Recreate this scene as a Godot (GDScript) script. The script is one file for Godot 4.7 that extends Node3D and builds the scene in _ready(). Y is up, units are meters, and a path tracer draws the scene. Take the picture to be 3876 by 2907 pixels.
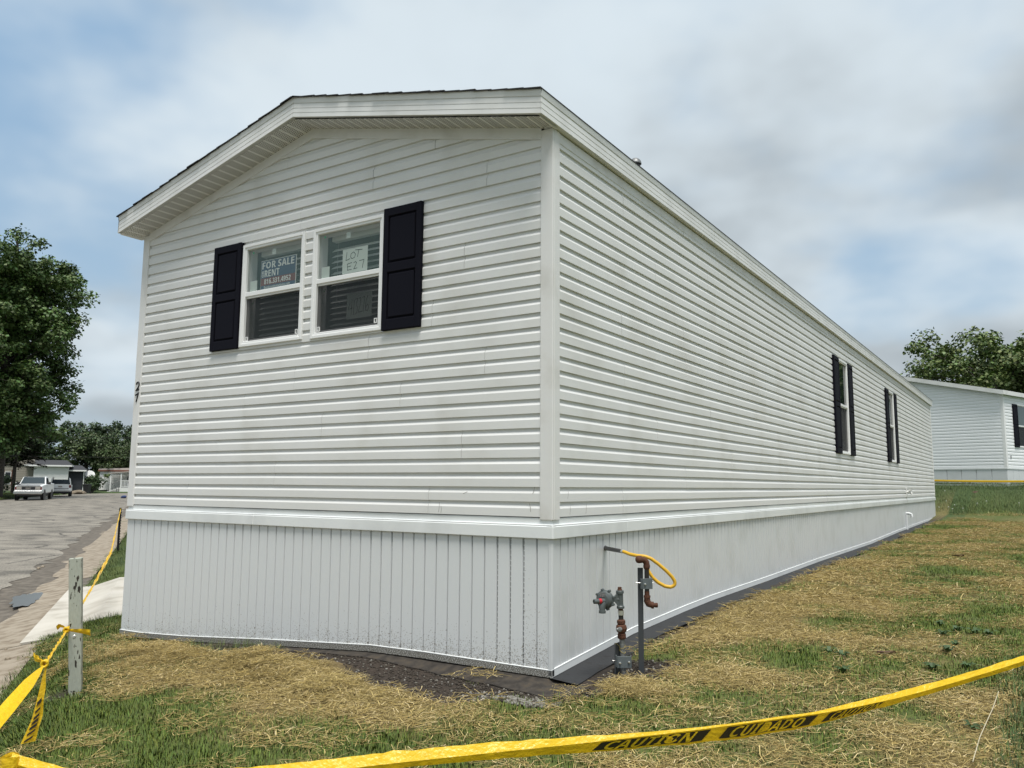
extends Node3D
# A white single-wide mobile home on a straw-mulched lot, seen from its front corner.

const CAM := Vector3(2.807, 0.2235, 4.824)
const W := 4.868
const L := 23.28
const E4 := 0.1016
const SL := 0.24
var rng := RandomNumberGenerator.new()
var M := {}
var cam: Camera3D
var FW := Vector2(-0.5446, -0.8387)
var RT := Vector2(0.8387, -0.5446)
var RD := Vector2(-0.825, -0.565)
var RN := Vector2(0.565, -0.825)
var nz_a := FastNoiseLite.new()
var nz_b := FastNoiseLite.new()
var nz_c := FastNoiseLite.new()
var names := {}

# ---------------------------------------------------------------- mesh builder
class MB:
	var v := PackedVector3Array()
	var n := PackedVector3Array()
	var c := PackedColorArray()
	var uv := PackedVector2Array()
	var xf := Transform3D()
	var col := Color(1, 1, 1)
	var cols := false
	func put(p: Vector3, nn: Vector3, u := Vector2.ZERO) -> void:
		v.append(xf * p)
		n.append((xf.basis * nn).normalized())
		uv.append(u)
		c.append(col)
	func tri(a: Vector3, b: Vector3, d: Vector3) -> void:
		var nn := (b - a).cross(d - a)
		if nn.length_squared() < 1e-18:
			return
		nn = nn.normalized()
		put(a, nn); put(d, nn); put(b, nn)
	func trin(a: Vector3, b: Vector3, d: Vector3, na: Vector3, nb: Vector3, nd: Vector3) -> void:
		put(a, na); put(d, nd); put(b, nb)
	func q(a: Vector3, b: Vector3, d: Vector3, e: Vector3) -> void:
		tri(a, b, d); tri(a, d, e)
	func qn(a: Vector3, b: Vector3, d: Vector3, e: Vector3, na: Vector3, nb: Vector3, nd: Vector3, ne: Vector3) -> void:
		trin(a, b, d, na, nb, nd); trin(a, d, e, na, nd, ne)
	func qu(a: Vector3, b: Vector3, d: Vector3, e: Vector3, ua: Vector2, ub: Vector2, ud: Vector2, ue: Vector2) -> void:
		var nn := (b - a).cross(e - a).normalized()
		put(a, nn, ua); put(d, nn, ud); put(b, nn, ub)
		put(a, nn, ua); put(e, nn, ue); put(d, nn, ud)
	# box from corner lo to corner hi with chamfered edges
	func box(lo: Vector3, hi: Vector3, b := 0.0) -> void:
		var m := (lo + hi) / 2.0
		var h := (hi - lo).abs() / 2.0
		b = minf(b, minf(h.x, minf(h.y, h.z)) * 0.9)
		for ax in 3:
			for s in [-1.0, 1.0]:
				var u := (ax + 1) % 3
				var w := (ax + 2) % 3
				var pts := []
				for k in [[-1, -1], [1, -1], [1, 1], [-1, 1]]:
					var p := Vector3()
					p[ax] = s * h[ax]
					p[u] = k[0] * (h[u] - b)
					p[w] = k[1] * (h[w] - b)
					pts.append(m + p)
				if s > 0: q(pts[0], pts[1], pts[2], pts[3])
				else: q(pts[3], pts[2], pts[1], pts[0])
		if b <= 0.0:
			return
		for ax in 3:
			var u := (ax + 1) % 3
			var w := (ax + 2) % 3
			for su in [-1.0, 1.0]:
				for sw in [-1.0, 1.0]:
					var p := Vector3(); var r := Vector3()
					p[u] = su * h[u]; p[w] = sw * (h[w] - b)
					r[u] = su * (h[u] - b); r[w] = sw * h[w]
					var e0 := Vector3(); e0[ax] = -(h[ax] - b)
					var e1 := Vector3(); e1[ax] = h[ax] - b
					if su * sw > 0: q(m + p + e0, m + r + e0, m + r + e1, m + p + e1)
					else: q(m + p + e1, m + r + e1, m + r + e0, m + p + e0)
		for sx in [-1.0, 1.0]:
			for sy in [-1.0, 1.0]:
				for sz in [-1.0, 1.0]:
					var s := Vector3(sx, sy, sz)
					var a := m + s * Vector3(h.x, h.y - b, h.z - b)
					var d := m + s * Vector3(h.x - b, h.y, h.z - b)
					var e := m + s * Vector3(h.x - b, h.y - b, h.z)
					if sx * sy * sz > 0: tri(a, d, e)
					else: tri(a, e, d)
	func tube(path: Array, rad, seg := 10, caps := true) -> void:
		var nn := path.size()
		var side := Vector3.ZERO
		var pr := []
		var pn := []
		for i in nn:
			var t: Vector3 = (path[mini(i + 1, nn - 1)] - path[maxi(i - 1, 0)]).normalized()
			if i == 0:
				side = t.cross(Vector3.UP if absf(t.y) < 0.9 else Vector3.RIGHT).normalized()
			else:
				side = (side - t * side.dot(t)).normalized()
			var up := t.cross(side)
			var r: float = rad[i] if rad is Array else rad
			var cr := []; var cn := []
			for k in seg:
				var a := TAU * k / seg
				var d := side * cos(a) + up * sin(a)
				cr.append(path[i] + d * r); cn.append(d)
			if i > 0:
				for k in seg:
					var k2 := (k + 1) % seg
					qn(pr[k], pr[k2], cr[k2], cr[k], pn[k], pn[k2], cn[k2], cn[k])
			elif caps:
				for k in range(1, seg - 1): tri(cr[0], cr[k + 1], cr[k])
			if i == nn - 1 and caps:
				for k in range(1, seg - 1): tri(cr[0], cr[k], cr[k + 1])
			pr = cr; pn = cn
	# profile: [radius, along]
	func lathe(o: Vector3, axis: Vector3, prof: Array, seg := 16) -> void:
		var t := axis.normalized()
		var side := t.cross(Vector3.UP if absf(t.y) < 0.9 else Vector3.RIGHT).normalized()
		var up := t.cross(side)
		for i in prof.size() - 1:
			var r0: float = prof[i][0]; var h0: float = prof[i][1]
			var r1: float = prof[i + 1][0]; var h1: float = prof[i + 1][1]
			var sn := Vector2(h1 - h0, r0 - r1)
			if sn.length() < 1e-9: continue
			sn = sn.normalized()
			for k in seg:
				var a := TAU * k / seg; var b := TAU * (k + 1) / seg
				var da := side * cos(a) + up * sin(a); var db := side * cos(b) + up * sin(b)
				var na := da * sn.x + t * sn.y; var nb := db * sn.x + t * sn.y
				var p0 := o + da * r0 + t * h0; var p1 := o + db * r0 + t * h0
				var p2 := o + db * r1 + t * h1; var p3 := o + da * r1 + t * h1
				if r0 > 1e-6: trin(p0, p1, p2, na, nb, nb)
				if r1 > 1e-6: trin(p0, p2, p3, na, nb, na)
	# polygon in x,y (counter-clockwise) pushed from z0 to z1
	func prism(poly: PackedVector2Array, z0: float, z1: float) -> void:
		var idx := Geometry2D.triangulate_polygon(poly)
		var ccw := not Geometry2D.is_polygon_clockwise(poly)
		for i in range(0, idx.size(), 3):
			var a := poly[idx[i]]; var b := poly[idx[i + 1]]; var d := poly[idx[i + 2]]
			if (b - a).cross(d - a) < 0:
				var t := b; b = d; d = t
			tri(Vector3(a.x, a.y, z1), Vector3(b.x, b.y, z1), Vector3(d.x, d.y, z1))
			tri(Vector3(a.x, a.y, z0), Vector3(d.x, d.y, z0), Vector3(b.x, b.y, z0))
		for i in poly.size():
			var a := poly[i]; var b := poly[(i + 1) % poly.size()]
			if not ccw:
				var t := a; a = b; b = t
			q(Vector3(a.x, a.y, z0), Vector3(b.x, b.y, z0), Vector3(b.x, b.y, z1), Vector3(a.x, a.y, z1))
	# profile points (out, up) swept from p0 to p1; open polyline
	func sweep(prof: Array, p0: Vector3, p1: Vector3, out: Vector3, up := Vector3.UP) -> void:
		for i in prof.size() - 1:
			var a: Vector2 = prof[i]; var b: Vector2 = prof[i + 1]
			q(p0 + out * a.x + up * a.y, p0 + out * b.x + up * b.y, p1 + out * b.x + up * b.y, p1 + out * a.x + up * a.y)
	func mesh() -> ArrayMesh:
		var arr := []
		arr.resize(Mesh.ARRAY_MAX)
		arr[Mesh.ARRAY_VERTEX] = v
		arr[Mesh.ARRAY_NORMAL] = n
		arr[Mesh.ARRAY_TEX_UV] = uv
		if cols: arr[Mesh.ARRAY_COLOR] = c
		var am := ArrayMesh.new()
		if v.size() > 0: am.add_surface_from_arrays(Mesh.PRIMITIVE_TRIANGLES, arr)
		return am

# ---------------------------------------------------------------- nodes
func numbered(called: String) -> String:
	if not names.has(called):
		names[called] = 0
		return called
	names[called] += 1
	return "%s_%03d" % [called, names[called]]

func meta(o: Node, label := "", category := "", group := "", kind := "") -> void:
	if label: o.set_meta("label", label)
	if category: o.set_meta("category", category)
	if group: o.set_meta("group", group)
	if kind: o.set_meta("kind", kind)

func thing(called: String, label: String, category: String, at := Vector3.ZERO, turn := 0.0, group := "") -> Node3D:
	var o := Node3D.new()
	o.name = numbered(called)
	add_child(o)
	o.position = at
	o.rotation.y = turn
	meta(o, label, category, group)
	return o

func node(called: String, parent: Node3D) -> Node3D:
	var o := Node3D.new()
	o.name = called
	parent.add_child(o, true)
	return o

# commit a mesh given in the parent's own space
func put(called: String, mb: MB, mat: Material, parent: Node3D = null) -> MeshInstance3D:
	var o := MeshInstance3D.new()
	o.mesh = mb.mesh()
	o.material_override = mat
	if parent == null:
		o.name = numbered(called)
		add_child(o)
	else:
		o.name = called
		parent.add_child(o, true)
	return o

# commit a mesh whose vertices are in world space (only for parts of unturned things)
func putw(called: String, mb: MB, mat: Material, parent: Node3D) -> MeshInstance3D:
	var o := put(called, mb, mat, parent)
	var p := parent
	var off := Vector3.ZERO
	while p != self:
		off += p.position
		p = p.get_parent()
	o.position = -off
	return o

# ---------------------------------------------------------------- materials
func lin(r: float, g: float, b: float) -> Color:
	return Color(r, g, b).linear_to_srgb()

func mat(called: String, colr: Color, rough := 0.8, metal := 0.0) -> StandardMaterial3D:
	var m := StandardMaterial3D.new()
	m.resource_name = called
	m.albedo_color = colr
	m.roughness = rough
	m.metallic = metal
	M[called] = m
	return m

func noise_tex(freq: float, octaves: int, ramp: Array, seed_: int, size := 512, type := FastNoiseLite.TYPE_SIMPLEX_SMOOTH) -> NoiseTexture2D:
	var f := FastNoiseLite.new()
	f.noise_type = type
	f.frequency = freq
	f.fractal_octaves = octaves
	f.seed = seed_
	var t := NoiseTexture2D.new()
	t.width = size
	t.height = size
	t.seamless = true
	t.noise = f
	if ramp:
		var g := Gradient.new()
		var off := PackedFloat32Array()
		var cl := PackedColorArray()
		for r in ramp:
			off.append(r[0]); cl.append(r[1])
		g.offsets = off
		g.colors = cl
		t.color_ramp = g
	return t

func tri_mat(m: StandardMaterial3D, tex: Texture2D, scale_: float, height: Texture2D = null, hs := 0.0, world := true) -> StandardMaterial3D:
	m.albedo_texture = tex
	m.uv1_triplanar = true
	m.uv1_world_triplanar = world
	m.uv1_scale = Vector3.ONE * scale_
	if height:
		m.heightmap_enabled = true
		m.heightmap_texture = height
		m.heightmap_scale = hs
	return m

func materials() -> void:
	var m: StandardMaterial3D
	var fine := noise_tex(0.06, 4, [], 5, 256)
	m = mat("vinyl", lin(0.70, 0.70, 0.69), 0.5)
	tri_mat(m, noise_tex(0.004, 5, [[0.0, Color(0.93, 0.925, 0.91)], [0.45, Color(0.985, 0.985, 0.98)], [1.0, Color(1, 1, 1)]], 11), 0.45, fine, 0.02)
	m = mat("vinyl_corner", lin(0.70, 0.70, 0.69), 0.5)
	tri_mat(m, noise_tex(0.006, 5, [[0.0, Color(0.90, 0.89, 0.87)], [0.5, Color(0.99, 0.985, 0.98)], [1.0, Color(1, 1, 1)]], 12), 0.6, fine, 0.02)
	m = mat("fascia_metal", lin(0.72, 0.72, 0.71), 0.38)
	tri_mat(m, noise_tex(0.006, 5, [[0.0, Color(0.90, 0.90, 0.89)], [0.5, Color(0.985, 0.985, 0.98)], [1.0, Color(1, 1, 1)]], 13), 0.5)
	m = mat("soffit_vinyl", lin(0.70, 0.70, 0.69), 0.5)
	m = mat("skirt_side", lin(0.63, 0.648, 0.655), 0.42)
	tri_mat(m, noise_tex(0.008, 5, [[0.0, Color(0.93, 0.93, 0.92)], [0.5, Color(0.99, 0.99, 0.99)], [1.0, Color(1, 1, 1)]], 14), 0.4, fine, 0.015)
	m = mat("skirt_front", lin(0.63, 0.648, 0.655), 0.42)
	m.albedo_texture = splash_texture()
	m = mat("belt", lin(0.74, 0.76, 0.76), 0.35)
	tri_mat(m, noise_tex(0.006, 5, [[0.0, Color(0.93, 0.93, 0.93)], [0.5, Color(0.99, 0.99, 0.99)], [1.0, Color(1, 1, 1)]], 15), 0.5)
	m = mat("rail_muddy", lin(0.70, 0.71, 0.70), 0.6)
	tri_mat(m, noise_tex(0.09, 4, [[0.0, Color(0.30, 0.28, 0.25)], [0.45, Color(0.48, 0.46, 0.43)], [0.6, Color(0.66, 0.65, 0.63)], [0.8, Color(0.9, 0.9, 0.89)], [1.0, Color(1, 1, 1)]], 33), 2.2)
	m = mat("vinyl_white", lin(0.82, 0.83, 0.84), 0.45)
	m = mat("scuff", lin(0.22, 0.21, 0.19), 0.8)
	m = mat("skirt_backing", lin(0.10, 0.105, 0.11), 0.7)
	m = mat("window_white", lin(0.78, 0.78, 0.77), 0.35)
	m = mat("shutter_black", lin(0.009, 0.009, 0.014), 0.6)
	m.metallic_specular = 0.15
	m.heightmap_enabled = true
	m.heightmap_texture = fine
	m.heightmap_scale = 0.02
	m.uv1_triplanar = true
	m = mat("glass", lin(0.01, 0.02, 0.015), 0.02)
	m.transparency = BaseMaterial3D.TRANSPARENCY_ALPHA
	m.albedo_color.a = 0.86
	m = mat("glass_tinted", lin(0.055, 0.14, 0.105), 0.02)
	m.transparency = BaseMaterial3D.TRANSPARENCY_ALPHA
	m.albedo_color.a = 0.27
	m = mat("insect_screen", lin(0.011, 0.013, 0.015), 0.9)
	m.transparency = BaseMaterial3D.TRANSPARENCY_ALPHA
	m.albedo_color.a = 0.66
	m = mat("blind_white", lin(0.72, 0.73, 0.71), 0.5)
	m = mat("interior", lin(0.16, 0.155, 0.15), 0.9)
	m = mat("shingle", lin(0.035, 0.034, 0.036), 0.95)
	tri_mat(m, noise_tex(0.05, 3, [[0.0, Color(0.55, 0.55, 0.55)], [1.0, Color(1, 1, 1)]], 16, 256), 1.2, fine, 0.15)
	m = mat("paper", lin(0.66, 0.72, 0.66), 0.9)
	m = mat("marker", lin(0.02, 0.02, 0.022), 0.7)
	m = mat("sign_blue", lin(0.018, 0.05, 0.12), 0.6)
	m = mat("sign_red", lin(0.16, 0.018, 0.018), 0.6)
	m = mat("sign_white", lin(0.72, 0.74, 0.70), 0.6)
	m = mat("dot_green", lin(0.08, 0.55, 0.28), 0.6)
	m = mat("dot_dark_green", lin(0.02, 0.22, 0.06), 0.6)
	m = mat("black_paint", lin(0.012, 0.012, 0.013), 0.5)
	m = mat("tape_yellow", lin(0.78, 0.52, 0.015), 0.35)
	m.backlight_enabled = true
	m.backlight = lin(0.35, 0.22, 0.0)
	tri_mat(m, noise_tex(0.02, 4, [[0.0, Color(0.92, 0.90, 0.85)], [0.5, Color(1, 1, 1)], [1.0, Color(1, 1, 1)]], 17, 256), 6.0, noise_tex(0.03, 4, [], 18, 256), 0.3)
	m = mat("tape_ink", lin(0.016, 0.012, 0.008), 0.4)
	m = mat("rust", lin(0.105, 0.043, 0.022), 0.85)
	tri_mat(m, noise_tex(0.03, 4, [[0.0, Color(0.45, 0.35, 0.3)], [0.5, Color(0.9, 0.85, 0.8)], [1.0, Color(1.0, 1.0, 1.0)]], 19, 256), 9.0, fine, 0.1)
	m = mat("black_pipe", lin(0.018, 0.016, 0.015), 0.45)
	m = mat("regulator_gray", lin(0.075, 0.088, 0.088), 0.45)
	m = mat("bracket_gray", lin(0.095, 0.112, 0.118), 0.55)
	m = mat("post_gray", lin(0.035, 0.04, 0.045), 0.6)
	m = mat("galvanized", lin(0.33, 0.34, 0.34), 0.5, 0.5)
	tri_mat(m, noise_tex(0.03, 3, [[0.0, Color(0.6, 0.6, 0.6)], [1.0, Color(1, 1, 1)]], 20, 256), 8.0)
	m = mat("bright_metal", lin(0.62, 0.62, 0.60), 0.3, 0.8)
	m = mat("hose_yellow", lin(0.62, 0.36, 0.02), 0.45)
	tri_mat(m, noise_tex(0.08, 2, [[0.0, Color(0.7, 0.65, 0.55)], [0.4, Color(1, 1, 1)], [1.0, Color(1, 1, 1)]], 21, 256), 12.0)
	m = mat("label_red", lin(0.42, 0.02, 0.03), 0.4)
	m = mat("label_cream", lin(0.7, 0.62, 0.42), 0.4)
	m = mat("wire_yellow", lin(0.42, 0.33, 0.10), 0.6)
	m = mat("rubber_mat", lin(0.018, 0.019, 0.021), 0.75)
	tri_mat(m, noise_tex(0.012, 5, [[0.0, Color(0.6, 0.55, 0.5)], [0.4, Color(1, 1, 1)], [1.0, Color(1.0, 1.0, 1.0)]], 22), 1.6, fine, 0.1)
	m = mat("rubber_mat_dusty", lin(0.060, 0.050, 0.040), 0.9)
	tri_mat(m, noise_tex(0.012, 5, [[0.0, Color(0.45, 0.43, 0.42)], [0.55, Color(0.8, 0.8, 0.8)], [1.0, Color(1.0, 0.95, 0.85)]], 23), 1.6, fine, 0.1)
	m = mat("gravel_stone", lin(0.33, 0.32, 0.30), 0.9)
	m.vertex_color_use_as_albedo = true
	m = mat("concrete", lin(0.50, 0.47, 0.42), 0.9)
	tri_mat(m, noise_tex(0.006, 6, [[0.0, Color(0.72, 0.70, 0.67)], [0.5, Color(0.95, 0.95, 0.94)], [1.0, Color(1, 1, 1)]], 24), 0.35, fine, 0.05)
	m = mat("old_concrete", lin(0.30, 0.255, 0.20), 0.92)
	tri_mat(m, noise_tex(0.016, 6, [[0.0, Color(0.66, 0.62, 0.58)], [0.40, Color(0.84, 0.82, 0.79)], [0.6, Color(0.95, 0.95, 0.94)], [1.0, Color(1, 1, 1)]], 25), 0.45, fine, 0.1)
	m = mat("mud", lin(0.165, 0.14, 0.11), 0.75)
	tri_mat(m, noise_tex(0.01, 5, [[0.0, Color(0.6, 0.58, 0.55)], [1.0, Color(1, 1, 1)]], 26), 0.8, fine, 0.2)
	m = mat("water", lin(0.15, 0.16, 0.165), 0.28)
	m.metallic_specular = 0.9
	m = mat("asphalt", lin(0.65, 0.635, 0.61), 0.92)
	m.albedo_texture = asphalt_texture()
	m = mat("ground", Color(1, 1, 1), 0.97)
	m.vertex_color_use_as_albedo = true
	tri_mat(m, noise_tex(0.03, 5, [[0.0, Color(0.55, 0.53, 0.5)], [0.5, Color(0.9, 0.9, 0.88)], [1.0, Color(1, 1, 1)]], 27), 1.1, noise_tex(0.05, 5, [], 28), 1.2)
	m = mat("blades", Color(1, 1, 1), 0.7)
	m.vertex_color_use_as_albedo = true
	m.backlight_enabled = true
	m.backlight = lin(0.05, 0.08, 0.01)
	m = mat("straw", Color(1, 1, 1), 0.75)
	m.vertex_color_use_as_albedo = true
	m = mat("leaf", Color(1, 1, 1), 0.6)
	m.vertex_color_use_as_albedo = true
	m.backlight_enabled = true
	m.backlight = lin(0.06, 0.10, 0.012)
	m = mat("bark", lin(0.10, 0.085, 0.07), 0.95)
	tri_mat(m, noise_tex(0.03, 4, [[0.0, Color(0.5, 0.5, 0.5)], [1.0, Color(1, 1, 1)]], 29, 256), 0.8)
	m = mat("post_paint", lin(0.40, 0.41, 0.37), 0.7)
	tri_mat(m, peel_texture(), 0.9, null, 0.0, false)
	m = mat("white_paint", lin(0.74, 0.74, 0.73), 0.6)
	m = mat("car_white", lin(0.76, 0.77, 0.77), 0.25)
	m.clearcoat_enabled = true
	m = mat("car_glass", lin(0.03, 0.04, 0.05), 0.05)
	m = mat("windshield", lin(0.05, 0.065, 0.075), 0.12)
	m = mat("car_black", lin(0.012, 0.012, 0.013), 0.5)
	m = mat("tyre", lin(0.015, 0.015, 0.016), 0.9)
	m = mat("chrome", lin(0.5, 0.5, 0.5), 0.25, 0.9)
	m = mat("lamp_glass", lin(0.30, 0.28, 0.25), 0.15)
	m = mat("lamp_red", lin(0.13, 0.015, 0.015), 0.2)
	m = mat("grey_siding", lin(0.235, 0.215, 0.18), 0.7)
	m = mat("dark_siding", lin(0.022, 0.025, 0.032), 0.7)
	m = mat("roof_dark", lin(0.035, 0.036, 0.04), 0.95)
	m = mat("roof_tan", lin(0.40, 0.36, 0.33), 0.8)
	m = mat("brown_trim", lin(0.14, 0.055, 0.035), 0.8)
	m = mat("dark_window", lin(0.015, 0.018, 0.02), 0.08)
	m = mat("grey_metal", lin(0.25, 0.25, 0.25), 0.5, 0.4)
	m = mat("blue_bag", lin(0.03, 0.05, 0.14), 0.4)
	m = mat("red_plastic", lin(0.5, 0.07, 0.06), 0.6)
	m = mat("dead_leaf", lin(0.06, 0.028, 0.015), 0.8)
	m = mat("pale_stem", lin(0.45, 0.40, 0.28), 0.8)
	m = mat("petal_white", lin(0.6, 0.62, 0.55), 0.8)
	m = mat("wire_dark", lin(0.02, 0.02, 0.02), 0.7)

# specks of mud thrown up against the lower edge of the front skirting; u runs along the wall, v down
func splash_texture() -> ImageTexture:
	var w := 2048; var h := 512
	var im := Image.create(w, h, false, Image.FORMAT_RGB8)
	im.fill(Color(1, 1, 1))
	var r := RandomNumberGenerator.new()
	r.seed = 71
	for i in 26000:
		var d := -log(1.0 - r.randf() * 0.999) * 0.05          # height over the lower edge, as a share
		var u := r.randf()
		var thick := 0.12 + 0.45 * smoothstep(0.15, 0.8, u) + 0.5 * clampf((nz_a.get_noise_2d(u * 260.0, 3.0) + 0.25) * 2.0, 0.0, 1.0)
		if u > 0.955 and u < 0.995: thick = 1.6; d *= 2.6
		if r.randf() > thick: continue
		var px := int(u * w)
		var py := int((1.0 - d) * h)
		if py < 0 or py >= h: continue
		var tone := r.randf_range(0.42, 0.86)
		var cl := Color(tone, tone * 0.96, tone * 0.9)
		im.fill_rect(Rect2i(px, py, 1 if r.randf() < 0.75 else 2, r.randi_range(1, 3)), cl)
	return ImageTexture.create_from_image(im)

func asphalt_texture() -> ImageTexture:
	var s := 1024
	var a := FastNoiseLite.new(); a.frequency = 0.008; a.fractal_octaves = 6; a.seed = 3
	var b := FastNoiseLite.new(); b.frequency = 0.25; b.fractal_octaves = 2; b.seed = 4
	var k := FastNoiseLite.new(); k.noise_type = FastNoiseLite.TYPE_CELLULAR; k.frequency = 0.0062; k.seed = 9
	k.cellular_return_type = FastNoiseLite.RETURN_DISTANCE2_SUB; k.fractal_type = FastNoiseLite.FRACTAL_NONE
	k.domain_warp_enabled = true; k.domain_warp_amplitude = 40.0; k.domain_warp_frequency = 0.012
	var ia := a.get_seamless_image(s, s).get_data()
	var ib := b.get_seamless_image(s, s).get_data()
	var ic := k.get_seamless_image(s, s, false, false, 0.1, false).get_data()
	var out := PackedByteArray()
	out.resize(s * s * 3)
	for i in s * s:
		var t := 0.56 + (ia[i] - 128) * 0.0009 + (ib[i] - 128) * 0.0011
		var crack: float = ic[i]
		if crack < 5.0 and ia[i] > 110: t *= 0.45 + crack * 0.1
		if ia[i] < 80: t *= 0.88
		var g := clampf(t, 0.0, 1.0)
		out[i * 3] = int(g * 255.0)
		out[i * 3 + 1] = int(g * 0.965 * 255.0)
		out[i * 3 + 2] = int(g * 0.905 * 255.0)
	return ImageTexture.create_from_image(Image.create_from_data(s, s, false, Image.FORMAT_RGB8, out))

# old white paint with peeled flecks that show grey wood
func peel_texture() -> ImageTexture:
	var s := 512
	var a := FastNoiseLite.new(); a.frequency = 0.045; a.fractal_octaves = 5; a.seed = 31
	var im := Image.create(s, s, false, Image.FORMAT_RGB8)
	for y in s:
		for x in s:
			var f := a.get_noise_2d(x * 1.0, y * 0.32)
			var g := a.get_noise_2d(x * 4.0 + 900.0, y * 1.0)
			var c := Color(0.97, 0.98, 0.95) * (0.94 + 0.06 * g)
			if f > 0.38: c = Color(0.30, 0.26, 0.22) * (0.8 + 0.4 * g)
			elif f > 0.35: c = Color(0.72, 0.72, 0.68)
			c.a = 1.0
			im.set_pixel(x, y, c)
	return ImageTexture.create_from_image(im)

# ---------------------------------------------------------------- sky
func cloud_panorama() -> ImageTexture:
	var w := 1536; var h := 768
	var f := FastNoiseLite.new(); f.seed = 8; f.frequency = 0.75; f.fractal_octaves = 6; f.fractal_gain = 0.55
	f.noise_type = FastNoiseLite.TYPE_SIMPLEX_SMOOTH
	var g := FastNoiseLite.new(); g.seed = 21; g.frequency = 0.8; g.fractal_octaves = 6
	g.noise_type = FastNoiseLite.TYPE_SIMPLEX_SMOOTH
	var im := Image.create(w, h, false, Image.FORMAT_RGBF)
	var ground := Color(0.10, 0.10, 0.08)
	for y in h:
		var el := PI / 2 - PI * (y + 0.5) / h
		if el < -0.03:
			for x in w: im.set_pixel(x, y, ground)
			continue
		var se := maxf(sin(el), 0.0)
		var k := 1.0 / (se + 0.26)
		for x in w:
			var az := TAU * (x + 0.5) / w
			if az > PI: az -= TAU
			var px := sin(az) * cos(el) * k
			var pz := -cos(az) * cos(el) * k
			var cover := f.get_noise_2d(px * 1.0, pz * 1.0) * 1.0 + 0.80
			var da := (az + 1.12) / 0.38
			cover -= 0.82 * exp(-da * da) * exp(-pow((el - 0.34) / 0.26, 2.0))
			var db := (az + 0.02) / 0.5
			cover -= 0.10 * exp(-db * db) * exp(-pow((el - 0.22) / 0.10, 2.0))
			var cl := smoothstep(0.0, 0.75, cover)
			var thick := -g.get_noise_2d(px + 40.0, pz - 13.0)
			var tone := 0.555 - 0.19 * smoothstep(-0.15, 0.40, thick) + 0.05 * smoothstep(0.05, -0.4, thick)
			var cloud := Color(tone * 0.895, tone * 1.01, tone * 1.09)
			var t := clampf(1.0 - se * 1.3, 0.0, 1.0)
			var blue := Color(0.20 + 0.17 * t * t, 0.33 + 0.15 * t * t, 0.48 + 0.07 * t)
			im.set_pixel(x, y, blue.lerp(cloud, cl))
	return ImageTexture.create_from_image(im)

func setup() -> void:
	cam = Camera3D.new()
	cam.name = "camera"
	add_child(cam)
	cam.position = CAM
	cam.rotation_order = EULER_ORDER_YXZ
	cam.rotation = Vector3(deg_to_rad(7.1178), deg_to_rad(32.9946), deg_to_rad(0.4116))
	cam.fov = 50.571
	cam.near = 0.05
	cam.far = 2000.0
	cam.current = true
	var env := Environment.new()
	env.background_mode = Environment.BG_SKY
	var sky := Sky.new()
	var sm := PanoramaSkyMaterial.new()
	sm.panorama = cloud_panorama()
	sky.sky_material = sm
	env.sky = sky
	env.background_energy_multiplier = 1.0
	env.tonemap_mode = Environment.TONE_MAPPER_LINEAR
	env.tonemap_exposure = 1.31
	env.sdfgi_enabled = true
	env.ssao_enabled = true
	env.ssil_enabled = true
	var we := WorldEnvironment.new()
	we.name = "world_environment"
	we.environment = env
	add_child(we)
	var sun := DirectionalLight3D.new()
	sun.name = "sun"
	sun.light_energy = 1.15
	sun.light_color = Color(1.0, 0.985, 0.96)
	sun.light_angular_distance = 24.0
	sun.shadow_enabled = true
	add_child(sun)
	sun.look_at_from_position(Vector3(2.7, 10.5, 2.7), Vector3.ZERO)

# ---------------------------------------------------------------- terrain
func interp(t: Array, x: float) -> float:
	if x <= t[0][0]: return t[0][1]
	for i in range(1, t.size()):
		if x <= t[i][0]:
			var k: float = (x - t[i - 1][0]) / (t[i][0] - t[i - 1][0])
			return lerpf(t[i - 1][1], t[i][1], k)
	return t[t.size() - 1][1]

const SIDE := [[-60.0, 0.7], [-40.0, 0.5], [-28.4, 0.40], [-26.5, 0.20], [-25.0, -0.25], [-23.6, -0.66], [-15.4, -0.76], [-12.0, -0.825], [-7.7, -0.84], [-3.1, -0.88], [-1.3, -0.93], [0.0, -1.03], [2.0, -1.14], [6.0, -1.32]]
const FRONT := [[-9.0, -0.34], [-6.5, -0.30], [-4.87, -0.215], [-3.85, -0.17], [-2.8, -0.065], [-1.6, -0.005], [0.0, 0.0]]
const ROADY := [[-40.0, -1.95], [0.0, -1.68], [11.7, -1.6], [30.0, -1.48], [72.0, -1.26], [90.0, -1.12], [130.0, -0.9], [300.0, -0.6]]

func road_sp(x: float, z: float) -> Vector2:
	var d := Vector2(x - CAM.x, z - CAM.z)
	var s := d.dot(RD)
	var bend := maxf(0.0, s - 60.0)
	return Vector2(s, d.dot(RN) - 0.0018 * bend * bend)

func road_xz(s: float, p: float) -> Vector2:
	var bend := maxf(0.0, s - 60.0)
	return Vector2(CAM.x, CAM.z) + RD * s + RN * (p + 0.0018 * bend * bend)

# surface of the carriageway, gutter and apron
func road_h(s: float, p: float) -> float:
	var y := interp(ROADY, s)
	return y + interp([[-13.6, 0.08], [-12.8, 0.0], [-6.5, 0.10], [-2.4, 0.0], [-2.1, -0.005], [-1.2, 0.15], [-0.6, 0.22]], p)

func lawn_h(x: float, z: float) -> float:
	var a := interp(SIDE, z)
	var h := a + interp(FRONT, x) * smoothstep(-6.0, -0.3, z)
	if x < -4.4:
		var t := smoothstep(-4.4, -9.0, x)
		h = lerpf(h, -1.3 + 0.004 * maxf(0.0, -z), t)
	return h

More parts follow.
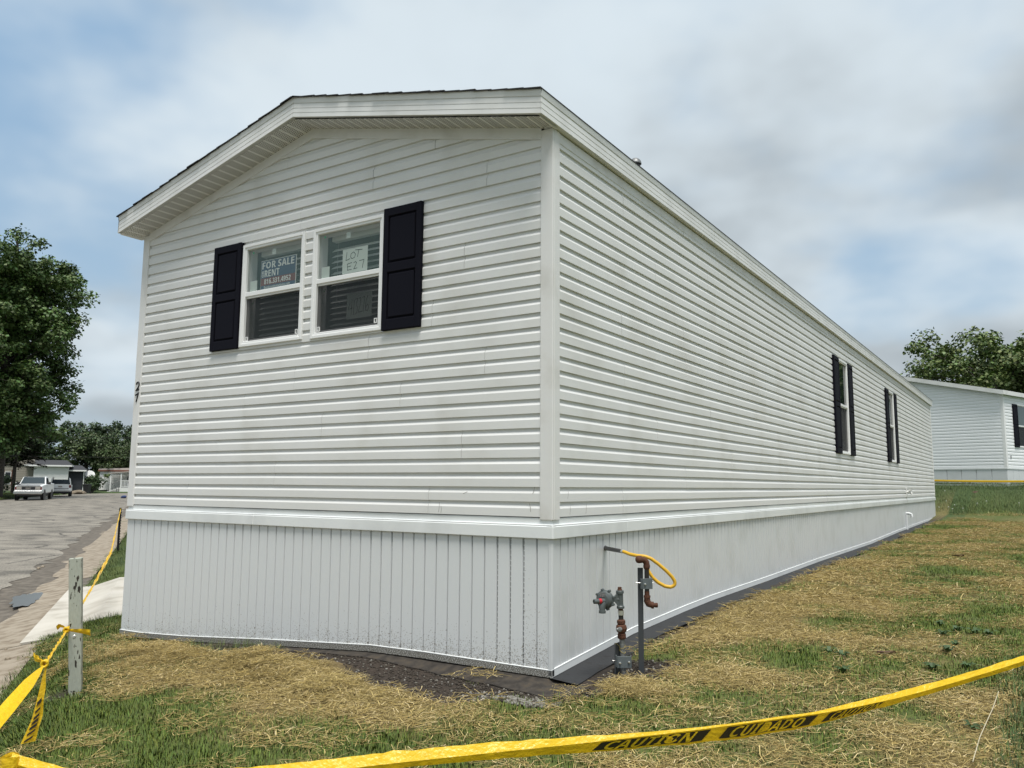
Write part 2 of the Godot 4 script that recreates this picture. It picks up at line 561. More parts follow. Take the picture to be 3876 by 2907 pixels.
func ground_h(x: float, z: float) -> float:
	var h := lawn_h(x, z)
	var sp := road_sp(x, z)
	if sp.y < -0.55 and sp.x > -60.0 and sp.x < 104.0:
		var t := smoothstep(-0.55, -1.2, sp.y)
		h = lerpf(h, road_h(sp.x, maxf(sp.y, -1.2)), t) if sp.y > -1.2 else road_h(sp.x, sp.y)
	if sp.y < -12.8:
		h = interp(ROADY, sp.x) + 0.06 + 0.02 * minf(-12.8 - sp.y, 10.0)
	elif sp.x >= 104.0:
		h = interp(ROADY, sp.x) + 0.1
	return h

# the surface as meshed, with its small bumps and the trench
func surf_h(x: float, z: float) -> float:
	var h := ground_h(x, z)
	if absf(x) < 12.0 and z > -30.0 and z < 8.0 and on_lawn(x, z):
		h += nz_c.get_noise_2d(x * 55.0, z * 55.0) * 0.018 + nz_b.get_noise_2d(x * 25.0, z * 25.0) * 0.02
		if z > 0.0 and x < 0.5: h -= soil(x, z) * 0.045
		elif x > 0.0 and x < 0.32 and z > -L: h -= 0.035 * smoothstep(0.32, 0.2, x)
	return h

func on_lawn(x: float, z: float) -> bool:
	if x > -W - 0.02 and x < 0.02 and z < 0.02 and z > -L - 0.02: return false
	var sp := road_sp(x, z)
	return sp.y > -1.15 and not on_drive(x, z, 0.0)

const DRIVE := [[-6.05, -0.75], [-6.75, 0.25], [-10.6, -2.4], [-9.72, -3.0], [-5.6, -9.2], [-1.9, -6.9]]
func on_drive(x: float, z: float, grow: float) -> bool:
	var s := Vector2(x - CAM.x, z - CAM.z).dot(RD)
	var p := Vector2(x - CAM.x, z - CAM.z).dot(RN)
	return s > 10.35 - grow and s < 14.7 + grow and p > -1.35 - grow and p < 4.0

# the bare trench of dark soil along the front skirting and round the gas risers
func soil(x: float, z: float) -> float:
	var e := nz_a.get_noise_2d(x * 60.0, z * 60.0) * 0.16
	var a := 0.0
	if x > -4.9 and x < 0.55:
		var w := interp([[-4.9, 0.16], [-3.6, 0.20], [-3.1, 0.28], [-2.75, 0.50], [-2.45, 0.60], [-2.15, 0.34], [-1.7, 0.42], [-1.3, 0.54], [-0.8, 0.62], [-0.2, 0.64], [0.15, 0.56], [0.4, 0.30], [0.55, 0.05]], x)
		a = smoothstep(w + e + 0.07, w + e - 0.07, z) if z > -0.2 else 0.0
	var g := Vector2(x - 0.5, (z + 0.35) * 0.8).length()
	a = maxf(a, smoothstep(0.30, 0.18, g + e * 0.7))
	if x > 0.0 and z < 0.2 and z > -L + 0.1:
		a = maxf(a, smoothstep(0.34, 0.24, x + e * 0.4))
	var pb := Vector2((x + 2.95) * 0.55, z - 1.62).length()
	a = maxf(a, smoothstep(0.20, 0.11, pb + e * 0.6))
	return a

# share of green in the mulched lawn
func green(x: float, z: float) -> float:
	var g := nz_b.get_noise_2d(x * 22.0, z * 30.0) * 0.9 + nz_c.get_noise_2d(x * 90.0, z * 90.0) * 0.45
	g += 0.30 * smoothstep(1.2, 3.2, z) - 0.05
	g += 0.40 * smoothstep(-2.2, -3.4, x) * smoothstep(0.75, 1.2, z) + 0.7 * smoothstep(-4.2, -5.0, x)
	g += 0.16 * smoothstep(1.0, 1.5, z)
	g += 0.10 * smoothstep(-4.0, -14.0, z)
	var p := road_sp(x, z).y
	g += 0.6 * smoothstep(-0.1, -0.8, p)
	g += 0.35 * smoothstep(2.9, 4.2, x - 0.18 * -z)
	if x < -W: g += 0.5
	g -= 0.35 * exp(-pow((z - 0.85) / 0.35, 2.0)) * smoothstep(-4.6, -3.9, x) * smoothstep(0.0, -0.7, x)
	g -= 0.25 * exp(-pow((x - 0.75) / 0.6, 2.0)) * smoothstep(0.9, -0.2, z) * smoothstep(-9.0, -4.0, z)
	g += 0.20 * smoothstep(0.8, 2.6, x)
	return clampf(g * 1.3 + 0.46, 0.0, 1.0)

func axis_lines(lo: float, hi: float, step: float, far_lo: float, far_hi: float) -> PackedFloat32Array:
	var a := PackedFloat32Array()
	var neg := []
	var x := lo; var st := step
	while x > far_lo:
		st *= 1.17
		x -= st
		neg.append(x)
	neg.reverse()
	for v in neg: a.append(v)
	x = lo
	while x < hi:
		a.append(x)
		x += step
	st = step
	while x < far_hi:
		a.append(x)
		st *= 1.17
		x += st
	a.append(x)
	return a

func build_ground() -> void:
	var xs := axis_lines(-7.5, 6.0, 0.085, -420.0, 420.0)
	var zs := axis_lines(-6.0, 4.2, 0.085, -420.0, 420.0)
	var nx := xs.size(); var nzn := zs.size()
	var v := PackedVector3Array(); var n := PackedVector3Array(); var c := PackedColorArray(); var idx := PackedInt32Array()
	v.resize(nx * nzn); n.resize(nx * nzn); c.resize(nx * nzn)
	for j in nzn:
		for i in nx:
			var x := xs[i]; var z := zs[j]
			var sp := road_sp(x, z)
			var h := surf_h(x, z)
			var road := sp.y < -1.2 and sp.y > -12.8 and sp.x > -60.0 and sp.x < 104.0
			var near := absf(x) < 12.0 and z > -30.0 and z < 8.0
			var so := soil(x, z) if near else 0.0
			if road: h -= 0.07 + (clampf((sp.x - 15.0) * 0.012, 0.0, 0.6) if sp.y < -1.9 and sp.y > -12.0 else 0.0)
			elif on_drive(x, z, 0.12): h -= 0.10
			if x > -W + 0.1 and x < -0.1 and z < -0.1 and z > -L + 0.1: h -= 0.25
			var cl := Color(0.05, 0.085, 0.02)
			if near:
				var g := green(x, z)
				if z < -24.2 + nz_b.get_noise_2d(x * 30.0, 5.0) * 0.7: cl = Color(0.045, 0.08, 0.018)
				else: cl = Color(0.21, 0.155, 0.062).lerp(Color(0.085, 0.115, 0.022), g)
				cl = cl.lerp(Color(0.040, 0.029, 0.021), so)
			var kk := 1.0 + 0.25 * nz_a.get_noise_2d(x * 14.0, z * 14.0)
			c[j * nx + i] = Color(cl.r * kk, cl.g * kk, cl.b * kk)
			v[j * nx + i] = Vector3(x, h, z)
	for j in nzn:
		for i in nx:
			var a := v[j * nx + maxi(i - 1, 0)]; var b := v[j * nx + mini(i + 1, nx - 1)]
			var d := v[maxi(j - 1, 0) * nx + i]; var e := v[mini(j + 1, nzn - 1) * nx + i]
			n[j * nx + i] = (e - d).cross(b - a).normalized()
	for j in nzn - 1:
		for i in nx - 1:
			var o := j * nx + i
			idx.append_array([o, o + 1, o + nx, o + 1, o + nx + 1, o + nx])
	var arr := []
	arr.resize(Mesh.ARRAY_MAX)
	arr[Mesh.ARRAY_VERTEX] = v; arr[Mesh.ARRAY_NORMAL] = n; arr[Mesh.ARRAY_COLOR] = c; arr[Mesh.ARRAY_INDEX] = idx
	var am := ArrayMesh.new()
	am.add_surface_from_arrays(Mesh.PRIMITIVE_TRIANGLES, arr)
	var o := MeshInstance3D.new()
	o.name = "ground"
	o.mesh = am
	o.material_override = M.ground
	add_child(o)
	meta(o, "straw-strewn lot sloping from the bank down to the street", "ground", "", "structure")

func strip(s0: float, s1: float, ds: float, ps: Array, lift: float, thick := 0.0, tile := 9.0, wob := 0.0) -> MB:
	var mb := MB.new()
	var ns := int(ceil((s1 - s0) / ds))
	for i in ns:
		for j in ps.size() - 1:
			var pt := []
			var uvs := []
			for k in [[i, j], [i, j + 1], [i + 1, j + 1], [i + 1, j]]:
				var s: float = s0 + (s1 - s0) * k[0] / ns
				var p: float = ps[k[1]]
				if wob > 0.0 and k[1] == ps.size() - 1:
					p += nz_a.get_noise_2d(s * 38.0, 7.0) * wob + nz_c.get_noise_2d(s * 160.0, 2.0) * wob * 0.5
				var xz := road_xz(s, p)
				pt.append(Vector3(xz.x, road_h(s, p) + lift, xz.y))
				uvs.append(Vector2(s, p) / tile)
			mb.qu(pt[3], pt[2], pt[1], pt[0], uvs[3], uvs[2], uvs[1], uvs[0])
	return mb

func build_road() -> void:
	var o := put("road", strip(-40.0, 104.0, 0.45, [-12.8, -9.0, -6.5, -4.2, -3.0, -2.45], 0.006, 0.0, 13.0, 0.32), M.asphalt)
	meta(o, "worn cracked grey asphalt street beyond the driveway", "road", "", "structure")
	# gutter apron: cast slabs with joints
	var gut := node("gutter", self)
	gut.name = "gutter"
	meta(gut, "stained tan concrete gutter slabs along the street", "gutter", "", "structure")
	var mudsheet := strip(-40.0, 104.0, 0.8, [-3.6, -2.9, -2.4, -1.9, -1.15], -0.002, 0.0, 4.0, 0.0)
	var mo := put("mud_strip", mudsheet, M.mud, gut)
	var s := 1.0
	var k := 0
	while s < 60.0:
		var e := s + 3.05
		var mb := MB.new()
		var n := 6
		for i in n:
			var sa := s + (e - s - 0.02) * i / n; var sb := s + (e - s - 0.02) * (i + 1) / n
			var inner := -1.36 if e > 10.2 and s < 14.8 else -1.15
			for pr in [[-2.0, -1.6], [-1.6, inner]]:
				var pa: float = pr[0]; var pb: float = pr[1]
				var qa := pa; var qb := pa
				if pa < -1.9:
					qa += nz_a.get_noise_2d(sa * 18.0, 11.0) * 0.45
					qb += nz_a.get_noise_2d(sb * 18.0, 11.0) * 0.45
				var A := road_xz(sa, qa); var B := road_xz(sa, pb); var C := road_xz(sb, pb); var D := road_xz(sb, qb)
				mb.q(Vector3(D.x, road_h(sb, qb) + 0.004, D.y), Vector3(C.x, road_h(sb, pb) + 0.004, C.y), Vector3(B.x, road_h(sa, pb) + 0.004, B.y), Vector3(A.x, road_h(sa, qa) + 0.004, A.y))
		put("gutter_slab", mb, M.old_concrete, gut)
		s = e
		k += 1
	# driveway
	var dr := MB.new()
	var smin := 10.35; var smax := 14.7
	for i in 9:
		for j in 14:
			var pt := []
			for kk in [[i, j], [i, j + 1], [i + 1, j + 1], [i + 1, j]]:
				var pp: float = lerpf(-1.38, 3.6, kk[1] / 14.0)
				var flare := 0.15 * smoothstep(-0.4, -1.4, pp)
				var ss: float = lerpf(smin - flare, smax + flare, kk[0] / 9.0)
				var xz := road_xz(ss, pp)
				var y := lerpf(road_h(ss, -1.2), road_h(ss, -1.2) + 0.16, smoothstep(-1.2, 2.2, pp)) + 0.022
				if pp < -1.2: y = road_h(ss, pp) + 0.022
				if pp > -0.7: y = maxf(y, ground_h(xz.x, xz.y) + 0.012)
				pt.append(Vector3(xz.x, y, xz.y))
			dr.q(pt[3], pt[2], pt[1], pt[0])
			if i == 0: dr.q(pt[0], pt[1], pt[1] - Vector3(0, 0.12, 0), pt[0] - Vector3(0, 0.12, 0))
			if i == 8: dr.q(pt[2], pt[3], pt[3] - Vector3(0, 0.12, 0), pt[2] - Vector3(0, 0.12, 0))
			if j == 0: dr.q(pt[3], pt[0], pt[0] - Vector3(0, 0.12, 0), pt[3] - Vector3(0, 0.12, 0))
	o = put("driveway", dr, M.concrete)
	meta(o, "pale concrete driveway slab between street and home", "driveway", "", "structure")
	# puddle in the gutter
	var pu := MB.new()
	var c := road_xz(14.35, -1.90)
	var y := road_h(14.35, -1.76) + 0.012
	var ring := []
	for i in 40:
		var a := TAU * i / 40.0
		var r := 1.0 + 0.35 * nz_c.get_noise_2d(cos(a) * 60.0, sin(a) * 60.0) + 0.2 * nz_a.get_noise_2d(cos(a) * 200.0, sin(a) * 200.0)
		var d := RD * cos(a) * 0.80 * r + RN * sin(a) * 0.19 * r
		ring.append(Vector3(c.x + d.x, y, c.y + d.y))
	for i in 40: pu.tri(Vector3(c.x, y, c.y), ring[(i + 1) % 40], ring[i])
	o = put("puddle", pu, M.water)
	meta(o, "shallow rain puddle in the gutter mirroring the sky", "puddle", "", "structure")

func in_view(p: Vector3, margin := 0.12) -> bool:
	var q := cam.global_transform.affine_inverse() * p
	if q.z > -0.3: return false
	var ty := tan(deg_to_rad(50.571) / 2.0)
	var u := q.x / -q.z / (ty * 4.0 / 3.0); var w := q.y / -q.z / ty
	return absf(u) < 1.0 + margin and w > -1.0 - margin * 1.6 and w < 1.1

# ---------------------------------------------------------------- straw, grass, gravel
func straw_clump(sd: int, count: int, rad: float, lo: float, hi: float) -> ArrayMesh:
	var mb := MB.new(); mb.cols = true
	var r := RandomNumberGenerator.new(); r.seed = sd
	var main := r.randf() * TAU
	for i in count:
		var a := r.randf() * TAU; var d := rad * sqrt(r.randf())
		var p := Vector3(cos(a) * d, r.randf_range(0.0, 0.014), sin(a) * d)
		var dir := main + r.randfn(0.0, 1.5)
		var tilt := r.randfn(0.02, 0.10)
		var t := Vector3(cos(dir) * cos(tilt), sin(tilt), sin(dir) * cos(tilt))
		var ln := r.randf_range(lo, hi)
		var w := r.randf_range(0.0008, 0.0019)
		var s := t.cross(Vector3.UP).normalized()
		var u := s.cross(t)
		var k := r.randf_range(0.65, 1.15)
		mb.col = Color(0.59, 0.465, 0.190).lerp(Color(0.27, 0.205, 0.076), pow(r.randf(), 0.8)) * k
		if r.randf() < 0.10: mb.col = Color(0.66, 0.54, 0.30)
		mb.col.a = 1.0
		var bend := t * ln * 0.5 + u * r.randf_range(-0.006, 0.008) + s * r.randf_range(-0.008, 0.008)
		var e := p + t * ln
		mb.qn(p - s * w, p + s * w, p + bend + s * w, p + bend - s * w, u, u, u, u)
		mb.qn(p + bend - s * w, p + bend + s * w, e + s * w, e - s * w, u, u, u, u)
		mb.qn(p + u * w, p - u * w, p + bend - u * w, p + bend + u * w, s, s, s, s)
	return mb.mesh()

func grass_clump(sd: int, count: int, rad: float, lo: float, hi: float, tint: Color) -> ArrayMesh:
	var mb := MB.new(); mb.cols = true
	var r := RandomNumberGenerator.new(); r.seed = sd
	var lean := Vector3(r.randf_range(-1, 1), 0, r.randf_range(-1, 1)) * 0.25
	for i in count:
		var a := r.randf() * TAU; var d := rad * sqrt(r.randf())
		var p := Vector3(cos(a) * d, -0.01, sin(a) * d)
		var h := r.randf_range(lo, hi)
		var out := Vector3(r.randf_range(-1, 1), 0, r.randf_range(-1, 1)) * 0.45 + lean
		var s := out.cross(Vector3.UP)
		s = s.normalized() if s.length() > 0.01 else Vector3.RIGHT
		var w := r.randf_range(0.0011, 0.0021)
		var m := p + Vector3.UP * h * 0.55 + out * h * 0.22
		var e := p + Vector3.UP * h * 0.9 + out * h * 0.75
		var k := r.randf_range(0.65, 1.25)
		mb.col = Color(tint.r * k * r.randf_range(0.8, 1.35), tint.g * k, tint.b * k)
		var nn := (Vector3.UP * 0.5 + out).normalized()
		mb.qn(p - s * w, p + s * w, m + s * w * 0.85, m - s * w * 0.85, nn, nn, nn, nn)
		mb.trin(m - s * w * 0.85, m + s * w * 0.85, e, nn, nn, nn)
	return mb.mesh()

func scatter(called: String, meshes: Array, where: Array, m: Material, label: String, category: String) -> void:
	var root := Node3D.new()
	root.name = called
	add_child(root)
	meta(root, label, category, "", "stuff")
	for k in meshes.size():
		var mine := []
		for i in where.size():
			if i % meshes.size() == k: mine.append(where[i])
		if mine.is_empty(): continue
		var mm := MultiMesh.new()
		mm.transform_format = MultiMesh.TRANSFORM_3D
		mm.mesh = meshes[k]
		mm.instance_count = mine.size()
		for i in mine.size(): mm.set_instance_transform(i, mine[i])
		var o := MultiMeshInstance3D.new()
		o.name = "patch"
		o.multimesh = mm
		o.material_override = m
		meta(o, "", "", "", "stuff")
		root.add_child(o, true)

func spot(x: float, z: float, sc: float, lift := 0.0) -> Transform3D:
	var e := 0.06
	var y := ground_h(x, z)
	var nn := Vector3(ground_h(x - e, z) - ground_h(x + e, z), 2.0 * e, ground_h(x, z - e) - ground_h(x, z + e)).normalized()
	if x > -W and x < 0.3 and z > -0.1 and z < 0.7: nn = Vector3.UP
	var a := rng.randf() * TAU
	var b := Basis(Quaternion(Vector3.UP, nn)) * Basis(Vector3.UP, a)
	y = surf_h(x, z)
	return Transform3D(b.scaled(Vector3.ONE * sc), Vector3(x, y + lift, z))

func ground_cover() -> void:
	var st := []; var gr := []; var bank := []; var left := []
	# near mulch
	var step := 0.105
	var x := -6.6
	while x < 6.5:
		var z := -4.0
		while z < 3.6:
			var px := x + rng.randf_range(-0.06, 0.06); var pz := z + rng.randf_range(-0.06, 0.06)
			z += step
			if not on_lawn(px, pz): continue
			var p := Vector3(px, ground_h(px, pz), pz)
			if not in_view(p): continue
			var so := maxf(soil(px, pz), soil(px, pz - 0.09))
			if so > 0.35 and rng.randf() > 0.04: continue
			if px > -W - 0.1 and px < 0.16 and pz > -L and pz < 0.13: continue
			if px > 0.0 and px < 0.33 and pz < 0.1: continue
			var g := green(px, pz)
			var ridge := 0.05 * smoothstep(0.15, 0.4, so) + 0.012
			if rng.randf() > g * 0.92 and rng.randf() < 0.82: st.append(spot(px, pz, rng.randf_range(0.75, 1.2), ridge if pz > 0.0 else 0.005))
			if rng.randf() < g * 1.3 + 0.22: gr.append(spot(px, pz, rng.randf_range(0.7, 1.15) * (0.7 + 0.6 * g)))
			for rep in 3:
				if g > 0.35 and rng.randf() < g * 0.95: gr.append(spot(px + rng.randf_range(-0.05, 0.05), pz + rng.randf_range(-0.05, 0.05), rng.randf_range(0.8, 1.4)))
		x += step
	# heaps of loose straw raked up beside the trench
	for h in [[-3.45, 0.62, 0.38, 0.15], [-3.0, 0.76, 0.30, 0.12], [-2.1, 0.70, 0.26, 0.14], [-1.8, 0.82, 0.30, 0.13], [-1.2, 0.90, 0.26, 0.09], [0.66, 0.10, 0.20, 0.06], [0.5, 0.04, 0.16, 0.05], [0.95, -0.5, 0.3, 0.05]]:
		for i in int(55.0 * h[2] / 0.3):
			var a := rng.randf() * TAU; var d: float = h[2] * sqrt(rng.randf())
			var px: float = h[0] + cos(a) * d * 1.3; var pz: float = h[1] + sin(a) * d * 0.6
			if pz < 0.2 and px < 0.4 or soil(px, pz) > 0.6: continue
			st.append(spot(px, pz, rng.randf_range(0.7, 1.05), h[3] * (1.0 - pow(d / h[2], 2.0)) * rng.randf_range(0.35, 0.8)))
	# farther along the side, coarser
	x = 0.25
	while x < 11.0:
		var z := -25.0
		while z < -3.9:
			var px := x + rng.randf_range(-0.1, 0.1); var pz := z + rng.randf_range(-0.1, 0.1)
			z += 0.19
			var p := Vector3(px, ground_h(px, pz), pz)
			if not in_view(p, 0.06) or px < 0.36: continue
			var edge := -24.2 + nz_b.get_noise_2d(px * 30.0, 5.0) * 0.7
			var g := green(px, pz)
			if pz > edge:
				if rng.randf() > g * 0.92: st.append(spot(px, pz, rng.randf_range(1.3, 1.9), 0.004))
				for rep in 3:
					if rng.randf() < g * 1.1: gr.append(spot(px + rng.randf_range(-0.1, 0.1), pz + rng.randf_range(-0.1, 0.1), rng.randf_range(1.1, 1.8)))
			else: bank.append(spot(px, pz, rng.randf_range(1.2, 1.8)))
		x += 0.19
	# the grassy bank in front of the second home
	x = -2.0
	while x < 12.0:
		var z := -31.0
		while z < -23.6:
			var px := x + rng.randf_range(-0.1, 0.1); var pz := z + rng.randf_range(-0.1, 0.1)
			z += 0.2
			if pz > -24.2 + nz_b.get_noise_2d(px * 30.0, 5.0) * 0.7: continue
			if px < 0.1 and pz > -L - 0.1: continue
			var p := Vector3(px, ground_h(px, pz), pz)
			if in_view(p, 0.06): bank.append(spot(px, pz, rng.randf_range(1.1, 1.7)))
		x += 0.2
	# grass beside the driveway and along the street
	for i in 5200:
		var s := rng.randf_range(7.0, 46.0)
		var p := rng.randf_range(-1.2, 2.2)
		var xz := road_xz(s, p)
		if not on_lawn(xz.x, xz.y) or on_drive(xz.x, xz.y, 0.0): continue
		var q := Vector3(xz.x, ground_h(xz.x, xz.y), xz.y)
		if in_view(q, 0.03): left.append(spot(xz.x, xz.y, rng.randf_range(0.6, 1.1)))
	for i in 5000:
		var s := rng.randf_range(58.0, 96.0)
		var p := rng.randf_range(-17.0, -12.9)
		var xz := road_xz(s, p)
		left.append(spot(xz.x, xz.y, rng.randf_range(1.5, 2.6)))
	# rank weeds along the right edge of the lot
	var rank := []
	for i in 1500:
		var pz := rng.randf_range(-4.5, 0.9)
		var px := 2.60 + maxf(0.0, -pz - 1.0) * 0.16 + absf(rng.randfn(0.0, 0.35)) + nz_a.get_noise_2d(pz * 60.0, 3.0) * 0.12
		if px > 4.2: continue
		rank.append(spot(px, pz, rng.randf_range(0.7, 1.5)))
	var rm := []
	for k in 4: rm.append(grass_clump(450 + k, 26, 0.10, 0.02, 0.08, Color(0.07, 0.12, 0.025)))
	scatter("rank_weeds", rm, rank, M.blades, "dark rank weeds along the outer edge of the lot", "weeds")
	var sm := []; var gm := []; var bm := []; var lm := []
	for k in 6: sm.append(straw_clump(100 + k, 64, 0.15, 0.025, 0.13))
	for k in 5: gm.append(grass_clump(200 + k, 44, 0.11, 0.015, 0.046, Color(0.125, 0.195, 0.022)))
	for k in 4: bm.append(grass_clump(300 + k, 46, 0.15, 0.03, 0.075, Color(0.066, 0.118, 0.023)))
	for k in 4: lm.append(grass_clump(400 + k, 34, 0.12, 0.04, 0.11, Color(0.11, 0.17, 0.035)))
	scatter("straw_mulch", sm, st, M.straw, "loose golden straw mulch strewn over the lot", "straw")
	scatter("young_grass", gm, gr, M.blades, "thin young grass sprouting through the straw", "grass")
	scatter("bank_grass", bm, bank, M.blades, "dense dark green grass on the bank below the second home", "grass")
	scatter("verge_grass", lm, left, M.blades, "bright green grass on the verges beside driveway and street", "grass")
	# gravel in the trench
	var stones := []
	for k in 4:
		var mb := MB.new(); mb.cols = true
		var r := RandomNumberGenerator.new(); r.seed = 500 + k
		mb.col = [Color(0.66, 0.65, 0.62), Color(0.42, 0.40, 0.36), Color(0.16, 0.13, 0.105), Color(0.10, 0.08, 0.065)][k]
		var ring := []
		for j in 3:
			var rr := []
			for i in 7:
				var a := TAU * i / 7.0
				var q: float = [0.75, 1.0, 0.6][j] * r.randf_range(0.75, 1.15)
				rr.append(Vector3(cos(a) * q, [-0.4, 0.1, 0.55][j] * r.randf_range(0.8, 1.2), sin(a) * q * 0.8))
			ring.append(rr)
		for j in 2:
			for i in 7: mb.q(ring[j][i], ring[j + 1][i], ring[j + 1][(i + 1) % 7], ring[j][(i + 1) % 7])
		for i in range(1, 6): mb.tri(ring[2][0], ring[2][i + 1], ring[2][i])
		stones.append(mb.mesh())
	var gv := []
	for i in 20000:
		var px := rng.randf_range(-4.9, 0.75); var pz := rng.randf_range(0.05, 1.0)
		if rng.randf() < 0.12:
			px = rng.randf_range(0.3, 0.8); pz = rng.randf_range(-0.7, 0.1)
		if rng.randf() < 0.12:
			px = rng.randfn(0.05, 0.25); pz = rng.randfn(0.50, 0.11)
		if rng.randf() < 0.06:
			px = rng.randf_range(-3.6, -2.4); pz = rng.randf_range(1.35, 1.95)
		var so := soil(px, pz)
		var heavy := exp(-pow((px - 0.05) / 0.30, 2.0) - pow((pz - 0.50) / 0.14, 2.0))
		if so < 0.5 and heavy < 0.35: continue
		if rng.randf() > 0.6 + heavy: continue
		var b := Basis(Vector3.UP, rng.randf() * TAU) * Basis(Vector3.RIGHT, rng.randf_range(-0.5, 0.5))
		var sc := rng.randf_range(0.004, 0.012) * (1.0 + 1.1 * heavy)
		gv.append([Transform3D(b.scaled(Vector3.ONE * sc), Vector3(px, surf_h(px, pz) + 0.003, pz)), heavy])
	var sorted := []
	var pale := []; var dark := []
	for g in gv:
		if rng.randf() < 0.12 + 0.75 * g[1]: pale.append(g[0])
		else: dark.append(g[0])
	scatter("gravel", [stones[0], stones[1]], pale, M.gravel_stone, "pale crushed gravel spilled at the corner of the skirting", "gravel")
	scatter("soil_clods", [stones[2], stones[3]], dark, M.gravel_stone, "dark clods and pebbles in the bare soil trench", "soil")

# ---------------------------------------------------------------- siding walls
# wall frames: x along the wall, y up, z outwards
func lap_profile(e: float, deep: float) -> Array:
	return [Vector2(0.0, 0.001), Vector2(0.0, deep), Vector2(e * 0.56, deep), Vector2(e * 0.66, deep * 0.72), Vector2(e * 0.76, deep * 0.34), Vector2(e * 0.84, deep * 0.16), Vector2(e * 1.0, 0.002)]

# one length of lapped siding between t0 and t1; lo(y), hi(y) clip it under a slope
func lap(frame: Transform3D, y0: float, t0: float, t1: float, ylo: float, yhi: float, e: float, deep: float, rake: Array, seg := 0.8) -> MB:
	var mb := MB.new()
	mb.xf = frame
	var prof := []
	var src := lap_profile(e, deep)
	for i in src.size():
		var a: Vector2 = src[i] + Vector2(y0, 0)
		if i > 0:
			var b: Vector2 = src[i - 1] + Vector2(y0, 0)
			for lim in [ylo, yhi]:
				if (b.x < lim - 1e-5 and a.x > lim + 1e-5):
					prof.append(b.lerp(a, (lim - b.x) / (a.x - b.x)))
		if a.x >= ylo - 1e-5 and a.x <= yhi + 1e-5: prof.append(a)
	if prof.size() < 2: return mb
	var n := maxi(1, int(ceil((t1 - t0) / seg)))
	for i in prof.size() - 1:
		var a: Vector2 = prof[i]; var b: Vector2 = prof[i + 1]
		var nn := Vector3(0, -(b.y - a.y), b.x - a.x).normalized()
		if nn.length() < 0.5: continue
		for k in n:
			var pt := []
			for c in [[a, k], [a, k + 1], [b, k + 1], [b, k]]:
				var y: float = c[0].x
				var ta := t0; var tb := t1
				if rake:
					ta = maxf(t0, rake[0] + (y - rake[2]) / SL)
					tb = minf(t1, rake[1] - (y - rake[2]) / SL)
					if tb < ta:
						ta = (ta + tb) / 2; tb = ta
				var t := lerpf(ta, tb, float(c[1]) / n)
				var wob := nz_a.get_noise_2d(t * 22.0, y0 * 90.0)
				pt.append(Vector3(t, y + wob * 0.0028, c[0].y + wob * 0.0022))
			mb.qn(pt[0], pt[1], pt[2], pt[3], nn, nn, nn, nn)
	if not rake and prof.size() > 2:
		# closed ends, so that a joint shows the thickness of the panel
		for i in prof.size() - 1:
			var a: Vector2 = prof[i]; var b: Vector2 = prof[i + 1]
			mb.q(Vector3(t1, a.x, a.y), Vector3(t1, a.x, 0.0), Vector3(t1, b.x, 0.0), Vector3(t1, b.x, b.y))
			mb.q(Vector3(t0, a.x, 0.0), Vector3(t0, a.x, a.y), Vector3(t0, b.x, b.y), Vector3(t0, b.x, 0.0))
	return mb

func wall_slab(frame: Transform3D, t0: float, t1: float, y0: float, y1: float, holes: Array, gable := false) -> MB:
	var mb := MB.new()
	mb.xf = frame
	var ts := [t0, t1]; var ys := [y0, y1]
	for h in holes:
		ts.append(h[0]); ts.append(h[1]); ys.append(h[2]); ys.append(h[3])
	ts.sort(); ys.sort()
	for i in ts.size() - 1:
		for j in ys.size() - 1:
			if ts[i + 1] - ts[i] < 1e-4 or ys[j + 1] - ys[j] < 1e-4: continue
			var tm: float = (ts[i] + ts[i + 1]) / 2; var ym: float = (ys[j] + ys[j + 1]) / 2
			var open := false
			for h in holes:
				if tm > h[0] and tm < h[1] and ym > h[2] and ym < h[3]: open = true
			if not open: mb.box(Vector3(ts[i], ys[j], -0.10), Vector3(ts[i + 1], ys[j + 1], 0.0))
	if gable:
		var m := (t0 + t1) / 2
		mb.prism(PackedVector2Array([Vector2(t0, y1), Vector2(t1, y1), Vector2(m, y1 + (t1 - t0) / 2 * SL)]), -0.10, 0.0)
	return mb

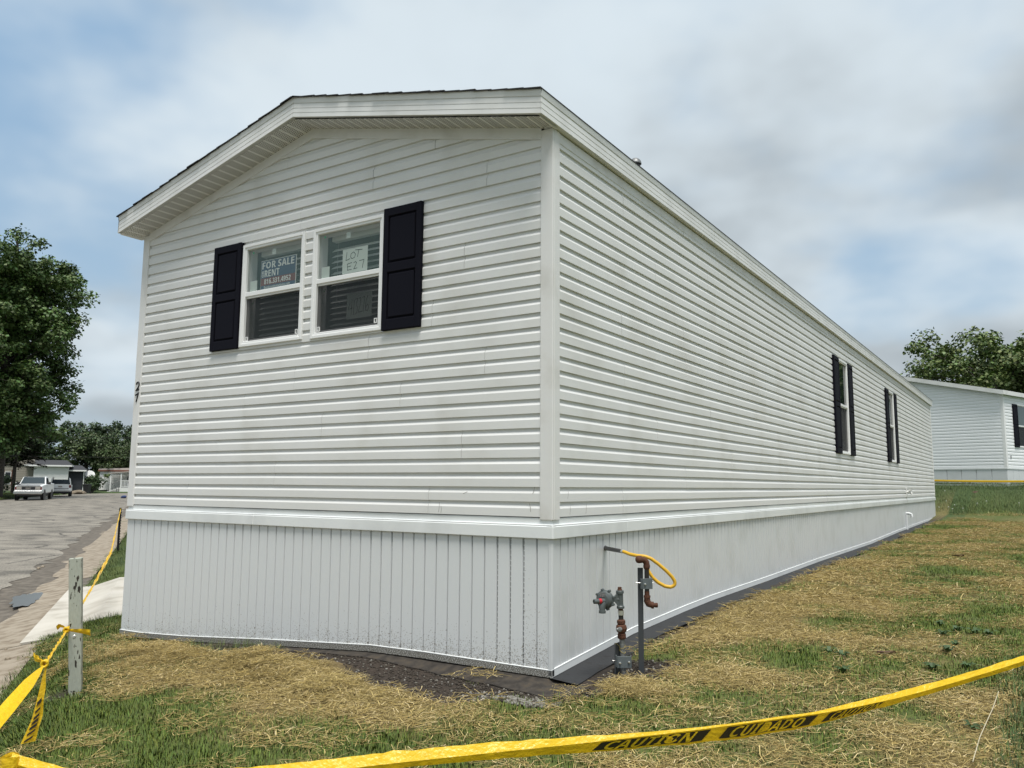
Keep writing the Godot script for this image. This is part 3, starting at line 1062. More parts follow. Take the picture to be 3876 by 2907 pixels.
# holes: [t0, t1, y0, y1]; seams(row) gives the joints of that row
func clad(parent: Node3D, frame: Transform3D, t0: float, t1: float, y0: float, y1: float, e: float, deep: float, holes: Array, rake: Array, joints: Array, m: Material) -> void:
	var row := 0
	var y := y0
	while y < y1 - 0.01:
		var top := minf(y + e, y1)
		var cuts := [t0]
		var pairs := joints.size()
		if pairs:
			for j in joints[(row / 2) % pairs]:
				if j > t0 + 0.2 and j < t1 - 0.2: cuts.append(j)
		cuts.append(t1)
		cuts.sort()
		for k in cuts.size() - 1:
			var a: float = cuts[k]; var b: float = cuts[k + 1] - (0.0025 if k < cuts.size() - 2 else 0.0)
			# cut the openings out of this length
			var spans := [[a, b, y, top]]
			for h in holes:
				var nxt := []
				for s in spans:
					if h[1] <= s[0] or h[0] >= s[1] or h[3] <= s[2] or h[2] >= s[3]:
						nxt.append(s)
						continue
					if h[0] > s[0]: nxt.append([s[0], h[0], s[2], s[3]])
					if h[1] < s[1]: nxt.append([h[1], s[1], s[2], s[3]])
					var ca: float = maxf(s[0], h[0]); var cb: float = minf(s[1], h[1])
					if h[2] > s[2] + 0.004: nxt.append([ca, cb, s[2], h[2]])
					if h[3] < s[3] - 0.004: nxt.append([ca, cb, h[3], s[3]])
				spans = nxt
			for s in spans:
				var use := rake if rake and s[3] > rake[2] else []
				if use:
					var mid: float = (rake[0] + rake[1]) / 2
					if s[2] - rake[2] > SL * (rake[1] - rake[0]) / 2 - 0.02: continue
					if rake[0] + (s[2] - rake[2]) / SL > s[1] or rake[1] - (s[2] - rake[2]) / SL < s[0]: continue
				var mb := lap(frame, y, s[0], s[1], s[2], s[3], e, deep + 0.0016 * (k % 2), use)
				if mb.v.size(): putw("siding_course", mb, m, parent)
		row += 1
		y += e

func bar(mb: MB, lo: Vector3, hi: Vector3, b := 0.004) -> void:
	mb.box(lo, hi, b)

# a single-hung window in a wall frame; the lower sash carries an insect screen
func window(parent: Node3D, frame: Transform3D, t0: float, t1: float, y0: float, y1: float, rail: float, tinted: bool) -> Node3D:
	var w := node("window", parent)
	var fo := MB.new(); fo.xf = frame
	var f := 0.05
	# casing with a stepped face
	for s in [[0.0, 0.030, 0.016, 0.036], [0.026, f, -0.03, 0.028]]:
		var a: float = s[0]; var b: float = s[1]; var z0: float = s[2] - 0.02; var z1: float = s[3]
		bar(fo, Vector3(t0 + a, y0 + a, z0), Vector3(t0 + b, y1 - a, z1))
		bar(fo, Vector3(t1 - b, y0 + a, z0), Vector3(t1 - a, y1 - a, z1))
		bar(fo, Vector3(t0 + b - 0.001, y0 + a, z0), Vector3(t1 - b + 0.001, y0 + b, z1 + 0.001))
		bar(fo, Vector3(t0 + b - 0.001, y1 - b, z0), Vector3(t1 - b + 0.001, y1 - a, z1 + 0.001))
	# reveal back to the room
	for s in [[t0 + 0.03, t0 + 0.045, y0 + 0.03, y1 - 0.03], [t1 - 0.045, t1 - 0.03, y0 + 0.03, y1 - 0.03]]:
		bar(fo, Vector3(s[0], s[2], -0.10), Vector3(s[1], s[3], -0.03), 0.0)
	bar(fo, Vector3(t0 + 0.045, y0 + 0.03, -0.10), Vector3(t1 - 0.045, y0 + 0.045, -0.03), 0.0)
	bar(fo, Vector3(t0 + 0.045, y1 - 0.045, -0.10), Vector3(t1 - 0.045, y1 - 0.03, -0.03), 0.0)
	putw("frame", fo, M.window_white, w)
	var sa := MB.new(); sa.xf = frame
	# upper sash bottom rail
	bar(sa, Vector3(t0 + f - 0.004, rail, -0.012), Vector3(t1 - f + 0.004, rail + 0.042, 0.024))
	bar(sa, Vector3(t0 + f - 0.002, rail - 0.016, -0.02), Vector3(t1 - f + 0.002, rail + 0.001, 0.010), 0.002)
	putw("meeting_rail", sa, M.window_white, w)
	var lo := MB.new(); lo.xf = frame
	for s in [[t0 + f, t0 + f + 0.016], [t1 - f - 0.016, t1 - f]]:
		bar(lo, Vector3(s[0], y0 + f, -0.03), Vector3(s[1], rail - 0.016, -0.006), 0.002)
	bar(lo, Vector3(t0 + f + 0.016, y0 + f, -0.03), Vector3(t1 - f - 0.016, y0 + f + 0.022, -0.006), 0.002)
	putw("lower_sash", lo, M.window_white, w)
	var g: Material = M.glass_tinted if tinted else M.glass
	for s in [[rail + 0.04, y1 - f, 0.004], [y0 + f + 0.02, rail - 0.01, -0.022]]:
		var p := MB.new(); p.xf = frame
		p.q(Vector3(t0 + f - 0.003, s[0], s[2]), Vector3(t1 - f + 0.003, s[0], s[2]), Vector3(t1 - f + 0.003, s[1], s[2]), Vector3(t0 + f - 0.003, s[1], s[2]))
		putw("pane", p, g, w)
	var sc := MB.new(); sc.xf = frame
	sc.q(Vector3(t0 + f, y0 + f, 0.002), Vector3(t1 - f, y0 + f, 0.002), Vector3(t1 - f, rail - 0.016, 0.002), Vector3(t0 + f, rail - 0.016, 0.002))
	putw("insect_screen", sc, M.insect_screen, w)
	return w

func shutter(parent: Node3D, frame: Transform3D, t0: float, t1: float, y0: float, y1: float, mid: float) -> void:
	var mb := MB.new(); mb.xf = frame
	var st := 0.052
	mb.box(Vector3(t0, y0, 0.014), Vector3(t1, y1, 0.034), 0.003)
	mb.box(Vector3(t0, y0, 0.033), Vector3(t0 + st, y1, 0.052), 0.005)
	mb.box(Vector3(t1 - st, y0, 0.033), Vector3(t1, y1, 0.052), 0.005)
	mb.box(Vector3(t0 + st - 0.004, y0 + 0.001, 0.033), Vector3(t1 - st + 0.004, y0 + 0.088, 0.0515), 0.005)
	mb.box(Vector3(t0 + st - 0.004, y1 - 0.07, 0.033), Vector3(t1 - st + 0.004, y1 - 0.001, 0.0515), 0.005)
	mb.box(Vector3(t0 + st - 0.004, mid - 0.038, 0.033), Vector3(t1 - st + 0.004, mid + 0.038, 0.0515), 0.005)
	var s := putw("shutter", mb, M.shutter_black, parent)
	for r in [[y0 + 0.088, mid - 0.038], [mid + 0.038, y1 - 0.07]]:
		var p := MB.new(); p.xf = frame
		p.box(Vector3(t0 + st + 0.014, r[0] + 0.014, 0.033), Vector3(t1 - st - 0.014, r[1] - 0.014, 0.050), 0.013)
		var o := put("raised_panel", p, M.shutter_black, s)

func strokes(mb: MB, lines: Array, w: float, z: float) -> void:
	for l in lines:
		for i in l.size() - 1:
			var a := Vector2(l[i][0], l[i][1]); var b := Vector2(l[i + 1][0], l[i + 1][1])
			var d := (b - a).normalized()
			var s := Vector2(-d.y, d.x) * w / 2
			a -= d * w * 0.3; b += d * w * 0.3
			mb.q(Vector3(a.x + s.x, a.y + s.y, z), Vector3(a.x - s.x, a.y - s.y, z), Vector3(b.x - s.x, b.y - s.y, z), Vector3(b.x + s.x, b.y + s.y, z))

func text_mesh(txt: String, h: float, bold: float, depth := 0.001) -> TextMesh:
	var f := SystemFont.new()
	f.font_names = PackedStringArray(["Droid Sans"])
	f.font_weight = 700 if bold > 0.3 else 400
	var t := TextMesh.new()
	t.text = txt
	t.font = f
	t.font_size = 48
	t.depth = depth
	t.pixel_size = h / 48.0 * 1.35
	t.curve_step = 2.0
	return t

# lettering fitted into a box (x0..x1, y0..y1) on the plane z of a frame
func letters(called: String, txt: String, parent: Node3D, frame: Transform3D, x0: float, x1: float, y0: float, y1: float, z: float, m: Material, bold := 0.6, turn := 0.0) -> void:
	var t := text_mesh(txt, 0.1, bold)
	var bb := t.get_aabb()
	var o := MeshInstance3D.new()
	o.name = called
	o.mesh = t
	o.material_override = m
	parent.add_child(o, true)
	var sz := bb.size
	var c := bb.position + sz / 2
	var w := x1 - x0; var h := y1 - y0
	var b := Basis(Vector3(0, 0, 1), turn)
	var sc := Vector3(w / sz.x, h / sz.y, 1) if absf(turn) < 0.1 else Vector3(h / sz.x, w / sz.y, 1)
	var local := Transform3D(b * Basis.from_scale(sc), Vector3((x0 + x1) / 2, (y0 + y1) / 2, z)) * Transform3D(Basis(), -c)
	var inv := Transform3D()
	var p := parent
	while p != self:
		inv = p.transform * inv
		p = p.get_parent()
	o.transform = inv.affine_inverse() * frame * local

# ---------------------------------------------------------------- the home
func build_home() -> void:
	var home := thing("mobile_home", "long white vinyl-sided mobile home numbered 27 with black shutters and white skirting", "mobile home", Vector3(-W / 2, -1.03, 0))
	var FR := Transform3D()                                                       # front gable: x, y, +z
	var SD := Transform3D(Basis(Vector3(0, 0, -1), Vector3(0, 1, 0), Vector3(1, 0, 0)), Vector3())   # long side: x' = -z
	var BK := Transform3D(Basis(Vector3(-1, 0, 0), Vector3(0, 1, 0), Vector3(0, 0, -1)), Vector3(0, 0, -L))
	var LS := Transform3D(Basis(Vector3(0, 0, 1), Vector3(0, 1, 0), Vector3(-1, 0, 0)), Vector3(-W, 0, 0))
	var ytrim := 2.757
	var fw := [[-3.29, -2.472, 1.458, 2.418], [-2.367, -1.553, 1.450, 2.412]]
	var fh := []
	for w in fw: fh.append([w[0] + 0.032, w[1] - 0.032, w[2] + 0.032, w[3] - 0.032])
	var sw := [[9.54, 10.30, 0.79, 2.40], [14.85, 15.62, 0.80, 2.40]]
	var sh := []
	for w in sw: sh.append([w[0] + 0.032, w[1] - 0.032, w[2] + 0.032, w[3] - 0.032])
	# front wall
	var fwall := putw("front_wall", wall_slab(FR, -W + 0.1, -0.1, -0.05, ytrim, fh, true), M.interior, home)
	var fj := [[-3.95, -1.05], [-2.75], [-3.55, -0.75], [-4.1, -2.2], [-1.35, -3.2], [-0.55, -2.55], [-3.75, -1.7]]
	clad(fwall, FR, -W + 0.055, -0.055, 0.012, 3.36, E4, 0.018, fh, [-W, 0.0, ytrim + 0.01], fj, M.vinyl)
	var swall := putw("side_wall", wall_slab(SD, 0.0, L, -0.05, ytrim, sh), M.interior, home)
	var sj := []
	for k in 7: sj.append([1.1 + fmod(k * 1.37, 3.4), 4.76 + fmod(k * 1.37, 3.4), 8.4 + fmod(k * 1.37, 3.4) * 0.3, 12.1 + fmod(k * 1.37, 2.2), 16.6 + fmod(k * 0.9, 1.6), 20.0 + fmod(k * 1.1, 2.0)])
	clad(swall, SD, 0.055, L - 0.055, 0.012, 2.70, E4, 0.018, sh, [], sj, M.vinyl)
	var bwall := putw("back_wall", wall_slab(BK, 0.1, W - 0.1, -0.05, ytrim, [], true), M.vinyl, home)
	var lwall := putw("left_wall", wall_slab(LS, -L, 0.0, -0.05, ytrim, []), M.vinyl, home)
	var mb := MB.new()
	mb.box(Vector3(-W + 0.1, -0.10, -L + 0.1), Vector3(-0.1, -0.05, -0.1))
	putw("floor_deck", mb, M.interior, home)
	mb = MB.new()
	mb.box(Vector3(-W + 0.1, 2.55, -L + 0.1), Vector3(-0.1, 2.60, -0.1))
	putw("ceiling_panel", mb, M.interior, home)
	for zz in [-3.9, -8.0, -12.6, -18.0]:
		mb = MB.new()
		mb.box(Vector3(-W + 0.1, -0.05, zz - 0.1), Vector3(-0.1, 2.55, zz))
		putw("partition", mb, M.interior, home)
	# corner posts
	for cpos in [[0.0, 0.0, 1, 1], [-W, 0.0, -1, 1], [0.0, -L, 1, -1]]:
		mb = MB.new()
		var x: float = cpos[0]; var z: float = cpos[1]
		var a: float = cpos[2]; var b: float = cpos[3]
		var o := 0.024; var wd := 0.078
		mb.box(Vector3(minf(x - a * wd, x + a * o), -0.008, minf(z, z + b * o)), Vector3(maxf(x - a * wd, x + a * o), 2.768, maxf(z, z + b * o)), 0.004)
		mb.box(Vector3(minf(x, x + a * o), -0.0075, minf(z - b * wd, z)), Vector3(maxf(x, x + a * o), 2.7675, maxf(z - b * wd, z)), 0.004)
		putw("corner_post", mb, M.vinyl_corner, home)
	# starter ledge, belt band
	var joints := [[FR, -W - 0.02, -3.28, -0.02], [FR, -3.277, 0.02, -0.02]]
	var ledge := MB.new(); ledge.xf = FR
	ledge.box(Vector3(-W - 0.012, -0.045, -0.02), Vector3(0.012, 0.006, 0.012), 0.003)
	putw("starter_strip", ledge, M.belt, home)
	ledge = MB.new(); ledge.xf = SD
	ledge.box(Vector3(0.0, -0.045, -0.02), Vector3(L, 0.006, 0.0125), 0.003)
	putw("starter_strip", ledge, M.belt, home)
	for s in [[FR, -W - 0.030, -2.985, 0.0], [FR, -2.983, 0.030, 0.0012]]:
		mb = MB.new(); mb.xf = s[0]
		belt(mb, s[1], s[2], s[3])
		putw("belt_band", mb, M.belt, home)
	var tt := -0.030
	for e in [1.15, 4.8, 8.45, 12.1, 15.75, 18.6, 23.31]:
		mb = MB.new(); mb.xf = SD
		belt(mb, tt + (0.001 if tt > 0.0 else 0.0), e, 0.0 if int(e * 10) % 2 == 0 else 0.0014)
		putw("belt_band", mb, M.belt, home)
		tt = e + 0.002
	# skirting
	skirting(home, FR, SD)
	# rake trim under the soffit
	for side in [-1.0, 1.0]:
		var x0: float = -0.07 if side > 0 else -W + 0.07
		var pk := -W / 2
		var ya := ytrim + 0.012 + 0.07 * SL; var yb := ytrim + 0.012 + W / 2 * SL
		mb = MB.new()
		var prof := [Vector2(0.001, -0.088), Vector2(0.025, -0.088), Vector2(0.025, -0.074), Vector2(0.027, -0.073), Vector2(0.027, 0.0), Vector2(0.0, 0.0)]
		if side > 0: mb.sweep(prof, Vector3(pk, yb, 0), Vector3(x0, ya, 0), Vector3(0, 0, 1))
		else: mb.sweep(prof, Vector3(x0, ya, 0), Vector3(pk, yb, 0), Vector3(0, 0, 1))
		flip_fix(mb)
		putw("rake_trim", mb, M.vinyl_corner, home)
	mb = MB.new(); mb.xf = SD
	mb.box(Vector3(0.06, 2.685, 0.0), Vector3(L - 0.06, 2.762, 0.022), 0.003)
	putw("eave_trim", mb, M.vinyl_corner, home)
	# soffits
	soffit(home, ytrim + 0.012)
	mb = MB.new()
	mb.box(Vector3(-0.05, 2.772, -L - 0.2), Vector3(0.045, 2.790, 0.02))
	mb.box(Vector3(-W - 0.11, 2.772, -L - 0.2), Vector3(-W + 0.05, 2.790, 0.02))
	putw("eave_soffit", mb, M.soffit_vinyl, home)
	# fascia: rakes and long eave
	var eave := 2.945; var xr := 0.052; var xl := -W - 0.105
	var ridge := eave + (xr + W / 2) * SL
	var fp := [Vector2(-0.02, 0.004), Vector2(0.018, 0.004), Vector2(0.020, -0.002), Vector2(0.014, -0.046), Vector2(0.008, -0.048), Vector2(0.008, -0.052), Vector2(0.011, -0.054), Vector2(0.012, -0.090), Vector2(0.008, -0.092), Vector2(0.008, -0.095), Vector2(0.012, -0.097), Vector2(0.013, -0.132), Vector2(0.009, -0.134), Vector2(0.009, -0.137), Vector2(0.013, -0.139), Vector2(0.014, -0.172), Vector2(-0.02, -0.172)]
	var zo := 0.246
	var ylft := eave + (xr + W / 2) * SL - (-W / 2 - xl) * SL
	mb = MB.new(); mb.sweep(fp, Vector3(-W / 2, ridge, zo), Vector3(xr + 0.016, eave - 0.016 * SL, zo), Vector3(0, 0, 1)); flip_fix(mb)
	putw("rake_fascia", mb, M.fascia_metal, home)
	mb = MB.new(); mb.sweep(fp, Vector3(xl, ylft, zo), Vector3(-W / 2 - 0.001, ridge, zo), Vector3(0, 0, 1)); flip_fix(mb)
	putw("rake_fascia", mb, M.fascia_metal, home)
	var zz := zo + 0.0155
	for e in [-3.3, -7.0, -10.65, -14.3, -17.9, -L - 0.25]:
		mb = MB.new()
		mb.sweep(fp, Vector3(xr, eave + rng.randf_range(-0.001, 0.001), zz), Vector3(xr, eave, e), Vector3(1, 0, 0)); flip_fix(mb)
		putw("eave_fascia", mb, M.fascia_metal, home)
		zz = e - 0.002
	mb = MB.new(); mb.sweep(fp, Vector3(xl, ylft, -L - 0.25), Vector3(xl, ylft, zo + 0.012), Vector3(-1, 0, 0)); flip_fix(mb)
	putw("eave_fascia", mb, M.fascia_metal, home)
	# roof deck and shingle rows
	var rf := MB.new()
	for side in [1.0, -1.0]:
		var xe: float = xr + 0.012 if side > 0 else xl - 0.012
		var ye: float = eave - 0.004 if side > 0 else ylft - 0.004
		var a := Vector3(-W / 2, ridge - 0.002, 0); var b := Vector3(xe, ye, 0)
		var z0 := zo + 0.005; var z1 := -L - 0.24
		var dn := Vector3(0, -0.03, 0)
		var F0 := Vector3(0, 0, z0); var F1 := Vector3(0, 0, z1)
		if side > 0:
			rf.q(a + F0, b + F0, b + F1, a + F1)
			rf.q(a + F1 + dn, b + F1 + dn, b + F0 + dn, a + F0 + dn)
		else:
			rf.q(b + F0, a + F0, a + F1, b + F1)
			rf.q(b + F1 + dn, a + F1 + dn, a + F0 + dn, b + F0 + dn)
	var roof := putw("roof", rf, M.shingle, home)
	for side in [1.0, -1.0]:
		var xe: float = xr + 0.022 if side > 0 else xl - 0.022
		var len_ := absf(xe + W / 2)
		var rows := int(len_ / 0.138)
		for r in rows:
			var d0: float = len_ * r / rows; var d1: float = len_ * (r + 1) / rows + 0.03
			d1 = minf(d1, len_)
			var xa: float = xe - side * d0; var xb: float = xe - side * d1
			var ya: float = ridge - (len_ - d0) * SL + 0.009; var yb: float = ridge - (len_ - d1) * SL + 0.003
			var zf := zo + 0.026 + rng.randf_range(0.0, 0.014)
			var jit := rng.randf_range(0.0, 0.006)
			mb = MB.new()
			var p := [Vector3(xa, ya + jit, zf), Vector3(xb, yb + jit * 0.5, zf + rng.randf_range(-0.003, 0.006)), Vector3(xb, yb, -L - 0.25), Vector3(xa, ya, -L - 0.25)]
			var dn := Vector3(0, -0.010, 0)
			if side > 0:
				mb.q(p[0], p[3], p[2], p[1])
				mb.q(p[0] + dn, p[0], p[1], p[1] + dn)
				mb.q(p[3] + dn, p[3], p[0], p[0] + dn)
			else:
				mb.q(p[1], p[2], p[3], p[0])
				mb.q(p[1] + dn, p[1], p[0], p[0] + dn)
				mb.q(p[0] + dn, p[0], p[3], p[3] + dn)
			flip_fix(mb)
			putw("shingle_row", mb, M.shingle, roof)
	mb = MB.new()
	mb.sweep([Vector2(-0.13, -0.028), Vector2(0.0, 0.010), Vector2(0.13, -0.028)], Vector3(-W / 2, ridge + 0.006, zo + 0.028), Vector3(-W / 2, ridge + 0.006, -L - 0.25), Vector3(1, 0, 0)); flip_fix(mb)
	putw("ridge_cap", mb, M.shingle, roof)
	# roof vent
	var vent := node("roof_vent", home)
	mb = MB.new()
	mb.lathe(Vector3(-0.30, 2.98, -2.12), Vector3.UP, [[0.045, 0.0], [0.045, 0.34], [0.0, 0.341]])
	putw("pipe", mb, M.black_paint, vent)
	mb = MB.new()
	mb.lathe(Vector3(-0.30, 3.305, -2.12), Vector3.UP, [[0.048, 0.0], [0.058, 0.0], [0.058, 0.012], [0.05, 0.035], [0.03, 0.055], [0.0, 0.062]], 20)
	putw("cap", mb, M.galvanized, vent)
	# windows and shutters
	for k in 2:
		var w: Array = fw[k]
		var win := window(home, FR, w[0], w[1], w[2], w[3], 1.925, true)
		window_extras(win, FR, w, k)
	shutter(home, FR, -3.688, -3.300, 1.450, 2.450, 1.95)
	shutter(home, FR, -1.545, -1.153, 1.437, 2.443, 1.945)
	for k in 2:
		var w: Array = sw[k]
		window(home, SD, w[0], w[1], w[2], w[3], 1.60, false)
		shutter(home, SD, w[0] - 0.40, w[0] - 0.01, w[2] - 0.005, w[3] + 0.005, 1.60)
		shutter(home, SD, w[1] + 0.01, w[1] + 0.39, w[2] - 0.005, w[3] + 0.005, 1.60)
	# house number on the left corner post
	for g in [["2", [[0.004, 0.072], [0.010, 0.088], [0.026, 0.096], [0.042, 0.088], [0.046, 0.070], [0.040, 0.050], [0.016, 0.022], [0.000, 0.006], [0.018, 0.014], [0.034, 0.012], [0.046, 0.026]], 1.142], ["7", [[0.0, 0.070], [0.010, 0.076], [0.026, 0.080], [0.046, 0.096], [0.036, 0.068], [0.026, 0.036], [0.016, 0.0]], 1.034]]:
		mb = MB.new()
		var path := []
		for p in g[1]: path.append(Vector3(-W + 0.008 + p[0] * 1.15, g[2] + p[1], 0.0265))
		mb.tube(path, 0.0078, 6)
		putw("house_digit", mb, M.black_paint, home)
	# scuffs and scratches low on the courses beside the near corner
	for q in [[FR, -0.13, 0.19, 0.05, 0.3], [FR, -0.16, 0.075, 0.06, -0.2], [FR, -0.62, 0.225, 0.03, 0.9], [FR, -0.95, 0.06, 0.07, 0.1], [FR, -0.93, 0.045, 0.05, 0.0], [FR, -0.71, 0.17, 0.04, 1.2], [SD, 0.20, 0.16, 0.05, 0.2], [SD, 0.23, 0.055, 0.06, 0.1], [SD, 0.47, 0.06, 0.07, 0.15], [SD, 1.3, 0.13, 0.05, 0.8], [FR, -1.62, 0.46, 0.02, 0.4], [FR, -2.9, 0.25, 0.025, 0.7]]:
		mb = MB.new(); mb.xf = q[0]
		var d: Vector2 = Vector2(sin(q[4]), cos(q[4])) * q[3] * 0.5
		strokes(mb, [[[q[1] - d.x, q[2] - d.y], [q[1] - d.x * 0.2 + 0.004, q[2]], [q[1] + d.x, q[2] + d.y]]], 0.003, 0.0186)
		putw("scuff_mark", mb, M.scuff, home)
	# hose tap and capped waste pipe far along the side
	var tap := node("hose_tap", home)
	mb = MB.new()
	mb.box(Vector3(0.014, 0.02, -17.18), Vector3(0.03, 0.24, -16.98), 0.004)
	putw("mounting_block", mb, M.vinyl, tap)
	mb = MB.new()
	mb.tube([Vector3(0.03, 0.14, -17.05), Vector3(0.10, 0.14, -17.05), Vector3(0.13, 0.12, -17.05), Vector3(0.14, 0.07, -17.05)], 0.022, 8)
	mb.lathe(Vector3(0.10, 0.15, -17.05), Vector3(0.3, 1, 0), [[0.008, 0.0], [0.008, 0.03], [0.04, 0.03], [0.04, 0.045], [0.0, 0.046]])
	putw("spigot", mb, M.vinyl, tap)
	mb = MB.new()
	mb.tube([Vector3(-0.02, -0.375, -16.92), Vector3(0.06, -0.372, -16.92), Vector3(0.12, -0.39, -16.92), Vector3(0.13, -0.46, -16.92)], 0.032, 10)
	mb.tube([Vector3(0.030, -0.40, -16.80), Vector3(0.030, -0.80, -16.80)], 0.026, 10)
	putw("waste_pipe", mb, M.skirt_side, home)

func flip_fix(mb: MB) -> void:
	pass

func belt(mb: MB, t0: float, t1: float, o: float) -> void:
	mb.box(Vector3(t0, -0.134, -0.02), Vector3(t1, -0.047, 0.030 + o), 0.005)
	mb.box(Vector3(t0, -0.0475, -0.02), Vector3(t1, -0.036, 0.026 + o), 0.004)

func skirt_bottom(x: float, z: float) -> float:
	if z > -0.001: return interp([[-W, -1.245], [-4.5, -1.240], [-3.85, -1.203], [-2.78, -1.118], [-2.16, -1.075], [-1.6, -1.036], [-1.07, -1.027], [0.0, -1.026]], x)
	return interp([[-23.3, -0.675], [-20.0, -0.70], [-15.4, -0.752], [-12.0, -0.815], [-7.7, -0.832], [-5.0, -0.862], [-3.1, -0.872], [-2.4, -0.888], [-1.27, -0.926], [-0.2, -1.006], [0.0, -1.024]], z)

func skirting(home: Node3D, FR: Transform3D, SD: Transform3D) -> void:
	var run := node("skirting", home)
	var pitch := 0.1076
	# front
	var back := MB.new()
	back.box(Vector3(-W + 0.02, -1.30, -0.06), Vector3(-0.02, -0.10, -0.022))
	back.box(Vector3(-0.06, -1.30, -L), Vector3(-0.022, -0.10, -0.06))
	back.box(Vector3(-W + 0.022, -1.45, -L), Vector3(-W + 0.06, -0.10, -0.06))
	back.box(Vector3(-W + 0.02, -1.45, -L), Vector3(-0.02, -0.10, -L + 0.03))
	putw("backing", back, M.skirt_backing, run)
	var vents := [1, 14, 15, 16, 30, 31, 32, 41, 42, 43]
	var n := int(round(W / pitch))
	for i in n:
		var a := -W + W * i / n; var b := -W + W * (i + 1) / n
		var g0 := 0.0032 if not (i in vents) else 0.0052
		var g1 := 0.0032 if not (i + 1 in vents) else 0.0045
		a += g0 if i > 0 else -0.012
		b -= g1 if i < n - 1 else -0.014
		var mb := MB.new()
		var ya := skirt_bottom(a, 0.0); var yb := skirt_bottom(b, 0.0)
		plank(mb, a, b, ya, yb, -0.12, 0.010, 0.0)
		putw("skirt_plank", mb, M.skirt_front, run)
	var m := int(round(L / pitch))
	for i in m:
		var a := L * i / m + (0.0038 if i > 0 else -0.0135); var b := L * (i + 1) / m - 0.0038
		var mb := MB.new(); mb.xf = SD
		plank(mb, a, b, skirt_bottom(0, -a - 0.002), skirt_bottom(0, -b), -0.12, 0.010, 0.0)
		putw("skirt_plank", mb, M.skirt_side, run)
	# vent bridges: short tabs across the wider joints
	var tabs := MB.new()
	for i in vents:
		var x: float = -W + W * i / n
		var y := -1.16
		while y < -0.14:
			tabs.box(Vector3(x - 0.006, y, -0.014), Vector3(x + 0.006, y + 0.007, -0.002))
			y += 0.036
	var t := putw("vent_tabs", tabs, M.skirt_side, run)
	meta(t, "", "", "", "stuff")
	# bottom rail in lengths
	var xs := [-W - 0.018, -4.55, -3.9, -2.8, -2.2, -1.6, -1.07, 0.018]
	for i in xs.size() - 1:
		var mb := MB.new()
		rail(mb, Transform3D(), xs[i], xs[i + 1], skirt_bottom(xs[i], 0), skirt_bottom(xs[i + 1], 0))
		putw("bottom_rail", mb, M.rail_muddy, run)
		mb = MB.new()
		rail_lip(mb, Transform3D(), xs[i], xs[i + 1], skirt_bottom(xs[i], 0), skirt_bottom(xs[i + 1], 0))
		putw("rail_lip", mb, M.belt, run)
	var ts := [-0.018, 0.2, 1.27, 2.4, 3.1, 5.0, 7.7, 12.0, 15.4, 20.0, 23.3]
	for i in ts.size() - 1:
		var mb := MB.new(); mb.xf = SD
		rail(mb, SD, ts[i], ts[i + 1], skirt_bottom(0, minf(-ts[i], -0.002)), skirt_bottom(0, -ts[i + 1]))
		rail_lip(mb, SD, ts[i], ts[i + 1], skirt_bottom(0, minf(-ts[i], -0.002)), skirt_bottom(0, -ts[i + 1]))
		putw("bottom_rail", mb, M.belt, run)
	var cp := MB.new()
	cp.box(Vector3(-0.014, -1.03, -0.016), Vector3(0.017, -0.12, 0.017), 0.004)
	putw("corner_angle", cp, M.skirt_side, run)

func plank(mb: MB, a: float, b: float, ya: float, yb: float, top: float, o: float, _u: float) -> void:
	var e := 0.004
	var f := [Vector3(a + e, ya, o), Vector3(b - e, yb, o), Vector3(b - e, top, o), Vector3(a + e, top, o)]
	var uv := func(p: Vector3) -> Vector2:
		return Vector2((p.x + W) / W, clampf((top - p.y) / (top - lerpf(ya, yb, clampf((p.x - a) / (b - a), 0, 1))), 0, 0.998))
	mb.qu(f[0], f[1], f[2], f[3], uv.call(f[0]), uv.call(f[1]), uv.call(f[2]), uv.call(f[3]))
	var l0 := Vector3(a, ya, o - 0.016); var l1 := Vector3(a, top, o - 0.016)
	var r0 := Vector3(b, yb, o - 0.016); var r1 := Vector3(b, top, o - 0.016)
	mb.qu(l0, f[0], f[3], l1, uv.call(l0), uv.call(f[0]), uv.call(f[3]), uv.call(l1))
	mb.qu(f[1], r0, r1, f[2], uv.call(f[1]), uv.call(r0), uv.call(r1), uv.call(f[2]))

func rail(mb: MB, fr: Transform3D, a: float, b: float, ya: float, yb: float) -> void:
	mb.xf = fr
	var o := 0.017; var h := 0.045
	var A := Vector3(a, ya - 0.008, 0); var B := Vector3(b, yb - 0.008, 0)
	var up := Vector3(0, h, 0); var out := Vector3(0, 0, o); var lip := Vector3(0, 0.004, -0.006)
	mb.q(A + out, B + out, B + out + up, A + out + up)
	mb.q(B, B + out, A + out, A)

func rail_lip(mb: MB, fr: Transform3D, a: float, b: float, ya: float, yb: float) -> void:
	mb.xf = fr
	var A := Vector3(a, ya + 0.037, 0); var B := Vector3(b, yb + 0.037, 0)
	var o := Vector3(0, 0, 0.018); var o2 := Vector3(0, 0.004, 0.018); var i := Vector3(0, 0.006, 0.009)
	mb.q(A + o, B + o, B + o2, A + o2)
	mb.q(A + o2, B + o2, B + i, A + i)

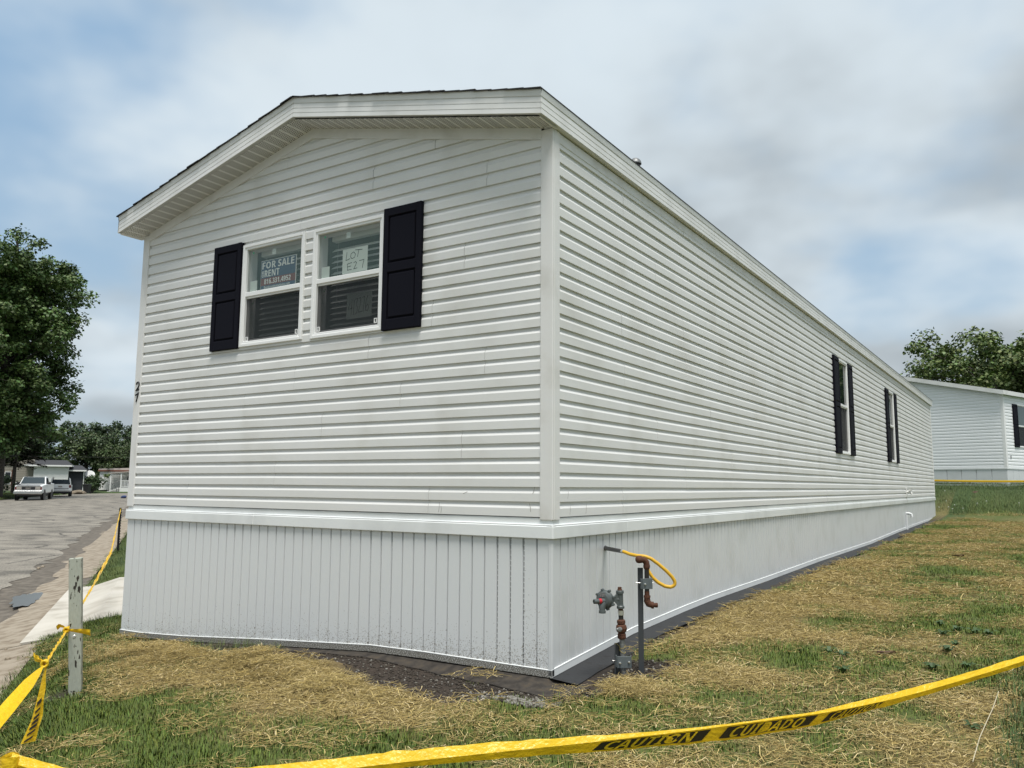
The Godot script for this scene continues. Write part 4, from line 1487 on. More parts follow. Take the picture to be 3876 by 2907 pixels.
func soffit(home: Node3D, y0: float) -> void:
	var box := node("soffit", home)
	var z0 := 0.0; var z1 := 0.244
	for side in [1.0, -1.0]:
		var x_out: float = 0.05 if side > 0 else -W - 0.10
		var span := absf(x_out + W / 2)
		var n := int(round(span / E4))
		for i in n:
			var d0 := span * i / n; var d1 := span * (i + 1) / n
			var mb := MB.new()
			# a raised rib, then the vented flat with slots cut through
			var P := func(d: float, z: float, drop: float) -> Vector3:
				var x: float = x_out - side * d
				return Vector3(x, y0 + (W / 2 - absf(x + W / 2)) * SL - drop, z)
			var face := func(a: Vector3, b: Vector3, c: Vector3, e: Vector3) -> void:
				if side > 0: mb.q(a, b, c, e)
				else: mb.q(e, c, b, a)
			var r := d0 + (d1 - d0) * 0.2
			var c1 := d0 + 0.006; var c2 := r - 0.006
			face.call(P.call(d0, z0, 0.0), P.call(d0, z1, 0.0), P.call(c1, z1, 0.003), P.call(c1, z0, 0.003))
			face.call(P.call(c1, z0, 0.003), P.call(c1, z1, 0.003), P.call(c2, z1, 0.003), P.call(c2, z0, 0.003))
			face.call(P.call(c2, z0, 0.003), P.call(c2, z1, 0.003), P.call(r, z1, 0.0), P.call(r, z0, 0.0))
			var cols := 4; var rows := 13
			for a in cols:
				for b in rows:
					var da: float = lerpf(r, d1, float(a) / cols); var db: float = lerpf(r, d1, float(a + 1) / cols)
					var za: float = lerpf(z0, z1, float(b) / rows); var zb: float = lerpf(z0, z1, float(b + 1) / rows)
					var dm := (db - da) * 0.12; var zm := (zb - za) * 0.28
					var sh := (zb - za) * (0.14 if a % 2 == 0 else -0.14)
					var o := [P.call(da, za, 0.0), P.call(da, zb, 0.0), P.call(db, zb, 0.0), P.call(db, za, 0.0)]
					var k := [P.call(da + dm, za + zm + sh, 0.0), P.call(da + dm, zb - zm + sh, 0.0), P.call(db - dm, zb - zm + sh, 0.0), P.call(db - dm, za + zm + sh, 0.0)]
					for e in 4:
						var f := (e + 1) % 4
						face.call(o[e], o[f], k[f], k[e])
			putw("soffit_panel", mb, M.soffit_vinyl, box)

func window_extras(win: Node3D, fr: Transform3D, w: Array, k: int) -> void:
	for s in [[w[0] + 0.115, 2.335, "dot_green", 0.008], [w[0] + 0.10, 1.865, "dot_dark_green", 0.007]]:
		var mb := MB.new()
		mb.xf = fr
		mb.lathe(Vector3(s[0], s[1], 0.0045 if s[1] > 2.0 else -0.0215), Vector3(0, 0, 1), [[0.0, 0.0], [s[3], 0.0], [s[3], 0.0012], [0.0, 0.0013]], 12)
		if s[1] < 2.0:
			mb.lathe(Vector3(s[0] + 0.012, s[1] + 0.013, -0.0215), Vector3(0, 0, 1), [[0.0, 0.0], [0.006, 0.0], [0.006, 0.0012], [0.0, 0.0013]], 10)
		var m: Material = M[s[2]]
		putw("sticker", mb, m, win)
	var mb := MB.new(); mb.xf = fr
	var cx: float = (w[0] + w[1]) / 2 - 0.02
	mb.box(Vector3(cx - 0.024, 2.285, -0.003), Vector3(cx + 0.024, 2.335, 0.002))
	putw("glass_label", mb, M.paper, win)
	mb = MB.new(); mb.xf = fr
	mb.box(Vector3(w[0] + 0.085, 1.965, -0.003), Vector3(w[0] + 0.175, 2.07, 0.002))
	putw("instruction_slip", mb, M.paper, win)
	mb = MB.new(); mb.xf = fr
	for c in [[w[0] + 0.062, 1.512], [w[1] - 0.100, 1.520]]:
		mb.box(Vector3(c[0], c[1], 0.004), Vector3(c[0] + 0.03, c[1] + 0.006, 0.014))
		mb.box(Vector3(c[0], c[1] + 0.034, 0.004), Vector3(c[0] + 0.03, c[1] + 0.040, 0.014))
		mb.box(Vector3(c[0], c[1] + 0.006, 0.004), Vector3(c[0] + 0.006, c[1] + 0.034, 0.014))
		mb.box(Vector3(c[0] + 0.024, c[1] + 0.006, 0.004), Vector3(c[0] + 0.03, c[1] + 0.034, 0.014))
	putw("screen_latch", mb, M.window_white, win)

# blinds, the sale sign and the hand-lettered sheets behind the panes
func window_things() -> void:
	var wn := [[-3.29, -2.472], [-2.367, -1.553]]
	var lb := ["white slatted blind hanging behind the for sale sign", "white slatted blind hanging behind the two handwritten sheets"]
	for k in 2:
		var b := thing("window_blind", lb[k], "blind", Vector3((wn[k][0] + wn[k][1]) / 2, 1.47, -0.14))
		var hw: float = (wn[k][1] - wn[k][0]) / 2 - 0.075
		var mb := MB.new()
		mb.box(Vector3(-hw, 0.86, -0.03), Vector3(hw, 0.925, 0.025), 0.003)
		put("head_rail", mb, M.blind_white, b)
		var y := 0.02
		while y < 0.83:
			mb = MB.new()
			mb.xf = Transform3D(Basis(Vector3.RIGHT, deg_to_rad(38.0 + rng.randf_range(-2, 2))), Vector3(0, y, 0))
			mb.box(Vector3(-hw, -0.0012, -0.025), Vector3(hw, 0.0012, 0.025))
			put("slat", mb, M.blind_white, b)
			y += 0.051
		mb = MB.new()
		for cx in [-hw * 0.75, hw * 0.75]: mb.tube([Vector3(cx, 0.0, 0.03), Vector3(cx, 0.87, 0.03)], 0.0012, 4)
		put("ladder_cord", mb, M.blind_white, b)
	var FR := Transform3D()
	# sale sign
	var s := thing("sale_sign", "blue and red for sale or rent sign with phone number behind the window glass", "sign", Vector3(-2.86, 1.965, -0.02))
	var mb := MB.new()
	mb.box(Vector3(-0.232, 0.0, -0.006), Vector3(0.232, 0.285, 0.0), 0.001)
	put("sign_board", mb, M.sign_white, s)
	for band in [["top_band", 0.118, 0.279, "sign_blue"], ["middle_band", 0.050, 0.118, "sign_red"], ["bottom_band", 0.005, 0.050, "sign_blue"]]:
		mb = MB.new()
		mb.q(Vector3(-0.227, band[1], 0.0012), Vector3(0.227, band[1], 0.0012), Vector3(0.227, band[2], 0.0012), Vector3(-0.227, band[2], 0.0012))
		put(band[0], mb, M[band[3]], s)
	var org := Transform3D(Basis(), s.position)
	letters("lettering", "FOR SALE", s, org, -0.212, 0.207, 0.205, 0.268, 0.0025, M.sign_white, 0.9)
	letters("lettering", "RENT", s, org, -0.178, 0.018, 0.128, 0.190, 0.0025, M.sign_white, 0.9)
	letters("lettering", "OR", s, org, -0.215, -0.188, 0.128, 0.190, 0.0025, M.sign_white, 0.7, PI / 2)
	letters("lettering", "816.331.4952", s, org, -0.180, 0.170, 0.060, 0.108, 0.0025, M.sign_white, 0.4)
	letters("lettering", "BayshoreHomeSales.com", s, org, -0.178, 0.162, 0.012, 0.044, 0.0025, M.sign_white, 0.2)
	# sheets
	var a := thing("paper_sheet", "pale paper sheet lettered LOT E27 taped inside the upper pane", "paper", Vector3(-2.06, 1.985, -0.02), deg_to_rad(0.0))
	mb = MB.new()
	mb.box(Vector3(0, 0, -0.002), Vector3(0.285, 0.212, 0.0))
	put("sheet", mb, M.paper, a)
	mb = MB.new()
	var lot := [[[0.050, 0.185], [0.040, 0.115], [0.088, 0.125]], [[0.128, 0.178], [0.098, 0.165], [0.092, 0.140], [0.108, 0.122], [0.138, 0.128], [0.148, 0.155], [0.128, 0.178]], [[0.145, 0.192], [0.225, 0.186]], [[0.185, 0.189], [0.172, 0.128]]]
	var e27 := [[[0.110, 0.088], [0.058, 0.082], [0.062, 0.028], [0.108, 0.030]], [[0.062, 0.056], [0.100, 0.060]], [[0.130, 0.082], [0.150, 0.092], [0.164, 0.080], [0.148, 0.052], [0.132, 0.030], [0.172, 0.034]], [[0.195, 0.092], [0.248, 0.096], [0.236, 0.058], [0.232, 0.026]]]
	strokes(mb, lot + e27, 0.0052, 0.0012)
	put("handwriting", mb, M.marker, a)
	var b2 := thing("paper_sheet", "grey-looking paper sheet lettered 413276 behind the lower insect screen", "paper", Vector3(-2.02, 1.597, -0.045))
	mb = MB.new()
	mb.box(Vector3(0, 0, -0.002), Vector3(0.283, 0.214, 0.0))
	put("sheet", mb, M.paper, b2)
	mb = MB.new()
	var num := [[[0.040, 0.150], [0.022, 0.085], [0.066, 0.092]], [[0.062, 0.165], [0.054, 0.035]], [[0.088, 0.160], [0.082, 0.032]], [[0.100, 0.162], [0.124, 0.168], [0.112, 0.115], [0.128, 0.085], [0.116, 0.042], [0.098, 0.035]], [[0.140, 0.165], [0.162, 0.172], [0.156, 0.110], [0.136, 0.048], [0.178, 0.052]], [[0.178, 0.168], [0.206, 0.176], [0.190, 0.045]], [[0.236, 0.180], [0.216, 0.110], [0.218, 0.055], [0.240, 0.050], [0.252, 0.082], [0.240, 0.108], [0.220, 0.085]]]
	strokes(mb, num, 0.0048, 0.0012)
	put("handwriting", mb, M.marker, b2)

# rubber ground strips laid along the skirting
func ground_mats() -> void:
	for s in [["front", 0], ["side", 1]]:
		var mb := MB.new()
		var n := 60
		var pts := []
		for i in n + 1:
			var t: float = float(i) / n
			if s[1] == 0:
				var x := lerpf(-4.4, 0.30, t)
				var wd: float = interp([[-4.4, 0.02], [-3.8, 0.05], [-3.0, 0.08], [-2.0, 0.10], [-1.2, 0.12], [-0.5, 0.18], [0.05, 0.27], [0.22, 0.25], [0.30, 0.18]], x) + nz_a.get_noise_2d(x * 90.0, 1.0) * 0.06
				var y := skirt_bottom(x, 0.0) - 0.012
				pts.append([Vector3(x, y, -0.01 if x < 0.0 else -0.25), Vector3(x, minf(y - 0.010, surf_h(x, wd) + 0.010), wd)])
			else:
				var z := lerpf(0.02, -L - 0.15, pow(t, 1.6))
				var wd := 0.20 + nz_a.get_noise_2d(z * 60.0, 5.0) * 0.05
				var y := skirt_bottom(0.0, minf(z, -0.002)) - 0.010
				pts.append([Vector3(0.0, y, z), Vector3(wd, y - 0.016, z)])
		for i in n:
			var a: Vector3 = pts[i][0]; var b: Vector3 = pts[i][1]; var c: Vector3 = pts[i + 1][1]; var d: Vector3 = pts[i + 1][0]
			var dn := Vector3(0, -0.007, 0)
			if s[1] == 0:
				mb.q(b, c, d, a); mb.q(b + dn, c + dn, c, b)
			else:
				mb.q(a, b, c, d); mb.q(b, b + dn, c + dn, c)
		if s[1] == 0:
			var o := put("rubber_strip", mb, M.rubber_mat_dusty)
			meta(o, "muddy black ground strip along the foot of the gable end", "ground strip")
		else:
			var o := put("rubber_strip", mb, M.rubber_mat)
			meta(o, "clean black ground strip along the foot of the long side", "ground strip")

# ---------------------------------------------------------------- gas risers
func cr(u: float, y: float, d: float) -> Vector3:
	# helper for laying out: u metres to the right and d metres away on the line of sight of the street corner
	return Vector3(CAM.x + RT.x * u + FW.x * d, y, CAM.z + RT.y * u + FW.y * d)

func gas() -> void:
	var base := Vector3(0.42, -0.99, -0.22)
	var g := thing("gas_riser", "rusty gas riser pipe with grey disc-shaped pressure regulator beside the skirting", "gas riser", base)
	var R := Vector3(RT.x, 0, RT.y); var F := Vector3(FW.x, 0, FW.y)
	var lean := func(h: float) -> Vector3: return Vector3(0, h, 0) - R * 0.035 * h
	var up: Vector3 = (lean.call(1.0) as Vector3).normalized()
	var seg := func(called: String, prof: Array, m: Material) -> void:
		var mb := MB.new()
		mb.lathe(Vector3.ZERO, up, prof, 20)
		put(called, mb, m, g)
	seg.call("riser_pipe", [[0.0175, -0.06], [0.0175, 0.222], [0.0, 0.222]], M.galvanized)
	seg.call("valve_body", [[0.017, 0.212], [0.022, 0.216], [0.028, 0.222], [0.028, 0.246], [0.022, 0.252], [0.033, 0.266], [0.037, 0.283], [0.033, 0.300], [0.023, 0.310], [0.028, 0.316], [0.028, 0.332], [0.022, 0.338], [0.017, 0.340]], M.rust)
	seg.call("nipple", [[0.0162, 0.336], [0.0162, 0.374], [0.0, 0.374]], M.black_pipe)
	seg.call("coupling", [[0.0162, 0.366], [0.0195, 0.368], [0.0195, 0.398], [0.016, 0.399]], M.bright_metal)
	seg.call("rusted_nipple", [[0.0165, 0.398], [0.0165, 0.416]], M.rust)
	seg.call("tee_body", [[0.016, 0.409], [0.025, 0.410], [0.026, 0.413], [0.026, 0.424], [0.0205, 0.430], [0.0195, 0.440], [0.0205, 0.498], [0.0205, 0.505], [0.026, 0.509], [0.026, 0.524], [0.024, 0.527], [0.012, 0.528]], M.regulator_gray)
	seg.call("plug", [[0.0165, 0.526], [0.0165, 0.534], [0.013, 0.536], [0.013, 0.549], [0.0, 0.550]], M.rust)
	# valve key
	var mb := MB.new()
	var vc: Vector3 = lean.call(0.281)
	mb.lathe(vc - F * 0.02 - R * 0.01, -F - R * 0.35, [[0.016, 0.0], [0.016, 0.018], [0.011, 0.020], [0.011, 0.032], [0.0, 0.033]], 12)
	mb.lathe(vc - F * 0.036 - R * 0.015, -R, [[0.008, -0.012], [0.010, 0.0], [0.010, 0.022], [0.0, 0.026]], 10)
	put("valve_key", mb, M.galvanized, g)
	# regulator, its disc turned three quarters to the view
	var ax := (-F * 0.86 - R * 0.50).normalized()
	var c: Vector3 = (lean.call(0.469) as Vector3) - R * 0.100 - F * 0.01
	mb = MB.new()
	mb.lathe(c, ax, [[0.0, -0.034], [0.030, -0.032], [0.052, -0.014], [0.060, -0.004], [0.062, 0.0], [0.062, 0.008], [0.056, 0.012], [0.050, 0.024], [0.034, 0.032], [0.0, 0.034]], 28)
	for k in 8:
		var a := TAU * k / 8.0 + 0.3
		var s1 := ax.cross(Vector3.UP).normalized(); var s2 := ax.cross(s1)
		mb.lathe(c + (s1 * cos(a) + s2 * sin(a)) * 0.064 - ax * 0.010, ax, [[0.0, 0.0], [0.0085, 0.0], [0.0085, 0.024], [0.0, 0.026]], 8)
	put("diaphragm_case", mb, M.regulator_gray, g)
	mb = MB.new()
	var ad := (-R * 0.88 - F * 0.47).normalized()
	var a0 := c + ax * 0.030 + Vector3(0, -0.006, 0)
	mb.lathe(a0, ad, [[0.0, -0.02], [0.0165, -0.02], [0.0165, 0.060], [0.0, 0.060]], 16)
	mb.lathe(a0 + ad * 0.058, ad, [[0.0165, 0.0], [0.0155, 0.016], [0.012, 0.018], [0.012, 0.014], [0.0, 0.014]], 16)
	mb.tube([a0 - ad * 0.005 + Vector3(0, -0.01, 0), a0 + ad * 0.012 + Vector3(0, -0.034, 0), a0 + ad * 0.010 + Vector3(0, -0.062, 0)], [0.020, 0.024, 0.019], 14)
	mb.lathe(a0 + ad * 0.010 + Vector3(0, -0.060, 0), Vector3.DOWN, [[0.019, 0.0], [0.023, 0.002], [0.023, 0.018], [0.017, 0.019], [0.017, 0.006], [0.0, 0.006]], 16)
	put("adjuster", mb, M.regulator_gray, g)
	mb = MB.new()
	mb.lathe(a0 + ad * 0.016, ad, [[0.0172, 0.004], [0.0172, 0.024]], 16)
	put("warning_label", mb, M.label_red, g)
	mb = MB.new()
	var lf := ax
	var ls := Vector3.UP.cross(lf).normalized()
	mb.xf = Transform3D(Basis(ls, Vector3.UP, lf), c + lf * 0.034 + Vector3(0, 0.034, 0) - ls * 0.006)
	mb.box(Vector3(-0.018, -0.014, -0.012), Vector3(0.018, 0.014, 0.001))
	put("name_plate", mb, M.galvanized, g)
	mb = MB.new()
	mb.tube([c + R * 0.02 + F * 0.01, c + R * 0.060 + F * 0.01, lean.call(0.469)], [0.030, 0.016, 0.020], 12)
	mb.xf = Transform3D(Basis(R, up, -F), (lean.call(0.469) as Vector3) - R * 0.046)
	mb.prism(PackedVector2Array([Vector2(-0.012, -0.004), Vector2(0.004, -0.012), Vector2(0.03, -0.045), Vector2(0.036, -0.03), Vector2(0.036, 0.03), Vector2(0.03, 0.045), Vector2(0.004, 0.012)]), -0.016, 0.016)
	put("flange", mb, M.regulator_gray, g)
	# bracket to a stub of angle iron
	mb = MB.new()
	mb.xf = Transform3D(Basis(R, Vector3.UP, -F), Vector3.ZERO)
	mb.box(Vector3(-0.043, 0.034, 0.021), Vector3(0.046, 0.108, 0.027), 0.001)
	mb.box(Vector3(0.046, 0.034, -0.012), Vector3(0.051, 0.112, 0.0265), 0.001)
	mb.box(Vector3(-0.052, 0.038, -0.012), Vector3(-0.044, 0.112, 0.018), 0.001)
	put("bracket", mb, M.bracket_gray, g)
	mb = MB.new()
	for p in [[-0.025, 0.066], [0.034, 0.072]]:
		mb.lathe(R * p[0] + Vector3(0, p[1], 0) - F * 0.027, -F, [[0.0, 0.0], [0.0075, 0.0], [0.0075, 0.006], [0.0045, 0.007], [0.0045, 0.012], [0.0, 0.012]], 6)
	mb.lathe(R * -0.052 + Vector3(0, 0.074, 0), -R, [[0.004, 0.0], [0.004, 0.018], [0.0, 0.018]], 8)
	put("bolt", mb, M.bright_metal, g)
	mb = MB.new()
	mb.xf = Transform3D(Basis(R, Vector3.UP, -F), Vector3.ZERO)
	mb.box(Vector3(-0.056, -0.08, -0.016), Vector3(-0.020, 0.186, -0.012))
	mb.box(Vector3(-0.056, -0.08, -0.012), Vector3(-0.052, 0.186, 0.020))
	put("angle_iron", mb, M.post_gray, g)
	mb = MB.new()
	for h in [0.138, 0.168]:
		var path := []
		for k in 17:
			var a := TAU * k / 16.0
			path.append((lean.call(h + 0.012 * sin(a + h * 40.0)) as Vector3) + (R * cos(a) + F * sin(a)) * 0.0195)
		mb.tube(path, 0.0013, 5)
	mb.tube([(lean.call(0.168) as Vector3) - R * 0.019, Vector3(0, 0.186, 0) - R * 0.045, Vector3(0, 0.184, 0) - R * 0.056 - F * 0.02], 0.0013, 5)
	put("tracer_wire", mb, M.wire_yellow, g)

	# second stand: angle iron post, clamped pipe with elbows, yellow hose
	base = Vector3(0.52, -0.985, -0.29)
	g = thing("gas_stand", "dark angle iron stake clamping a rusty elbowed pipe and yellow gas hose", "gas pipe", base)
	mb = MB.new()
	mb.xf = Transform3D(Basis(R, Vector3.UP, -F), Vector3.ZERO)
	mb.box(Vector3(-0.020, -0.10, -0.004), Vector3(0.016, 0.67, 0.0), 0.0008)
	mb.box(Vector3(0.012, -0.10, -0.034), Vector3(0.016, 0.668, -0.004), 0.0008)
	put("angle_iron", mb, M.post_gray, g)
	var px := 0.038
	var pipe := func(a: float, b: float, r: float, m: Material, called: String) -> void:
		var t := MB.new()
		t.lathe(R * px - F * 0.018, Vector3.UP, [[0.0, a], [r, a], [r, b], [0.0, b]], 16)
		put(called, t, m, g)
	pipe.call(0.485, 0.665, 0.0155, M.black_pipe, "pipe")
	pipe.call(0.455, 0.520, 0.0165, M.rust, "rusted_pipe_end")
	mb = MB.new()
	mb.xf = Transform3D(Basis(R, Vector3.UP, -F), Vector3(0, 0, 0))
	mb.box(Vector3(0.004, 0.536, 0.036), Vector3(0.052, 0.604, 0.041), 0.001)
	mb.box(Vector3(0.050, 0.536, -0.004), Vector3(0.073, 0.606, 0.034), 0.001)
	mb.box(Vector3(-0.004, 0.536, -0.002), Vector3(0.003, 0.600, 0.034), 0.001)
	put("bracket", mb, M.bracket_gray, g)
	mb = MB.new()
	mb.lathe(R * 0.022 - F * 0.041 + Vector3(0, 0.568, 0), -F, [[0.0, 0.0], [0.007, 0.0], [0.007, 0.006], [0.004, 0.007], [0.004, 0.011], [0.0, 0.011]], 6)
	mb.lathe(R * -0.004 - F * 0.015 + Vector3(0, 0.573, 0), -R, [[0.0042, 0.0], [0.0042, 0.030], [0.0, 0.030]], 8)
	mb.lathe(R * 0.073 - F * 0.02 + Vector3(0, 0.574, 0), R, [[0.0042, -0.018], [0.0042, 0.006], [0.0, 0.006]], 8)
	put("bolt", mb, M.bright_metal, g)
	# upper elbow and end cap
	mb = MB.new()
	var o := R * px - F * 0.018
	mb.lathe(o, Vector3.UP, [[0.017, 0.662], [0.0225, 0.676], [0.0225, 0.690], [0.018, 0.692]], 18)
	mb.tube([o + Vector3(0, 0.688, 0), o + Vector3(0, 0.706, 0) - R * 0.002, o + Vector3(0, 0.722, 0) - R * 0.016 - F * 0.004, o + Vector3(0, 0.727, 0) - R * 0.038 - F * 0.010], [0.0205, 0.021, 0.021, 0.020], 16)
	put("elbow", mb, M.rust, g)
	mb = MB.new()
	mb.lathe(o + Vector3(0, 0.727, 0) - R * 0.036 - F * 0.010, -R - F * 0.3, [[0.019, 0.0], [0.0245, 0.002], [0.0245, 0.022], [0.022, 0.032], [0.013, 0.039], [0.0, 0.041]], 18)
	put("end_cap", mb, M.rust, g)
	# lower elbow and nipple
	mb = MB.new()
	mb.lathe(o, Vector3.UP, [[0.017, 0.478], [0.0225, 0.478], [0.0225, 0.492], [0.018, 0.493]], 18)
	mb.tube([o + Vector3(0, 0.480, 0), o + Vector3(0, 0.458, 0), o + Vector3(0, 0.438, 0) + R * 0.010, o + Vector3(0, 0.430, 0) + R * 0.034], [0.019, 0.0225, 0.0225, 0.019], 16)
	mb.lathe(o + Vector3(0, 0.430, 0) + R * 0.028, R, [[0.018, 0.0], [0.0225, 0.001], [0.0225, 0.014], [0.016, 0.015]], 18)
	put("elbow", mb, M.rust, g)
	mb = MB.new()
	mb.lathe(o + Vector3(0, 0.430, 0) + R * 0.040, R, [[0.014, 0.0], [0.014, 0.012], [0.0155, 0.014], [0.0155, 0.029], [0.011, 0.030], [0.0, 0.028]], 8)
	put("nipple", mb, M.rust, g)
	# hose: leaves the fitting, passes behind the elbow, loops out to the right and returns behind the pipe
	var hp := []
	var raw := [[-0.094, 0.764, -0.15], [-0.055, 0.750, -0.10], [-0.015, 0.744, -0.055], [0.035, 0.742, -0.035], [0.075, 0.728, -0.03], [0.125, 0.692, -0.025], [0.172, 0.652, -0.02], [0.212, 0.612, -0.02], [0.232, 0.580, -0.02], [0.230, 0.556, -0.02], [0.205, 0.542, -0.022], [0.165, 0.548, -0.026], [0.120, 0.572, -0.030], [0.085, 0.604, -0.034], [0.058, 0.645, -0.04], [0.046, 0.690, -0.045], [0.040, 0.722, -0.030]]
	var cv := Curve3D.new()
	for i in raw.size():
		var p: Vector3 = R * raw[i][0] + Vector3(0, raw[i][1], 0) - F * raw[i][2]
		var a: Array = raw[maxi(i - 1, 0)]; var b: Array = raw[mini(i + 1, raw.size() - 1)]
		var tg: Vector3 = (R * (b[0] - a[0]) + Vector3(0, b[1] - a[1], 0) - F * (b[2] - a[2])) / 6.0
		cv.add_point(p, -tg, tg)
	var bl := cv.get_baked_length()
	for i in 61: hp.append(cv.sample_baked(bl * i / 60.0))
	mb = MB.new()
	mb.tube(hp, 0.0118, 12)
	put("hose", mb, M.hose_yellow, g)
	# fitting and the black pipe that enters the skirting
	var inn := Vector3(0.0, -0.24, -0.80) - base
	var out: Vector3 = hp[0]
	var dv := (out - inn).normalized()
	mb = MB.new()
	mb.lathe(out, -dv, [[0.0, -0.006], [0.0125, -0.006], [0.0125, 0.010], [0.0155, 0.011], [0.0155, 0.030], [0.0125, 0.031], [0.0125, 0.045], [0.0, 0.046]], 6)
	put("fitting", mb, M.bright_metal, g)
	mb = MB.new()
	mb.tube([out - dv * 0.04, inn + dv * 0.03, inn + dv * 0.008, inn - dv * 0.02], [0.0135, 0.0155, 0.021, 0.021], 14)
	put("supply_pipe", mb, M.black_pipe, g)

# ---------------------------------------------------------------- tape
func curve_of(pts: Array, n: int) -> Array:
	var cv := Curve3D.new()
	for i in pts.size():
		var a: Vector3 = pts[maxi(i - 1, 0)]; var b: Vector3 = pts[mini(i + 1, pts.size() - 1)]
		var tg := (b - a) / 6.0
		cv.add_point(pts[i], -tg, tg)
	var l := cv.get_baked_length()
	var out := []
	for i in n + 1: out.append(cv.sample_baked(l * i / n))
	return out

# a ribbon folded along a crease: above(k) and below(k) are offsets from the crease to the two edges
func folded(mb: MB, path: Array, above: Array, below: Array) -> void:
	for i in path.size() - 1:
		var a: Vector3 = path[i]; var b: Vector3 = path[i + 1]
		for s in [above, below]:
			var e0: Vector3 = s[i]; var e1: Vector3 = s[i + 1]
			for h in 2:
				var k0 := h / 2.0; var k1 := (h + 1) / 2.0
				mb.q(a + e0 * k0, b + e1 * k0, b + e1 * k1, a + e0 * k1)

func band_text(called: String, txt: String, parent: Node3D, path: Array, edge: Array, s0: float, s1: float, v0: float, v1: float, off: Vector3, m: Material, slant := 0.0) -> void:
	# bends flat lettering (or a plain block when txt is empty) along a tape face
	var src := PackedVector3Array()
	if txt == "":
		var n := 24
		for i in n:
			var a := float(i) / n; var b := float(i + 1) / n
			src.append_array([Vector3(a, 0, 0), Vector3(b, 0, 0), Vector3(b, 1, 0), Vector3(a, 0, 0), Vector3(b, 1, 0), Vector3(a, 1, 0)])
	else:
		var t := text_mesh(txt, 0.1, 0.7, 0.0)
		var bb := t.get_aabb()
		var arr := t.get_mesh_arrays()
		var vs: PackedVector3Array = arr[Mesh.ARRAY_VERTEX]
		var id: PackedInt32Array = arr[Mesh.ARRAY_INDEX]
		for i in id: src.append(Vector3((vs[i].x - bb.position.x) / bb.size.x, (vs[i].y - bb.position.y) / bb.size.y, 0))
	var mb := MB.new()
	var n := path.size() - 1
	for i in range(0, src.size(), 3):
		var q := []
		for k in 3:
			var p := src[i + k]
			var vv := lerpf(v0, v1, 1.0 - p.y)
			var s := clampf(lerpf(s0, s1, p.x) - slant * (vv - 0.5), 0.0, 0.9999) * n
			var j := int(s)
			var c: Vector3 = (path[j] as Vector3).lerp(path[j + 1], s - j)
			var e: Vector3 = (edge[j] as Vector3).lerp(edge[j + 1], s - j)
			q.append(c + e * vv + off)
		mb.tri(q[0], q[1], q[2])
	put(called, mb, m, parent)

func stake(called_label: String, at: Vector3, top: float) -> void:
	var t := thing("wooden_stake", called_label, "stake", at)
	var mb := MB.new()
	mb.box(Vector3(-0.018, 0.04, -0.018), Vector3(0.018, top, 0.018), 0.003)
	put("shaft", mb, M.post_paint, t)
	mb = MB.new()
	var a := Vector3(0, -0.18, 0)
	var c := [Vector3(-0.018, 0.04, -0.018), Vector3(0.018, 0.04, -0.018), Vector3(0.018, 0.04, 0.018), Vector3(-0.018, 0.04, 0.018)]
	for i in 4: mb.tri(c[i], c[(i + 1) % 4], a)
	put("point", mb, M.post_paint, t)

